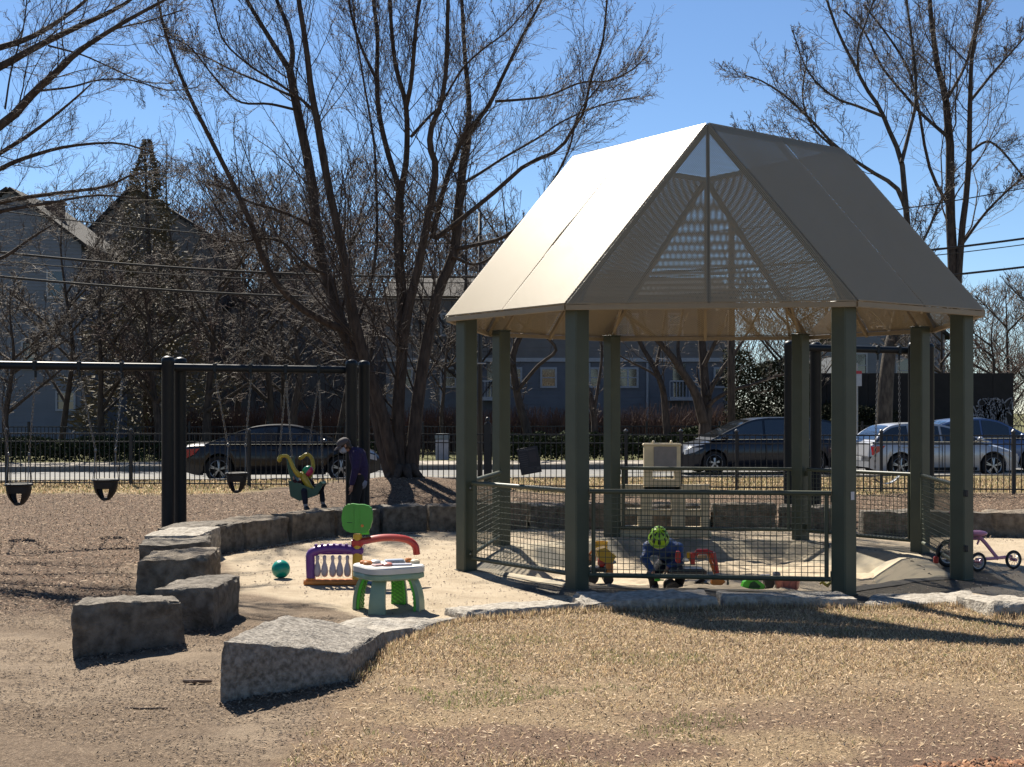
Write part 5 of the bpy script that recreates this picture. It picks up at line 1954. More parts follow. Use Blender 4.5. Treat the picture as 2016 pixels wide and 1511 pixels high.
# ---------------------------------------------------------------- cars
m_tyre = mat('tyre', (.012, .012, .013), rough=.85)
m_rim = mat('alloy_rim', (.42, .42, .43), rough=.3, metal=.85)
m_under = mat('underbody', (.010, .010, .011), rough=.9)
m_cglass = mat('car_glass', (.012, .016, .020), rough=.04, spec=.9, coat=.6)
m_chrome = mat('chrome', (.62, .62, .62), rough=.12, metal=1.0)
m_redl = mat('tail_light', (.42, .012, .02), (.3, .01, .015), rough=.15, coat=.8)
m_headl = mat('head_light', (.55, .58, .62), rough=.08, coat=1.0)
m_orange_l = mat('side_marker', (.55, .16, .02), rough=.2)
def car_paint(name, c, metal=.25):
    return mat(name, c, tuple(x * .93 for x in c), rough=.30, metal=metal, coat=.45, scale=1, spec=.3)

def car(label, cat_name, org, rz, flip, paint, L_, W2, hood, cabin, wheels, wr, z0=.20, belt_z=.95, roof_z=1.45, w_roof=.58, spokes=5, panes=((-1, 0), (0, 1)), lights=True):
    """org: ground point under the middle; car looks along +x (flip turns it round).
    hood: profile (x, z) of the body top from tail to nose; cabin: roofline (x, z)."""
    root = thing(cat_name, label, 'car', org, rz + (math.pi if flip else 0))
    M = WORLD[root.name]
    hx_ = [p[0] for p in hood]
    hz_ = [p[1] for p in hood]
    # body: stations along the length
    xsn = sorted(set(list(np.linspace(-L_ / 2, L_ / 2, 64)) + [w + d for w in wheels for d in (-wr * 1.14, wr * 1.14, -wr * 1.0, wr * 1.0)]))
    b = MB()
    rings = []
    for x in xsn:
        zt = float(np.interp(x, hx_, hz_))
        e = (abs(x) / (L_ / 2))
        wf = 1 - .16 * max(0, (e - .78) / .22) ** 2
        zb = z0 + .10 * max(0, (e - .86) / .14) ** 1.5
        zl = zb
        for w in wheels:
            d = abs(x - w)
            if d < wr * 1.14:
                zl = max(zl, wr + math.sqrt(max(0, (wr * 1.14) ** 2 - d * d)))
        zl = min(zl, zt - .12)
        w_ = W2 * wf
        pr = [(w_ * .93, zl), (w_ * .985, max(zl + .01, zb + .22)), (w_, max(zl + .02, .60)), (w_ * .985, max(zl + .03, zt - .16)), (w_ * .94, zt - .05), (w_ * .80, zt - .005), (w_ * .4, zt + .012)]
        rings.append([(x, -p, z) for p, z in pr] + [(x, p, z) for p, z in reversed(pr)])
    nr = len(rings[0])
    vs = [v for r_ in rings for v in r_]
    fs = []
    for i in range(len(rings) - 1):
        for j in range(nr - 1):
            fs.append((i * nr + j, i * nr + j + 1, (i + 1) * nr + j + 1, (i + 1) * nr + j))
    fs.append(tuple(range(nr)))
    fs.append(tuple((len(rings) - 1) * nr + j for j in range(nr)))
    b.add(vs, fs)
    body = build('body', b, paint, root, smooth='auto', local=True)
    b = MB()
    b.box((0, 0, .42), (L_ * .93, W2 * 1.72, .36))
    build('underbody', b, m_under, root, local=True)
    # cabin
    cx_ = [p[0] for p in cabin]
    def half(z): return W2 * .93 + (w_roof - W2 * .93) * max(0, min(1, (z - belt_z) / (roof_z - belt_z))) ** 1.15
    cab = MB()
    n = len(cabin)
    P_, _ = smooth_path([(x, 0, z) for x, z in cabin], [1] * n, 33)
    prof = [(p[0], p[2]) for p in P_]
    vs, fs = [], []
    m_ = 6
    for x, z in prof:
        h_ = half(z)
        for k in range(m_ + 1):
            t = -1 + 2 * k / m_
            vs.append((x, h_ * t, z + .025 * (1 - t * t) * (z - belt_z) / (roof_z - belt_z)))
    for i in range(len(prof) - 1):
        for k in range(m_):
            q = i * (m_ + 1) + k
            fs.append((q, q + 1, q + m_ + 2, q + m_ + 1))
    nb = len(vs)
    for s in (0, 1):
        k = 0 if s == 0 else m_
        for x, z in prof:
            pass
        base = len(vs)
        for x, z in prof:
            vs.append((x, (-1 if s == 0 else 1) * half(belt_z), belt_z - .03))
        for i in range(len(prof) - 1):
            fs.append((i * (m_ + 1) + k, (i + 1) * (m_ + 1) + k, base + i + 1, base + i))
    cab.add(vs, fs)
    build('roof', cab, paint, root, smooth='auto', local=True)
    def strip(name, i0, i1, inset, m, off=.012):
        g_ = MB()
        vs, fs = [], []
        for i in range(i0, i1 + 1):
            x, z = prof[i]
            j0, j1 = max(0, i - 1), min(len(prof) - 1, i + 1)
            dx, dz = prof[j1][0] - prof[j0][0], prof[j1][1] - prof[j0][1]
            ln = math.hypot(dx, dz)
            nx_, nz_ = -dz / ln * off, dx / ln * off
            if nz_ < 0: nx_, nz_ = -nx_, -nz_
            for k in range(5):
                t = (-1 + 2 * k / 4) * inset
                vs.append((x + nx_, half(z) * t, z + nz_ + .025 * (1 - t * t) * (z - belt_z) / (roof_z - belt_z)))
        for i in range(i1 - i0):
            for k in range(4):
                q = i * 5 + k
                fs.append((q, q + 1, q + 6, q + 5))
        g_.add(vs, fs)
        return build(name, g_, m, root, smooth=True, local=True)
    zr = lambda i: prof[i][1]
    top = max(z for x, z in prof)
    i_r = next(i for i in range(len(prof)) if zr(i) > belt_z + (top - belt_z) * .80)
    i_f = next(i for i in range(len(prof) - 1, 0, -1) if zr(i) > belt_z + (top - belt_z) * .84)
    strip('rear_window', 1, i_r, .86, m_cglass)
    strip('windscreen', i_f, len(prof) - 2, .90, m_cglass)
    # side panes between pillars
    cuts = [prof[0][0] + .0] + list(panes) + [prof[-1][0]]
    for s in (-1, 1):
        for a, e in zip(cuts[:-1], cuts[1:]):
            a2, e2 = a + .035, e - .035
            up_, lo = [], []
            for t in np.linspace(0, 1, 9):
                x = a2 + (e2 - a2) * t
                z = float(np.interp(x, [p[0] for p in prof], [p[1] for p in prof])) - .055
                z = max(z, belt_z + .012)
                up_.append((x, s * (half(z) + .010), z))
                lo.append((x, s * (half(belt_z) + .010), belt_z + .008))
            g_ = MB()
            v_ = lo + up_
            g_.add(v_, [(i, i + 1, 10 + i, 9 + i) for i in range(8)])
            build('side_window', g_, m_cglass, root, smooth=True, local=True)
        # chrome strip under the windows, door handles, shut lines, mirror
        g_ = MB()
        g_.tube([(cuts[0] + .1, s * (half(belt_z) + .014), belt_z), (cuts[-1] - .1, s * (half(belt_z) + .014), belt_z)], .010, n=4)
        build('window_trim', g_, m_chrome, root, local=True)
        for a in panes:
            g_ = MB()
            g_.box((a - .02, s * (W2 + .001), .62), (.012, .012, .66))
            build('shut_line', g_, m_under, root, local=True)
            g_ = MB()
            g_.rbox((a - .16 * (1), s * (W2 + .006), belt_z - .14), (.17, .025, .03), .008)
            build('door_handle', g_, paint, root, local=True)
        g_ = MB()
        xm = prof[-1][0] - .42
        g_.ball((xm, s * (W2 + .09), belt_z + .07), (.07, .11, .075), 10, 8)
        build('wing_mirror', g_, paint, root, smooth=True, local=True)
        g_ = MB()
        g_.box((-.05, s * (W2 + .002), z0 + .06), (wheels[1] - wheels[0] - wr * 2.4, .02, .08))
        build('sill', g_, m_under, root, local=True)
        # lights wrap round the corners
        zt = float(np.interp(-L_ / 2 + .2, hx_, hz_))
        g_ = MB()
        g_.prism([(-L_ / 2 + .06, zt - .13), (-L_ / 2 + .07, zt - .36), (-L_ / 2 + .30, zt - .24), (-L_ / 2 + .42, zt - .10)], s * (W2 * .80), s * (W2 * .992), axis='y')
        build('tail_light', g_, m_redl, root, local=True)
        zt = float(np.interp(L_ / 2 - .3, hx_, hz_))
        g_ = MB()
        g_.prism([(L_ / 2 - .10, zt - .13), (L_ / 2 - .08, zt - .26), (L_ / 2 - .36, zt - .20), (L_ / 2 - .62, zt - .07), (L_ / 2 - .36, zt - .06)], s * (W2 * .74), s * (W2 * .990), axis='y')
        build('head_light', g_, m_headl, root, local=True)
    for x_, zz in ((-L_ / 2 + .01, .52), (L_ / 2 - .01, .45)):
        g_ = MB()
        g_.rbox((x_, 0, zz), (.03, .5, .12), .01)
        build('number_plate' if x_ < 0 else 'grille', g_, m_white if x_ < 0 else m_under, root, local=True)
    for x in wheels:
        for s in (-1, 1):
            wl = sub('wheel', root, M @ Vector((x, s * (W2 - .10), wr)))
            g_ = MB()
            MR = Matrix.Rotation(R(90), 3, 'X')
            ri = wr * .69
            g_.lathe([(ri, -.10), (wr * .95, -.10), (wr, -.07), (wr, .07), (wr * .95, .10), (ri, .10), (ri, -.10)], (0, 0, 0), 28, M=MR)
            build('tyre', g_, m_tyre, wl, smooth='auto', local=True)
            g_ = MB()
            for k in range(29):
                pass
            pts = [(ri * math.cos(2 * math.pi * k / 28), s * .085, ri * math.sin(2 * math.pi * k / 28)) for k in range(29)]
            g_.tube(pts, ri * .075, n=6, caps=False)
            for k in range(spokes):
                a = 2 * math.pi * k / spokes + .3
                for da in (-.13, .13):
                    g_.tube([(ri * .12 * math.cos(a), s * .095, ri * .12 * math.sin(a)), (ri * .98 * math.cos(a + da), s * .08, ri * .98 * math.sin(a + da))], [ri * .10, ri * .075], n=4)
            g_.tube([(0, s * .06, 0), (0, s * .105, 0)], ri * .2, n=12)
            o = build('rim', g_, m_rim, wl, smooth='auto', local=True)
            g_ = MB()
            g_.tube([(0, -.04, 0), (0, .05 * 1, 0)], ri * .96, n=20)
            build('hub_disc', g_, m_under, wl, local=True)
    return root
srz = math.atan(SL)
def on_road(px, Y): return ((px - 1008) * Y / F, Y, .078)
car('black sedan parked at the kerb behind the toddler swing', 'sedan', on_road(560, 34.2), srz, False, car_paint('black_paint', (.008, .009, .014), .1), 5.0, .93,
    [(-2.5, .80), (-2.42, .97), (-2.2, 1.0), (-1.5, 1.0), (0, .99), (1.2, .98), (1.9, .90), (2.35, .78), (2.5, .62)],
    [(-1.95, .99), (-1.3, 1.24), (-.75, 1.42), (-.1, 1.475), (.45, 1.42), (.95, 1.24), (1.5, .985)], (-1.60, 1.50), .345, belt_z=.985, roof_z=1.475, w_roof=.60, panes=(-1.05, -.1, .85))
car('dark blue minivan seen between the middle and right pavilion posts', 'minivan', on_road(1490, 38.5), srz, True, car_paint('dark_blue_paint', (.006, .009, .019), .1), 5.0, .97,
    [(-2.5, .85), (-2.45, 1.05), (0, 1.03), (1.15, 1.02), (1.7, .96), (2.25, .84), (2.5, .62)],
    [(-2.38, 1.02), (-2.15, 1.42), (-1.7, 1.60), (-.4, 1.64), (.35, 1.58), (.9, 1.36), (1.65, 1.0)], (-1.45, 1.55), .34, belt_z=1.02, roof_z=1.64, w_roof=.72, panes=(-1.0, .05, .95))
car('silver-white hatchback parked behind the right pavilion posts', 'hatchback', on_road(1835, 36.3), srz, False, car_paint('silver_paint', (.50, .51, .54), .35), 4.3, .91,
    [(-2.15, .62), (-2.10, .95), (-1.9, 1.02), (0, 1.0), (.9, .99), (1.5, .90), (1.95, .76), (2.15, .55)],
    [(-2.02, 1.0), (-1.75, 1.28), (-1.35, 1.46), (-.55, 1.50), (.1, 1.44), (.65, 1.24), (1.35, .985)], (-1.30, 1.35), .335, belt_z=1.0, roof_z=1.5, w_roof=.60, panes=(-1.0, -.1, .75))
car('steel blue saloon parked on the far side, its nose showing past the hatchback', 'sedan', on_road(1915, 40.0), srz, False, car_paint('steel_blue_paint', (.10, .15, .28), .35), 4.8, .92,
    [(-2.4, .70), (-2.32, 1.0), (-1.9, 1.04), (0, 1.03), (1.1, 1.02), (1.8, .92), (2.25, .80), (2.4, .62)],
    [(-2.0, 1.03), (-1.5, 1.36), (-.9, 1.56), (-.1, 1.62), (.45, 1.55), (.9, 1.34), (1.5, 1.025)], (-1.50, 1.45), .34, belt_z=1.02, roof_z=1.62, w_roof=.64, panes=(-1.05, -.1, .8))
# ---------------------------------------------------------------- toys
def plastic(name, c, rough=.38):
    return mat(name, c, tuple(x * .85 for x in c), rough=rough, scale=6, spec=.45, coat=.15)
p_yel = plastic('yellow_plastic', (.62, .36, .02))
p_red = plastic('red_plastic', (.48, .030, .022))
p_org = plastic('orange_plastic', (.62, .20, .03))
p_grn = plastic('green_plastic', (.06, .33, .035))
p_lime = plastic('bright_green_plastic', (.09, .60, .03))
p_sage = plastic('sage_plastic', (.25, .36, .25), .5)
p_purp = plastic('purple_plastic', (.13, .028, .23))
p_cream = plastic('cream_plastic', (.78, .65, .43), .5)
p_white = plastic('off_white_plastic', (.62, .60, .56), .5)
p_pink = plastic('salmon_plastic', (.62, .22, .17))
p_mag = plastic('pink_plastic', (.60, .25, .36))
p_blue = plastic('blue_plastic', (.03, .12, .30))
p_teal = plastic('teal_plastic', (.0, .30, .22), .3)
p_blk = plastic('black_plastic', (.018, .018, .02))
p_gry = plastic('grey_plastic', (.26, .25, .26))
p_pin = plastic('pin_plastic', (.48, .42, .46), .45)
p_brn = plastic('brown_plastic', (.24, .11, .05))

# teal ball
c = gr(553, 1141)
b = MB()
b.ball((c.x, c.y, .104 + tz(c.x, c.y)), .104, 32, 20)
tag(build('ball', b, p_teal, smooth=True, origin=(c.x, c.y, .104)), 'teal green play ball lying on the sand left of the bowling toy', 'ball')

# activity table
c = gr(765, 1199)
Yt = c.y
zg = tz(c.x, c.y)
tb = thing('activity_table', 'toddler activity table with bowed sage and green legs and a cream top', 'toy table', (c.x, c.y, zg), R(8))
def arch_leg(ang):
    lg = sub('leg', tb, WORLD[tb.name].translation)
    W = WORLD[tb.name]
    a = ang
    ca, sa = math.cos(a), math.sin(a)
    path = [(.18, .345), (.24, .30), (.28, .21), (.30, .11), (.305, .0)]
    P_, _ = smooth_path([(r_, 0, z_) for r_, z_ in path], [1] * 5, 12)
    def face(off0, off1, hw0, hw1):
        vs, fs = [], []
        for i, p in enumerate(P_):
            t = i / 11
            hw = hw0 + (hw1 - hw0) * t
            for o in (off0, off1):
                for s in (-1, 1):
                    r_ = p[0] + o
                    vs.append((ca * r_ - sa * s * hw, sa * r_ + ca * s * hw, p[2]))
        for i in range(11):
            q = i * 4
            fs += [(q, q + 1, q + 5, q + 4), (q + 2, q + 6, q + 7, q + 3), (q, q + 4, q + 6, q + 2), (q + 1, q + 3, q + 7, q + 5)]
        fs += [(0, 2, 3, 1), (44, 45, 47, 46)]
        return vs, fs
    b = MB()
    b.add(*face(0, .035, .062, .083))
    o = build('leg_shell', b, p_sage, lg, smooth='auto', local=True)
    b = MB()
    b.add(*face(-.028, -.001, .052, .072))
    build('leg_lining', b, p_lime, lg, smooth='auto', local=True)
    b = MB()
    for i in range(1, 11):
        p, q = P_[i], P_[min(11, i + 1)]
        t = i / 11
        hw = .05 + .02 * t
        for s in (-1, 1):
            b.tube([(ca * (p[0] - .031) - sa * hw * s, sa * (p[0] - .031) + ca * hw * s, p[2]), (ca * (q[0] - .031) - sa * 0, sa * (q[0] - .031), q[2])], .005, n=4)
            b.tube([(ca * (p[0] - .031), sa * (p[0] - .031), p[2]), (ca * (q[0] - .031) + sa * hw * s, sa * (q[0] - .031) - ca * hw * s, q[2])], .005, n=4)
    o = build('lattice', b, p_grn, lg, local=True)
    o['kind'] = 'stuff'
for a in (-112, -22, 68, 158):
    arch_leg(R(a))
def lobed(z0, z1, r0, r1, m, name, dz=0):
    b = MB()
    n = 48
    vs, fs = [], []
    rows = [(r0, z0), (r1, z0 + (z1 - z0) * .25), (r1, z0 + (z1 - z0) * .8), (r1 * .965, z1)]
    for r_, z_ in rows:
        for j in range(n):
            a = 2 * math.pi * j / n
            q = (1 + .085 * math.cos(4 * (a - R(68))))
            vs.append((r_ * q * math.cos(a), r_ * q * math.sin(a), z_))
    for i in range(3):
        for j in range(n):
            fs.append((i * n + j, i * n + (j + 1) % n, (i + 1) * n + (j + 1) % n, (i + 1) * n + j))
    fs += [tuple(range(n - 1, -1, -1)), tuple(3 * n + j for j in range(n))]
    b.add(vs, fs)
    return build(name, b, m, tb, smooth='auto', local=True)
lobed(.305, .372, .285, .325, p_sage, 'skirt')
lobed(.374, .435, .328, .328, p_white, 'table_top')
def on_table(name, x, y, d, m, z=.437, rz=0, kind='rbox'):
    b = MB()
    if kind == 'rbox':
        b.rbox((x, y, z + d[2] / 2), d, .008, rz=rz)
    else:
        b.lathe([(d[0], 0), (d[0], d[2] * .7), (d[0] * .7, d[2]), (0, d[2])], (x, y, z), 14)
    return build(name, b, m, tb, smooth='auto', local=True)
on_table('book_page', .06, .09, (.20, .13, .022), p_white, rz=.2)
on_table('book_page', .06, .06, (.18, .10, .016), plastic('pale_blue_plastic', (.42, .48, .58)), z=.46, rz=.2)
on_table('keyboard', .11, -.10, (.22, .09, .014), plastic('lilac_plastic', (.50, .50, .58)), rz=.05)
on_table('button', -.02, -.13, (.05, .05, .03), p_pink, kind='l')
on_table('flap', -.10, -.12, (.12, .09, .014), plastic('rose_plastic', (.60, .36, .33)), rz=.5)
on_table('dial', -.20, .0, (.045, .045, .035), p_org, kind='l')
on_table('dial', -.12, .12, (.05, .05, .03), plastic('pale_grey_plastic', (.5, .5, .5)), kind='l')
on_table('knob', .20, .13, (.035, .035, .04), p_org, kind='l')
on_table('knob', .26, .05, (.045, .045, .035), p_cream, kind='l')
on_table('roller', -.24, .08, (.035, .035, .03), p_org, kind='l')

# bowling toy with purple and red arches
Yb = gr(650, 1152).y
def bx(px): return (px - 1008) * Yb / F
def bzz(py): return EYE - (py - HZ) * Yb / F
zb_ = tz(bx(650), Yb)
bw = thing('bowling_toy', 'toy bowling stand with purple and red arches, hanging pins and a green tree top', 'toy', (bx(655), Yb, zb_))
b = MB()
b.rbox(((bx(599) + bx(712)) / 2, Yb, .028 + zb_), (bx(712) - bx(599), .16, .058), .015)
b.rbox((bx(612), Yb, .064 + zb_), (.09, .14, .02), .008)
build('base', b, p_org, bw)
b = MB()
b.rbox((bx(722), Yb + .12, .03 + zb_), (bx(745) - bx(695), .34, .055), .012)
build('ball_tray', b, p_blue, bw)
def arch(name, pts, r, m, flat=1.0):
    b = MB()
    P_, _ = smooth_path([(bx(a), Yb + d, bzz(q)) for a, q, d in pts], [1] * len(pts), 22)
    b.tube([Vector(p) for p in P_], r, n=10, flat=flat, up=(0, 1, 0))
    return build(name, b, m, bw, smooth='auto')
arch('purple_arch', [(612, 1139, 0), (611, 1105, 0), (613, 1090, 0), (630, 1083, 0), (660, 1080, 0), (690, 1083, 0), (713, 1084, 0)], .050, p_purp, 1.0)
b = MB()
for k in range(7):
    b.rbox((bx(622 + k * 12), Yb, bzz(1080.5 - 1.5 * math.sin(.4 + k * .38)) + .035), (.03, .075, .022), .006)
o = build('scallops', b, p_purp, bw)
o['kind'] = 'stuff'
arch('red_arch', [(694, 1070, 0), (715, 1066, 0), (745, 1061, .05), (775, 1061, .10), (800, 1066, .14), (815, 1078, .16), (818, 1095, .17)], .040, p_red, 1.3)
for px in (743, 773):
    b = MB()
    b.lathe([(.018, -.045), (.018, .0), (.0, .0)], (bx(px), Yb + .05, bzz(1061)), 10, M=Matrix.Rotation(R(90), 3, 'X'))
    build('eye_dot', b, p_pin, bw)
b = MB()
b.tube([(bx(704), Yb, .05 + zb_), (bx(704), Yb, bzz(1052))], [.062, .05], n=12)
build('yellow_post', b, p_yel, bw, smooth='auto')
b = MB()
b.rbox((bx(704), Yb, bzz(1069)), (.13, .11, .085), .02)
build('red_collar', b, p_red, bw)
b = MB()
b.rbox((bx(704), Yb, bzz(1085)), (.135, .115, .075), .02)
build('purple_collar', b, p_purp, bw)
# flat scalloped tree top
b = MB()
poly = []
for k in range(72):
    a = 2 * math.pi * k / 72
    ex = .165 * math.copysign(abs(math.cos(a)) ** .55, math.cos(a)) * (1 + .035 * abs(math.cos(a * 9)))
    ez = .155 * math.copysign(abs(math.sin(a)) ** .55, math.sin(a)) * (1 + .035 * abs(math.cos(a * 9)))
    tap = 1 - .10 * (ez < 0) * abs(ez) / .155
    poly.append((ex * tap, ez))
MT = Matrix.Rotation(R(4), 3, 'Y')
b.prism(poly, -.035, .035, axis='y', M=MT, c=(bx(703.5), Yb, bzz(1021)))
build('tree_top', b, p_grn, bw, smooth='auto')
b = MB()
for _k in (698, 709):
    b = MB()
    b.tube([(bx(_k), Yb - .034, bzz(1046)), (bx(_k - .5), Yb - .036, bzz(997))], .007, n=6)
    build('tree_rib', b, p_grn, bw)
b = MB()
b.rbox((bx(689), Yb - .036, bzz(1029)), (.06, .006, .008), .002)
b2 = build('embossed_mark', b, plastic('dark_leaf_plastic', (.02, .10, .015)), bw)
b = MB()
b.tube([(bx(714), Yb - .034, bzz(1035)), (bx(714), Yb - .042, bzz(1035))], .016, n=10)
build('sticker_dot', b, p_org, bw)
b = MB()
b.prism([(-.05, -.03), (.05, -.025), (.04, .03), (-.02, .04)], -.03, .03, axis='y', c=(bx(718), Yb + .02, bzz(1048)))
build('leaf_tag', b, p_lime, bw)
for k, px in enumerate((625, 639, 655, 669, 684)):
    b = MB()
    z0 = bzz(1136)
    h = bzz(1093) - z0
    b.lathe([(.018, 0), (.034, h * .08), (.040, h * .25), (.034, h * .45), (.018, h * .66), (.016, h * .74), (.022, h * .86), (.018, h * .96), (0, h)], (bx(px), Yb, z0), 14)
    build('bowling_pin', b, p_pin, bw, smooth=True)
b = MB()
b.tube([(bx(612), Yb, bzz(1092) + .01), (bx(700), Yb, bzz(1092) + .01)], .012, n=6)
build('pin_bar', b, p_purp, bw)

# cream playhouse
PYh = 19.75
def hxx(px): return (px - 1008) * PYh / F
def hzz(py): return EYE - (py - HZ) * PYh / F
ph = thing('playhouse', 'cream moulded plastic play house with square windows and a tall grey drawing board', 'playhouse', (hxx(1305), PYh, tz(hxx(1305), PYh)))
def wall_with_holes(name, x0, x1, z0, z1, holes, y, th, m, parent):
    """holes: (x0,x1,z0,z1); strips around the openings make one solid wall"""
    xs_ = sorted({x0, x1, *[h[0] for h in holes], *[h[1] for h in holes]})
    zs_ = sorted({z0, z1, *[h[2] for h in holes], *[h[3] for h in holes]})
    solid = {}
    for i in range(len(xs_) - 1):
        for k in range(len(zs_) - 1):
            cx, cz = (xs_[i] + xs_[i + 1]) / 2, (zs_[k] + zs_[k + 1]) / 2
            solid[(i, k)] = not any(h[0] < cx < h[1] and h[2] < cz < h[3] for h in holes)
    idx, vs, fs = {}, [], []
    def v(i, k, s):
        if (i, k, s) not in idx:
            idx[(i, k, s)] = len(vs)
            vs.append((xs_[i], y + s * th, zs_[k]))
        return idx[(i, k, s)]
    for (i, k), on in solid.items():
        if not on: continue
        fs.append((v(i, k, 0), v(i + 1, k, 0), v(i + 1, k + 1, 0), v(i, k + 1, 0)))
        fs.append((v(i, k, 1), v(i, k + 1, 1), v(i + 1, k + 1, 1), v(i + 1, k, 1)))
        for di, dk, e in ((-1, 0, ((0, 0), (0, 1))), (1, 0, ((1, 0), (1, 1))), (0, -1, ((0, 0), (1, 0))), (0, 1, ((0, 1), (1, 1)))):
            if not solid.get((i + di, k + dk), False):
                (a1, b1_), (a2, b2_) = e
                fs.append((v(i + a1, k + b1_, 0), v(i + a2, k + b2_, 0), v(i + a2, k + b2_, 1), v(i + a1, k + b1_, 1)))
    b = MB()
    b.add(vs, fs)
    return build(name, b, m, parent)
zgr = tz(hxx(1305), PYh)
H_ = lambda a, e, q, w: (hxx(a), hxx(e), hzz(w), hzz(q))
holes = [H_(1228, 1262, 978, 1001), H_(1284, 1322, 984, 1003), H_(1350, 1380, 981, 1003), H_(1227, 1256, 1013, 1035), H_(1284, 1322, 1016, 1041), H_(1349, 1380, 1017, 1037)]
wall_with_holes('front_wall', hxx(1214), hxx(1395), zgr - .02, hzz(959), holes, PYh, .06, p_cream, ph)
for px in (1215, 1393):
    b = MB()
    b.rbox((hxx(px), PYh + .25, (hzz(960) + zgr) / 2), (.06, .46, hzz(960) - zgr), .015)
    build('side_wall', b, p_cream, ph)
for h in holes:
    b = MB()
    b.rbox(((h[0] + h[1]) / 2, PYh - .012, h[2] - .012), (h[1] - h[0] + .05, .05, .022), .008)
    build('window_ledge', b, p_cream, ph)
for px in (1252, 1303):
    b = MB()
    b.ball((hxx(px), PYh - .012, hzz(1008)), .016, 10, 8)
    build('knob', b, p_white, ph, smooth=True)
b = MB()
b.rbox(((hxx(1206) + hxx(1400)) / 2, PYh + .12, zgr + .055), (hxx(1400) - hxx(1206), .42, .12), .03)
build('base', b, p_cream, ph)
wall_with_holes('tower', hxx(1268), hxx(1340), hzz(968), hzz(873), [H_(1285, 1328, 929, 944)], PYh + .0, .11, p_cream, ph)
b = MB()
b.rbox(((hxx(1266) + hxx(1342)) / 2, PYh + .05, hzz(876)), (hxx(1342) - hxx(1266), .15, .04), .012)
build('tower_rim', b, p_cream, ph)
for px in (1287, 1322):
    b = MB()
    b.ball((hxx(px), PYh + .05, hzz(872)), (.022, .03, .035), 10, 8)
    build('knob', b, p_cream, ph, smooth=True)
b = MB()
b.rbox(((hxx(1287) + hxx(1332)) / 2, PYh - .008, (hzz(880) + hzz(921)) / 2), (hxx(1332) - hxx(1287), .02, hzz(880) - hzz(921)), .006)
build('drawing_board', b, mat('board_grey', (.30, .275, .27), rough=.7), ph)
for a, e in ((1216, 1266), (1342, 1398)):
    b = MB()
    b.tube([(hxx(a), PYh + .03, hzz(958)), (hxx(e), PYh + .03, hzz(958))], .032, n=10)
    build('wing_rail', b, p_cream, ph, smooth='auto')
b = MB()
b.rbox((hxx(1305), PYh - .05, hzz(965)), (.36, .12, .03), .01)
build('shelf', b, p_gry, ph)

# pink ride-on trike
TYr = 15.75
def tx(px): return (px - 1008) * TYr / F
def tzz(py): return EYE - (py - HZ) * TYr / F
ztk = tz(tx(1930), TYr)
tk = thing('ride_on_trike', 'pink low metal ride-on trike with black tyres parked right of the pavilion', 'trike', (tx(1930), TYr, ztk))
def trike_wheel(px, r, dy):
    c = Vector((tx(px), TYr + dy, ztk + r))
    w = sub('wheel', tk, c)
    MR = Matrix.Rotation(R(90), 3, 'X') 
    MR = Matrix.Rotation(R(18), 3, 'Z') @ MR
    ring = [(r * math.cos(2 * math.pi * k / 28), r * math.sin(2 * math.pi * k / 28), 0) for k in range(29)]
    b = MB()
    b.tube([c + MR @ (Vector(p) * .86) for p in ring], r * .15, n=8, caps=False)
    build('tyre', b, m_blackrub, w, smooth=True)
    b = MB()
    b.tube([c + MR @ (Vector(p) * .70) for p in ring], r * .06, n=6, caps=False)
    build('rim', b, p_white, w, smooth=True)
    b = MB()
    for k in range(9):
        a = 2 * math.pi * k / 9
        b.tube([c + MR @ Vector((r * .12 * math.cos(a), r * .12 * math.sin(a), .01)), c + MR @ Vector((r * .7 * math.cos(a), r * .7 * math.sin(a), 0))], .0028, n=4)
    o = build('spokes', b, m_chrome, w)
    o['kind'] = 'stuff'
    b = MB()
    b.tube([c + MR @ Vector((0, 0, -.05)), c + MR @ Vector((0, 0, .05))], r * .16, n=10)
    build('hub', b, p_mag, w, smooth='auto')
trike_wheel(1994, .115, -.02)
trike_wheel(1911, .115, -.25)
trike_wheel(1876, .17, .18)
b = MB()
b.tube([(tx(1911), TYr - .18, tzz(1099)), (tx(1950), TYr - .1, tzz(1098)), (tx(1992), TYr, tzz(1096))], .020, n=8)
build('axle_bar', b, p_mag, tk, smooth='auto')
b = MB()
b.tube([(tx(1926), TYr - .03, tzz(1056)), (tx(1938), TYr - .05, tzz(1070)), (tx(1960), TYr - .09, tzz(1100))], [.026, .024, .022], n=8)
build('frame_tube', b, p_mag, tk, smooth='auto')
b = MB()
b.tube([(tx(1928), TYr - .03, tzz(1060)), (tx(1900), TYr + .05, tzz(1062)), (tx(1888), TYr + .16, tzz(1045))], .02, n=8)
build('frame_tube', b, p_mag, tk, smooth='auto')
b = MB()
b.tube([(tx(1878), TYr + .18, tzz(1084)), (tx(1886), TYr + .16, tzz(1036)), (tx(1889), TYr + .15, tzz(1012))], .016, n=8)
build('fork', b, p_mag, tk, smooth='auto')
b = MB()
b.tube([(tx(1889), TYr + .0, tzz(1013)), (tx(1888), TYr + .32, tzz(1013))], .015, n=8)
build('handlebar', b, p_mag, tk, smooth='auto')
b = MB()
P_ = [(tx(1902), .050), (tx(1912), .062), (tx(1926), .066), (tx(1938), .060), (tx(1940), .05)]
b.ball((tx(1922), TYr - .03, tzz(1050)), (.125, .085, .038), 18, 10)
build('saddle', b, p_mag, tk, smooth=True)
b = MB()
b.tube([(tx(1922), TYr - .03, tzz(1072)), (tx(1926), TYr - .04, tzz(1060))], .012, n=6)
build('seat_clamp', b, p_mag, tk)
b = MB()
b.rbox((tx(1848), TYr + .1, ztk + .10), (.06, .05, .085), .012)
build('pedal', b, p_red, tk)

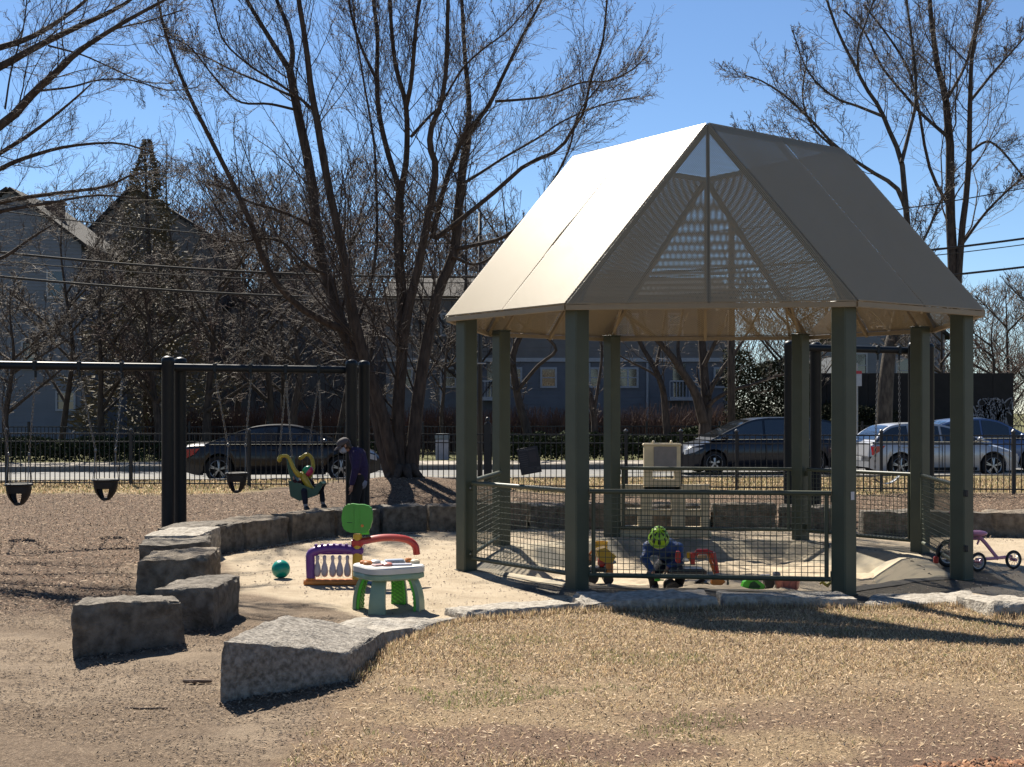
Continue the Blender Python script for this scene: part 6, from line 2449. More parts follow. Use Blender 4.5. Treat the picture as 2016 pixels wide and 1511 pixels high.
# ---- toys in and round the sand
def spot(px, py, Y):
    x = (px - 1008) * Y / F
    u, v = to_local(np.array([x]), np.array([Y]))
    z = pit_z(x, Y) if octd(u, v)[0] < .84 else tz(x, Y)
    return x, z
def W3(px, py, Y): return at(px, py, Y)

Yx = 18.55
x, z = spot(1184, 0, Yx)
b = MB()
b.lathe([(.075, 0), (.082, .01), (.088, .2), (.092, .235), (.084, .235), (.07, .02), (0, .02)], (x, Yx, z), 20)
bk = tag(build('bucket', b, p_yel, smooth='auto', origin=(x, Yx, z)), 'tall yellow plastic bucket standing at the foot of the back left post', 'bucket')
x, z = spot(1158, 0, 18.2)
t = thing('toy_digger', 'small brown and orange toy digger beside the yellow bucket', 'toy', (x, 18.2, z))
b = MB()
b.rbox((x, 18.2, z + .10), (.10, .14, .09), .015)
build('body', b, p_brn, t)
b = MB()
b.tube([(x, 18.2, z + .12), (x + .05, 18.15, z + .2), (x + .09, 18.1, z + .12), (x + .08, 18.1, z + .03)], .018, n=6)
build('arm', b, p_org, t)
for s in (-1, 1):
    b = MB()
    b.tube([(x + s * .04, 18.12, z + .03), (x + s * .04, 18.28, z + .03)], .032, n=12)
    build('wheel', b, p_blk, t)

# tipper truck
Yd = 15.05
x, z = spot(1185, 0, Yd)
S = Yd / F
t = thing('toy_tipper_truck', 'toy tipper truck with raised yellow tray, red cab and orange chute left of the child', 'toy truck', (x, Yd, z))
def T3(px, py, dy=0): return Vector(((px - 1008) * S, Yd + dy, EYE - (py - HZ) * S))
b = MB()
tray = [T3(1173, 1082), T3(1190, 1078), T3(1212, 1094), T3(1204, 1106), T3(1190, 1106), T3(1178, 1100)]
b.prism([(p.x, p.z) for p in tray], Yd - .12, Yd + .12, axis='y')
build('tray', b, p_yel, t)
b = MB()
tr2 = [T3(1176, 1080), T3(1190, 1076.5), T3(1199, 1083), T3(1188, 1086)]
b.prism([(p.x, p.z) for p in tr2], Yd - .127, Yd + .10, axis='y')
build('tray_rim', b, p_yel, t)
b = MB()
b.rbox(T3(1184, 1107), (.085, .17, .10), .02)
build('cab', b, p_red, t)
b = MB()
b.rbox(T3(1199, 1117, -.02), (.085, .16, .15), .02)
build('chute', b, p_org, t)
b = MB()
b.rbox(T3(1180, 1121), (.22, .18, .05), .01)
build('chassis', b, p_blk, t)
for px in (1163, 1196):
    for dy in (-.11, .11):
        b = MB()
        c = T3(px, 1117 if px > 1170 else 1110, dy)
        c.z = z + .06 if px > 1170 else z + .085
        r_ = .06 if px > 1170 else .085
        b.tube([c + Vector((0, -.035, 0)), c + Vector((0, .035, 0))], r_, n=16)
        build('wheel', b, p_blk, t, smooth='auto')

# ride-on digger under the child
Ye = 15.25
Se = Ye / F
def E3(px, py, dy=0): return Vector(((px - 1008) * Se, Ye + dy, EYE - (py - HZ) * Se))
x, z = spot(1350, 0, Ye)
t = thing('ride_on_digger', 'red and yellow ride-on toy digger with a jointed arm beside the crouching child', 'ride-on toy', (x, Ye, z))
b = MB()
b.rbox(E3(1352, 1128), (.44, .26, .11), .03)
build('chassis', b, p_blk, t)
for px in (1322, 1384):
    for dy in (-.15, .15):
        b = MB()
        c = E3(px, 1140, dy)
        c.z = z + .075
        b.tube([c + Vector((0, -.04, 0)), c + Vector((0, .04, 0))], .08, n=18)
        build('wheel', b, p_blk, t, smooth='auto')
b = MB()
b.rbox(E3(1335, 1097), (.055, .10, .14), .015)
build('lever_grip', b, p_red, t)
b = MB()
b.rbox(E3(1349, 1103, -.04), (.085, .06, .035), .015)
build('lever_box', b, p_white, t)
b = MB()
b.tube([E3(1357, 1088, .02), E3(1358, 1105, .02)], .03, n=8)
build('yellow_link', b, p_yel, t)
b = MB()
b.rbox(E3(1363, 1100, -.02), (.05, .08, .15), .012)
build('mast', b, p_red, t)
b = MB()
b.tube([E3(1368, 1094), E3(1374, 1086), E3(1392, 1086), E3(1402, 1090)], .032, n=6)
build('boom', b, p_red, t)
b = MB()
b.rbox(E3(1382, 1098, .03), (.10, .05, .05), .01)
build('boom_plate', b, plastic('tan_plastic', (.45, .27, .12)), t)
b = MB()
b.tube([E3(1402, 1088, -.03), E3(1407, 1105, -.03), E3(1412, 1128, -.03)], [.036, .03, .022], n=6)
build('dipper_arm', b, p_red, t)
b = MB()
b.tube([E3(1395, 1090, .04), E3(1400, 1108, .03), E3(1408, 1130, 0)], .022, n=6)
build('dipper_link', b, p_org, t)
b = MB()
pts = [E3(1398, 1136, -.05), E3(1418, 1134, -.05), E3(1424, 1143, -.05), E3(1414, 1151, -.05), E3(1398, 1149, -.05)]
b.prism([(p.x, p.z) for p in pts], Ye - .16, Ye - .02, axis='y')
build('scoop', b, p_org, t)

# small things along the front of the sand
def small(px, py, Y):
    x, z = spot(px, py, Y)
    return x, z
Yf = 14.55
Sf = Yf / F
def f3(px, py, dy=0): return Vector(((px - 1008) * Sf, Yf + dy, EYE - (py - HZ) * Sf))
x, z = spot(1482, 0, Yf)
zs = max(z, f3(0, 1162).z)
t = thing('toy_dump_tray', 'bright green toy dump tray lying on its side at the front of the sand', 'toy', (x, Yf, zs))
b = MB()
pp = [f3(1459, 1160), f3(1464, 1147), f3(1474, 1138), f3(1484, 1137), f3(1505, 1152), f3(1504, 1160)]
b.prism([(p.x, p.z) for p in pp], Yf - .02, Yf + .10, axis='y')
build('tray', b, p_lime, t)
b = MB()
pp = [f3(1473, 1157), f3(1477, 1147), f3(1484, 1144), f3(1497, 1154), f3(1494, 1158)]
b.prism([(p.x, p.z) for p in pp], Yf - .026, Yf - .019, axis='y')
build('tray_hollow', b, mat('dark_green_plastic', (.03, .10, .03), rough=.6), t)
x, z = spot(1550, 0, Yf)
b = MB()
pp = [f3(1529, 1159), f3(1524, 1139), f3(1574, 1139), f3(1570, 1159)]
t = thing('toy_tub', 'salmon pink plastic tub upside down at the front of the sand', 'toy', (x, Yf, z))
b.lathe([(.118, 0), (.125, .008), (.145, .115), (.150, .125)], (x, Yf, f3(0, 1160).z), 24)
build('tub', b, p_pink, t, smooth='auto')
for k in range(3):
    b = MB()
    b.tube([(x - .075 + k * .075, Yf - .128 + .012 * abs(k - 1), f3(0, 1157).z), (x - .082 + k * .082, Yf - .142 + .014 * abs(k - 1), f3(0, 1141).z)], .006, n=5)
    build('rib', b, p_pink, t)
x, z = spot(1515, 0, Yf + .1)
t = thing('toy_wheel_loader', 'dark toy loader wheel and body between the green tray and the pink tub', 'toy', (x, Yf + .1, z))
c = f3(1517, 1150, .1)
b = MB()
b.tube([c + Vector((0, -.05, 0)), c + Vector((0, .05, 0))], .058, n=18)
build('wheel', b, p_blk, t, smooth='auto')
b = MB()
b.rbox(c + Vector((-.02, .09, .05)), (.12, .10, .06), .012)
build('body', b, p_gry, t)
x, z = spot(1524, 0, 15.6)
c = at(1524, 1120, 15.6)
t = thing('toy_lorry', 'small grey toy lorry standing in the sand behind the front rail', 'toy', (c.x, 15.6, z))
b = MB()
b.rbox((c.x, 15.6, z + .11), (.20, .12, .06), .01)
build('body', b, p_gry, t)
b = MB()
b.rbox((c.x + .03, 15.6, z + .18), (.08, .11, .09), .015)
build('cab', b, plastic('slate_plastic', (.13, .14, .17)), t)
for dx in (-.07, .07):
    for dy in (-.055, .055):
        b = MB()
        b.tube([(c.x + dx, 15.6 + dy - .015, z + .045), (c.x + dx, 15.6 + dy + .015, z + .045)], .045, n=12)
        build('wheel', b, p_blk, t)
c = f3(1433, 1152)
b = MB()
b.tube([c + Vector((0, 0, -.03)), c + Vector((0, 0, .045)), c + Vector((0, 0, .07))], [.018, .010, .016], n=8)
b.rbox(c + Vector((0, 0, -.04)), (.06, .01, .05), .004)
tag(build('toy_spade', b, p_blk, origin=tuple(c)), 'tiny black spade stuck in the sand left of the green tray', 'toy spade')
c = f3(1450, 1157)
b = MB()
b.rbox(c, (.10, .06, .035), .012)
b.rbox(c + Vector((-.07, .0, -.01)), (.05, .05, .02), .006)
tag(build('toy_car', b, p_blue, origin=tuple(c)), 'tiny blue toy car half sunk in sand left of the green tray', 'toy car')
c = f3(1632, 1150)
b = MB()
rs = random.Random(8)
pts = []
for k in range(9):
    a = k / 8
    pts.append(c + Vector((-.1 + .22 * a, .02 * math.sin(k * 2.2), .02 * math.sin(k * 1.7))))
b.tube(pts, [.01, .02, .016, .026, .02, .028, .018, .024, .012], n=7)
tag(build('toy_snake', b, mat('yellow_olive', (.45, .36, .03), (.10, .10, .04), rough=.5, scale=18), smooth=True, origin=tuple(c)), 'yellow and olive knobbly toy lying in the sand beside the right front post', 'toy')

# sticks lying about on the left
for k, (px, py, ln, lab) in enumerate(((388, 1346, .20, 'thick brown stick lying left of the largest boulder'), (290, 1394, .30, 'thin pale twig on the bare dirt below the big boulders'), (243, 1083, .5, 'long dark stick on the wood chips left of the bend'), (50, 1096, .35, 'dark stick on the wood chips at the far left'))):
    c = gr(px, py)
    b = MB()
    w = .016 if k == 0 else .007
    z = tz(c.x, c.y)
    b.tube([(c.x - ln / 2, c.y + .02, z + w), (c.x - ln * .1, c.y - .01, z + w * 1.1), (c.x + ln / 2, c.y + .01, z + w)], [w * .8, w, w * .6], n=7)
    tag(build('stick', b, mat('stick_wood', (.22, .15, .10), (.12, .08, .055), rough=.85, scale=30) if k < 2 else m_bark, origin=(c.x, c.y, z)), lab, 'stick')
# ---------------------------------------------------------------- people
REMESH = []
def blob(name, chains, balls, m, parent, vox=.017, sm=3):
    """continuous surface over tubes and balls"""
    b = MB()
    for pts, rad in chains:
        b.tube(pts, rad, n=12)
        for p, r_ in ((pts[0], rad[0]), (pts[-1], rad[-1])):
            b.ball(p, r_, 12, 8)
        for p, r_ in list(zip(pts, rad))[1:-1]:
            b.ball(p, r_ * .99, 12, 8)
    for c_, r_ in balls:
        b.ball(c_, r_, 16, 12)
    o = build(name, b, m, parent, smooth=True)
    md = o.modifiers.new('skin', 'REMESH')
    md.mode = 'VOXEL'
    md.voxel_size = vox
    md.use_smooth_shade = True
    s = o.modifiers.new('soft', 'SMOOTH')
    s.factor = .5
    s.iterations = sm
    REMESH.append(o)
    return o
m_skin = mat('skin', (.46, .27, .19), (.40, .22, .155), rough=.55, scale=12, spec=.35)
m_hair = mat('brown_hair', (.055, .030, .018), (.03, .018, .012), rough=.6, scale=60)
m_purple = mat('purple_fleece', (.030, .018, .075), (.02, .012, .05), rough=.9, scale=20, bump=.3, bscale=90)
m_trouser = mat('black_trousers', (.013, .013, .016), (.010, .010, .012), rough=.85, scale=20)
m_shirt = mat('pale_blue_shirt', (.22, .26, .36), (.19, .22, .31), rough=.8)
m_shoe = mat('dark_shoe', (.02, .02, .024), rough=.6)
m_mask = mat('pale_mask', (.33, .36, .44), (.30, .33, .40), rough=.8)
m_cap = mat('grey_cap', (.10, .083, .088), (.07, .06, .064), rough=.85)
m_eye = mat('eye', (.02, .015, .012), rough=.2)

def hand(name, wrist, d, palm_n, size, parent, curl=.35, m=None):
    """palm, four unequal bent fingers and a thumb leaving the side of the palm"""
    d = Vector(d).normalized()
    nn = Vector(palm_n)
    nn = (nn - d * nn.dot(d)).normalized()
    s = d.cross(nn)
    w = Vector(wrist)
    k = size / .19
    ch = []
    ch.append(([w, w + d * .05 * k, w + d * .085 * k], [.023 * k, .030 * k, .028 * k]))
    for i, (off, ln) in enumerate(((-.030, .070), (-.010, .082), (.010, .076), (.030, .058))):
        a = w + d * .06 * k + s * off * k * .8
        b_ = w + d * .088 * k + s * off * k
        c1 = b_ + (d * math.cos(curl * .6) + nn * math.sin(curl * .6)) * ln * .5 * k
        c2 = c1 + (d * math.cos(curl * 1.6) + nn * math.sin(curl * 1.6)) * ln * .3 * k
        c3 = c2 + (d * math.cos(curl * 2.3) + nn * math.sin(curl * 2.3)) * ln * .22 * k
        ch.append(([a, b_, c1, c2, c3], [.010 * k, .0098 * k, .0092 * k, .0085 * k, .0075 * k]))
    a = w + d * .02 * k - s * .018 * k
    t1 = a + (d * .6 - s * .8 + nn * .2) * .038 * k
    t2 = t1 + (d * .9 - s * .3 + nn * .35) * .032 * k
    t3 = t2 + (d * .95 + nn * .4) * .022 * k
    ch.append(([a, t1, t2, t3], [.013 * k, .012 * k, .010 * k, .008 * k]))
    return ch

# --- adult in the purple fleece
AY = 21.35
ox = (697 - 1008) * AY / F
oz = tz(ox, AY)
ad = thing('person', 'adult in purple fleece, cap and face mask bending over the toddler swing', 'person', (ox, AY, oz))
def A(x, y, z): return Vector((ox + x, AY + y, z))
hips, mid_, chest, neck, head = A(.085, 0, .84), A(.10, 0, 1.0), A(.06, 0, 1.17), A(-.035, 0, 1.27), A(-.155, -.02, 1.345)
fx = Vector((-.80, -.30, -.52)).normalized()     # where the face looks
upv = (Vector((0, 0, 1)) - fx * fx.z).normalized()
sd = fx.cross(upv)
body_ch = [([hips, mid_, chest, neck], [.125, .120, .125, .06]), ([neck, head], [.055, .055])]
body_ch += [([hips + Vector((0, s * .08, 0)), A(.03 + .06 * (s > 0), s * .10, .45), A(.05 + .08 * (s > 0), s * .10, .10 + oz)], [.085, .058, .040]) for s in (-1, 1)]
body_ch += [([chest + Vector((0, s * .12, .03)), A(.05, s * .205, .98), A(-.01 - .05 * (s > 0), s * .215, .70)], [.055, .045, .032]) for s in (-1, 1)]
body_ch += hand('hand', A(-.012, -.215, .70), (-.12, -.02, -1), (-1, .1, .15), .19, ad, .3)
body_ch += hand('hand', A(-.062, .215, .70), (-.35, .02, -1), (-1, -.1, .3), .19, ad, .4)
body_ch += [([A(.05 + .08 * (s > 0), s * .10, .06 + oz), A(-.09 + .08 * (s > 0), s * .11, .035 + oz)], [.036, .03]) for s in (-1, 1)]
hd_balls = [(head, (.088, .078, .115)), (head + fx * .035 - upv * .05, .062), (head + fx * .088 - upv * .005, .017), (head + sd * .078, (.018, .022, .03)), (head - sd * .078, (.018, .022, .03))]
blob('body', body_ch, hd_balls, m_skin, ad, .013, 3)
blob('fleece', [([hips + Vector((.005, 0, -.02)), mid_, chest, neck + Vector((.02, 0, -.03))], [.142, .142, .148, .085]),
     ([chest + Vector((0, -.10, .03)), chest + Vector((0, .10, .03))], [.10, .10])] +
     [([chest + Vector((0, s * .13, .03)), A(.055, s * .21, .98), A(-.005 - .05 * (s > 0), s * .217, .735)], [.078, .066, .050]) for s in (-1, 1)], [], m_purple, ad, .013, 4)
blob('shirt_hem', [([A(.085, -.03, .735), A(.09, .03, .735)], [.128, .128])], [], m_shirt, ad, .014, 3)
blob('trousers', [([hips + Vector((0, s * .07, -.03)), A(.03 + .06 * (s > 0), s * .10, .45), A(.05 + .08 * (s > 0), s * .10, .09 + oz)], [.108, .080, .062]) for s in (-1, 1)] + [([hips + Vector((0, -.06, -.05)), hips + Vector((0, .06, -.05))], [.11, .11])], [], m_trouser, ad, .014, 4)
for s in (-1, 1):
    blob('shoe', [([A(.07 + .08 * (s > 0), s * .10, .05 + oz), A(-.03 + .08 * (s > 0), s * .105, .045 + oz), A(-.11 + .08 * (s > 0), s * .11, .035 + oz)], [.05, .045, .036])], [], m_shoe, ad, .012, 2)
# hair, cap, mask, eyes
b = MB()
b.ball(head - fx * .018 + upv * .012, (.098, .090, .112), 20, 12)
for k in range(9):
    a = -1.2 + .3 * k
    q = head - fx * (.06 * math.cos(a)) + sd * .075 * math.sin(a)
    b.tube([q, q - upv * .06 - fx * .02, q - upv * .12 - fx * .015], [.03, .028, .012], n=7)
o = build('hair', b, m_hair, ad, smooth=True)
Mh = Matrix((sd, fx, upv)).transposed()
b = MB()
prof_ = [(.102, .035), (.105, .05), (.100, .075), (.082, .105), (.05, .125), (.015, .132), (0, .132)]
vs, fs = [], []
for r_, z_ in prof_:
    for j in range(20):
        a = 2 * math.pi * j / 20
        vs.append(head + Mh @ Vector((r_ * .95 * math.cos(a), r_ * 1.08 * math.sin(a), z_ - .002)))
for i in range(len(prof_) - 1):
    for j in range(20):
        fs.append((i * 20 + j, i * 20 + (j + 1) % 20, (i + 1) * 20 + (j + 1) % 20, (i + 1) * 20 + j))
b.add(vs, fs)
cp = build('cap', b, m_cap, ad, smooth=True)
b = MB()
vs, fs = [], []
for i in range(5):
    t = i / 4
    for j in range(9):
        a = math.pi * (.16 + .68 * j / 8)
        r_ = .095 + .075 * t * math.sin(a)
        for dz in (0, .006):
            vs.append(head + Mh @ Vector((.095 * math.cos(a), (r_ + .012) * math.sin(a) + .01, .04 - .028 * t * t - .012 * math.cos(a) ** 2 + dz)))
for i in range(4):
    for j in range(8):
        q = (i * 9 + j) * 2
        fs += [(q, q + 2, q + 20, q + 18), (q + 1, q + 19, q + 21, q + 3)]
b.add(vs, fs)
build('brim', b, m_cap, cp, smooth=True)
b = MB()
vs, fs = [], []
for i in range(7):
    t = i / 6
    for j in range(11):
        a = math.pi * (.10 + .80 * j / 10)
        r_ = .082 + .028 * math.sin(math.pi * t) * math.sin(a)
        vs.append(head + Mh @ Vector((r_ * .95 * math.cos(a), (r_ + .012) * math.sin(a) + .004, -.005 - .095 * t)))
for i in range(6):
    for j in range(10):
        q = i * 11 + j
        fs.append((q, q + 1, q + 12, q + 11))
b.add(vs, fs)
build('face_mask', b, m_mask, ad, smooth=True)
for s in (-1, 1):
    b = MB()
    b.ball(head + fx * .079 + sd * s * .032 + upv * .015, .011, 10, 8)
    build('eye', b, m_eye, ad, smooth=True)

# --- toddler swing seat and its rider
SY = 21.5
Ss = SY / F
def s3(px, py, dy=0): return Vector(((px - 1008) * Ss, SY + dy, EYE - (py - HZ) * Ss))
m_seat = plastic('dark_green_plastic_seat', (.012, .085, .055), .45)
c = s3(597, 960)
st = thing('toddler_swing', 'high-backed dark green moulded swing seat with yellow harness arms', 'swing', tuple(c))
def slab(name, pts, hw, m, parent, th=.05):
    """curved shell from a side profile, hw half width in depth"""
    P_, _ = smooth_path([tuple(p) for p in pts], [1] * len(pts), 16)
    b = MB()
    vs, fs = [], []
    for i, p in enumerate(P_):
        p = Vector(p)
        a, e = Vector(P_[max(0, i - 1)]), Vector(P_[min(15, i + 1)])
        tdir = (e - a).normalized()
        nn = Vector((tdir.z, 0, -tdir.x))
        for s_ in (-1, -.5, .5, 1):
            edge = .35 if abs(s_) == 1 else 0
            for o_ in (0, 1):
                vs.append(p + nn * (th * (o_ + edge * (1))) * 1.0 + Vector((0, s_ * hw, 0)))
    for i in range(15):
        q = i * 8
        for k in range(3):
            fs.append((q + 2 * k, q + 2 * k + 2, q + 2 * k + 10, q + 2 * k + 8))
            fs.append((q + 2 * k + 1, q + 2 * k + 9, q + 2 * k + 11, q + 2 * k + 3))
        fs.append((q, q + 8, q + 9, q + 1))
        fs.append((q + 6, q + 7, q + 15, q + 14))
    fs.append((0, 1, 3, 5, 7, 6, 4, 2))
    fs.append(tuple(120 + k for k in (0, 2, 4, 6, 7, 5, 3, 1)))
    b.add(vs, fs)
    return build(name, b, m, parent, smooth='auto')
slab('seat_back', [s3(566, 900), s3(568, 920), s3(573, 940), s3(579, 958)], .20, m_seat, st, -.06)
slab('seat_pan', [s3(576, 955), s3(580, 975), s3(596, 982), s3(618, 974), s3(640, 952)], .21, m_seat, st, -.05)
for s_ in (-1, 1):
    b = MB()
    pp = [s3(572, 945), s3(576, 976), s3(594, 985), s3(628, 974), s3(641, 951), s3(620, 962), s3(592, 950)]
    b.prism([(p.x, p.z) for p in pp], SY + s_ * .18, SY + s_ * .22, axis='y')
    build('seat_side', b, m_seat, st)
def yarm(name, pts, r_):
    P_, R_ = smooth_path([tuple(s3(*p)) for p in pts], r_, 20)
    b = MB()
    b.tube([Vector(p) for p in P_], list(R_), n=10)
    for e in (0, -1):
        b.ball(P_[e], R_[e], 10, 8)
    return build(name, b, plastic('harness_yellow', (.55, .40, .035)), st, smooth=True)
yarm('harness_arm', [(554, 905, -.18), (555, 900, -.18), (563, 897, -.18), (571, 900, -.18), (578, 913, -.19), (584, 925, -.2), (592, 935, -.18)], [.04, .038, .03, .03, .033, .035, .045])
yarm('harness_arm', [(588, 903, .18), (592, 901, .18), (600, 896, .18), (608, 900, .18), (613, 910, .15), (614, 925, .1), (610, 938, -.02)], [.035, .033, .03, .03, .033, .035, .04])
yarm('harness_buckle', [(596, 934, -.12), (603, 943, -.14), (609, 954, -.14), (615, 965, -.1)], [.05, .06, .055, .06])
h1, h2 = on_bar(563, barB, barC), on_bar(628, barB, barC)
for tp, e in ((h1, s3(553, 900, -.18)), (h1, s3(577, 902, -.1)), (h2, s3(602, 897, .18)), (h2, s3(633, 955, .18))):
    chain('chain', tp + Vector((0, 0, -.16)), e, st)
hanger(h1, set1)
hanger(h2, set1)
td = thing('person', 'toddler in navy trousers and a green and pink helmet sitting in the high-backed swing seat', 'person', tuple(s3(604, 970)))
tneck, thead = s3(603, 940, -.03), s3(607, 927, -.05)
blob('body', [([s3(601, 962), s3(602, 950), tneck], [.085, .085, .045]), ([tneck, thead], [.04, .05]),
              ([s3(601, 962, -.06), s3(603, 968, -.2), s3(605, 990, -.2)], [.05, .045, .035]), ([s3(605, 962, .06), s3(631, 961, .08), s3(634, 990, .06)], [.05, .045, .035]),
              ([s3(598, 947, -.09), s3(588, 953, -.17), s3(583, 944, -.2)], [.035, .03, .022]), ([s3(604, 945, .08), s3(612, 952, .12), s3(600, 948, .02)], [.035, .03, .022])]
     + hand('hand', s3(583, 944, -.2), (-.25, -.2, .9), (1, .2, .2), .10, td, .5), [(thead, (.07, .075, .085)), (thead + Vector((-.065, -.03, -.01)), .012)], m_skin, td, .011, 3)
blob('jacket', [([s3(601, 960), s3(602, 950), s3(603, 944)], [.105, .105, .075]), ([s3(598, 947, -.09), s3(588, 953, -.17), s3(584, 946, -.2)], [.052, .045, .035]), ([s3(604, 945, .08), s3(612, 952, .12), s3(602, 949, .03)], [.052, .045, .035])], [], mat('maroon_jacket', (.045, .012, .02), rough=.85), td, .013, 3)
blob('trousers', [([s3(601, 963, -.06), s3(603, 966, -.21), s3(605, 988, -.21)], [.068, .058, .046]), ([s3(605, 963, .06), s3(631, 961, .08), s3(634, 986, .06)], [.068, .058, .046])], [], mat('navy_leggings', (.012, .016, .035), rough=.85), td, .013, 3)
for px, py, dy in ((607, 999, -.21), (636, 997, .06)):
    blob('sock', [([s3(px - 2, py - 9, dy), s3(px - 1, py - 4, dy)], [.038, .036])], [], mat('grey_sock', (.35, .35, .38), rough=.9), td, .012, 2)
    blob('shoe', [([s3(px, py, dy), s3(px + 4, py + 2, dy - .06)], [.045, .038])], [], m_shoe, td, .012, 2)
hm = MB()
hm.cur = 0
n, m_ = 24, 14
C_ = s3(607, 928, -.05)
MhT = Matrix.Rotation(R(35), 3, 'Y')
vs, fs, mi = [], [], []
for i in range(m_ + 1):
    t = math.pi * .72 * i / m_
    for j in range(n):
        a = 2 * math.pi * j / n
        vs.append(C_ + MhT @ Vector((.088 * math.sin(t) * math.cos(a), .088 * math.sin(t) * math.sin(a), .10 * math.cos(t))))
for i in range(m_):
    for j in range(n):
        hm.cur = 1 if (j // 6) % 2 == 1 and True else 0
        hm.add([vs[i * n + j], vs[(i + 1) * n + j], vs[(i + 1) * n + (j + 1) % n], vs[i * n + (j + 1) % n]], [(0, 1, 2, 3)])
build('helmet', hm, [plastic('helmet_green', (.02, .30, .12), .3), plastic('helmet_pink', (.55, .04, .12), .3)], td, smooth=True)

# --- child in the lime helmet, crouching in the sand
KY = 15.55
Sk = KY / F
def k3(px, py, dy=0): return Vector(((px - 1008) * Sk, KY + dy, EYE - (py - HZ) * Sk))
zk = pit_z(k3(1300, 0).x, KY)
kd = thing('person', 'child in lime green helmet, blue jacket and mask crouching in the sand over a toy', 'person', (k3(1300, 0).x, KY, zk))
m_jack = mat('blue_jacket', (.018, .065, .21), (.012, .04, .13), rough=.6, scale=14, bump=.5, bscale=40)
m_navy2 = mat('navy_front', (.010, .012, .022), rough=.85)
kh = k3(1294, 1057, -.16)
kface = Vector((-.05, -.72, -.69)).normalized()
kup = (Vector((0, 0, 1)) - kface * kface.z).normalized()
ks = kface.cross(kup)
hipK, midK, chK, nkK = k3(1320, 1110, .22), k3(1318, 1083, .14), k3(1308, 1080, .0), k3(1299, 1072, -.09)
kb_ch = [([hipK, midK, chK, nkK], [.115, .115, .105, .05]), ([nkK, kh], [.045, .06])]
kl = k3(1281, 1121, -.26)
kr = k3(1310, 1114, -.20)
arms = [([k3(1278, 1078, -.05), k3(1266, 1098, -.14), kl], [.045, .04, .026]), ([k3(1334, 1080, -.02), k3(1336, 1104, -.1), kr], [.045, .04, .026])]
kb_ch += arms
foot = [Vector((k3(1288, 0).x, KY + .0, zk + .05)), Vector((k3(1336, 0).x, KY + .05, zk + .05))]
kb_ch += [([hipK + Vector((-.06, 0, 0)), Vector((k3(1282, 0).x, KY - .1, zk + .20)), foot[0]], [.07, .058, .042]), ([hipK + Vector((.06, 0, 0)), Vector((k3(1340, 0).x, KY - .08, zk + .20)), foot[1]], [.07, .058, .042])]
kb_ch += hand('hand', kl, (.15, -.25, -.9), (.9, .3, 0), .12, kd, .55)
kb_ch += hand('hand', kr, (-.3, -.3, -.8), (-.8, .3, 0), .12, kd, .55)
blob('body', kb_ch, [(kh, (.078, .09, .095)), (kh + kface * .04 - kup * .055, .05), (kh + kface * .088 - kup * .01, .013)], m_skin, kd, .010, 3)
blob('jacket', [([hipK + Vector((0, 0, .02)), midK, chK, nkK], [.132, .135, .125, .07]), ([k3(1278, 1078, -.05), k3(1334, 1082, .02)], [.09, .09])] + [([p for p in a[:-1]] + [a[-1] + (a[-2] - a[-1]) * .14], [.066, .058, .042]) for a, r_ in arms], [], m_jack, kd, .012, 3)
blob('trousers', [([hipK + Vector((-.05, 0, -.02)), Vector((k3(1282, 0).x, KY - .1, zk + .20)), foot[0]], [.09, .075, .058]), ([hipK + Vector((.05, 0, -.02)), Vector((k3(1340, 0).x, KY - .08, zk + .20)), foot[1]], [.09, .075, .058])], [], m_navy2, kd, .013, 3)
for f_ in foot:
    blob('shoe', [([f_ + Vector((0, .02, -.005)), f_ + Vector((0, -.10, -.01))], [.045, .04])], [], m_shoe, kd, .012, 2)
# helmet: shell with vents as dark slots cut between lime ribs
p_helm = plastic('lime_helmet', (.33, .58, .015), .28)
Mk = Matrix((ks, kface, kup)).transposed()
# the crown faces the lens: tip the dome forward
hc = kh + kup * .012
b = MB()
n, m_ = 40, 18
vs = []
def dome(a, t, r_=1.0):
    e = 1 + .10 * math.sin(a)
    return hc + Mk @ Vector((.118 * r_ * math.sin(t) * math.cos(a), .142 * r_ * math.sin(t) * math.sin(a), .128 * r_ * math.cos(t)))
for i in range(m_ + 1):
    t = math.pi * .56 * i / m_
    for j in range(n):
        vs.append(dome(2 * math.pi * j / n, t))
fs = []
vent = set()
for band, (i0, i1), step, off in ((0, (3, 7), 5, 1), (1, (9, 14), 4, 3)):
    for j in range(n):
        if (j + off) % step in (0, 1) and not (band == 1 and (j % 13 == 0)):
            for i in range(i0, i1):
                vent.add((i, j))
for i in range(m_):
    for j in range(n):
        if (i, j) in vent: continue
        fs.append((i * n + j, (i + 1) * n + j, (i + 1) * n + (j + 1) % n, i * n + (j + 1) % n))
b.add(vs, fs)
he = build('helmet', b, p_helm, kd, smooth=True)
b = MB()
vs = []
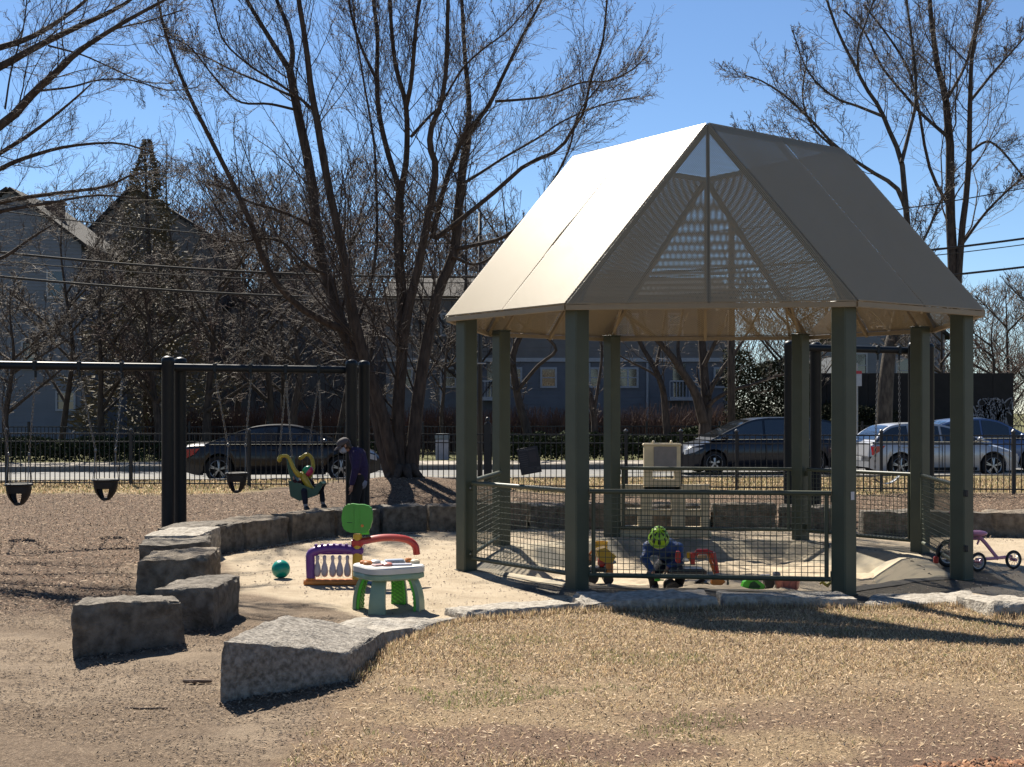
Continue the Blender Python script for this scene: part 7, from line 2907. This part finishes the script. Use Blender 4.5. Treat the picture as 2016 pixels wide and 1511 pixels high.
for i in range(m_ + 1):
    t = math.pi * .55 * i / m_
    for j in range(n):
        vs.append(dome(2 * math.pi * j / n, t, .90))
b.add(vs, [(i * n + j, (i + 1) * n + j, (i + 1) * n + (j + 1) % n, i * n + (j + 1) % n) for i in range(m_) for j in range(n)])
build('helmet_liner', b, m_blackrub, he, smooth=True)
b = MB()
b.tube([dome(2 * math.pi * j / 32, math.pi * .56, 1.0) for j in range(33)], .012, n=8, caps=False)
build('helmet_rim', b, p_helm, he, smooth=True)
b = MB()
vs, fs = [], []
for i in range(7):
    t = i / 6
    for j in range(11):
        a = math.pi * (.12 + .76 * j / 10)
        r_ = .080 + .026 * math.sin(math.pi * t) * math.sin(a)
        vs.append(kh + Mk @ Vector((r_ * .95 * math.cos(a), (r_ + .012) * math.sin(a) + .004, -.012 - .085 * t)))
for i in range(6):
    for j in range(10):
        q = i * 11 + j
        fs.append((q, q + 1, q + 12, q + 11))
b.add(vs, fs)
build('face_mask', b, mat('white_mask', (.55, .52, .52), rough=.8), kd, smooth=True)
for s_ in (-1, 1):
    b = MB()
    b.ball(kh + kface * .082 + ks * s_ * .03 + kup * .012, .010, 10, 8)
    build('eye', b, m_eye, kd, smooth=True)
c = kl + Vector((.05, -.04, -.09))
b = MB()
b.ball(c, (.04, .03, .018), 12, 8)
b.tube([c, c + Vector((.07, -.02, .0))], .008, n=6)
tag(build('toy_scoop', b, p_lime, smooth=True, origin=tuple(c)), 'small lime green scoop in the crouching child\'s hand', 'toy scoop')

# freeze the soft surfaces
dg = bpy.context.evaluated_depsgraph_get()
for o in REMESH:
    me = bpy.data.meshes.new_from_object(o.evaluated_get(dg))
    ms = list(o.data.materials)
    o.modifiers.clear()
    me.materials.clear()
    for x in ms: me.materials.append(x)
    me.polygons.foreach_set('use_smooth', [True] * len(me.polygons))
    o.data = me
me = bpy.data.meshes.new_from_object(to.evaluated_get(dg))
h_ = bpy.data.objects.new('heading_lettering', me)
COL.objects.link(h_)
h_.parent = to.parent
h_.matrix_local = to.matrix_local
bpy.data.objects.remove(to)
h_['kind'] = 'stuff'
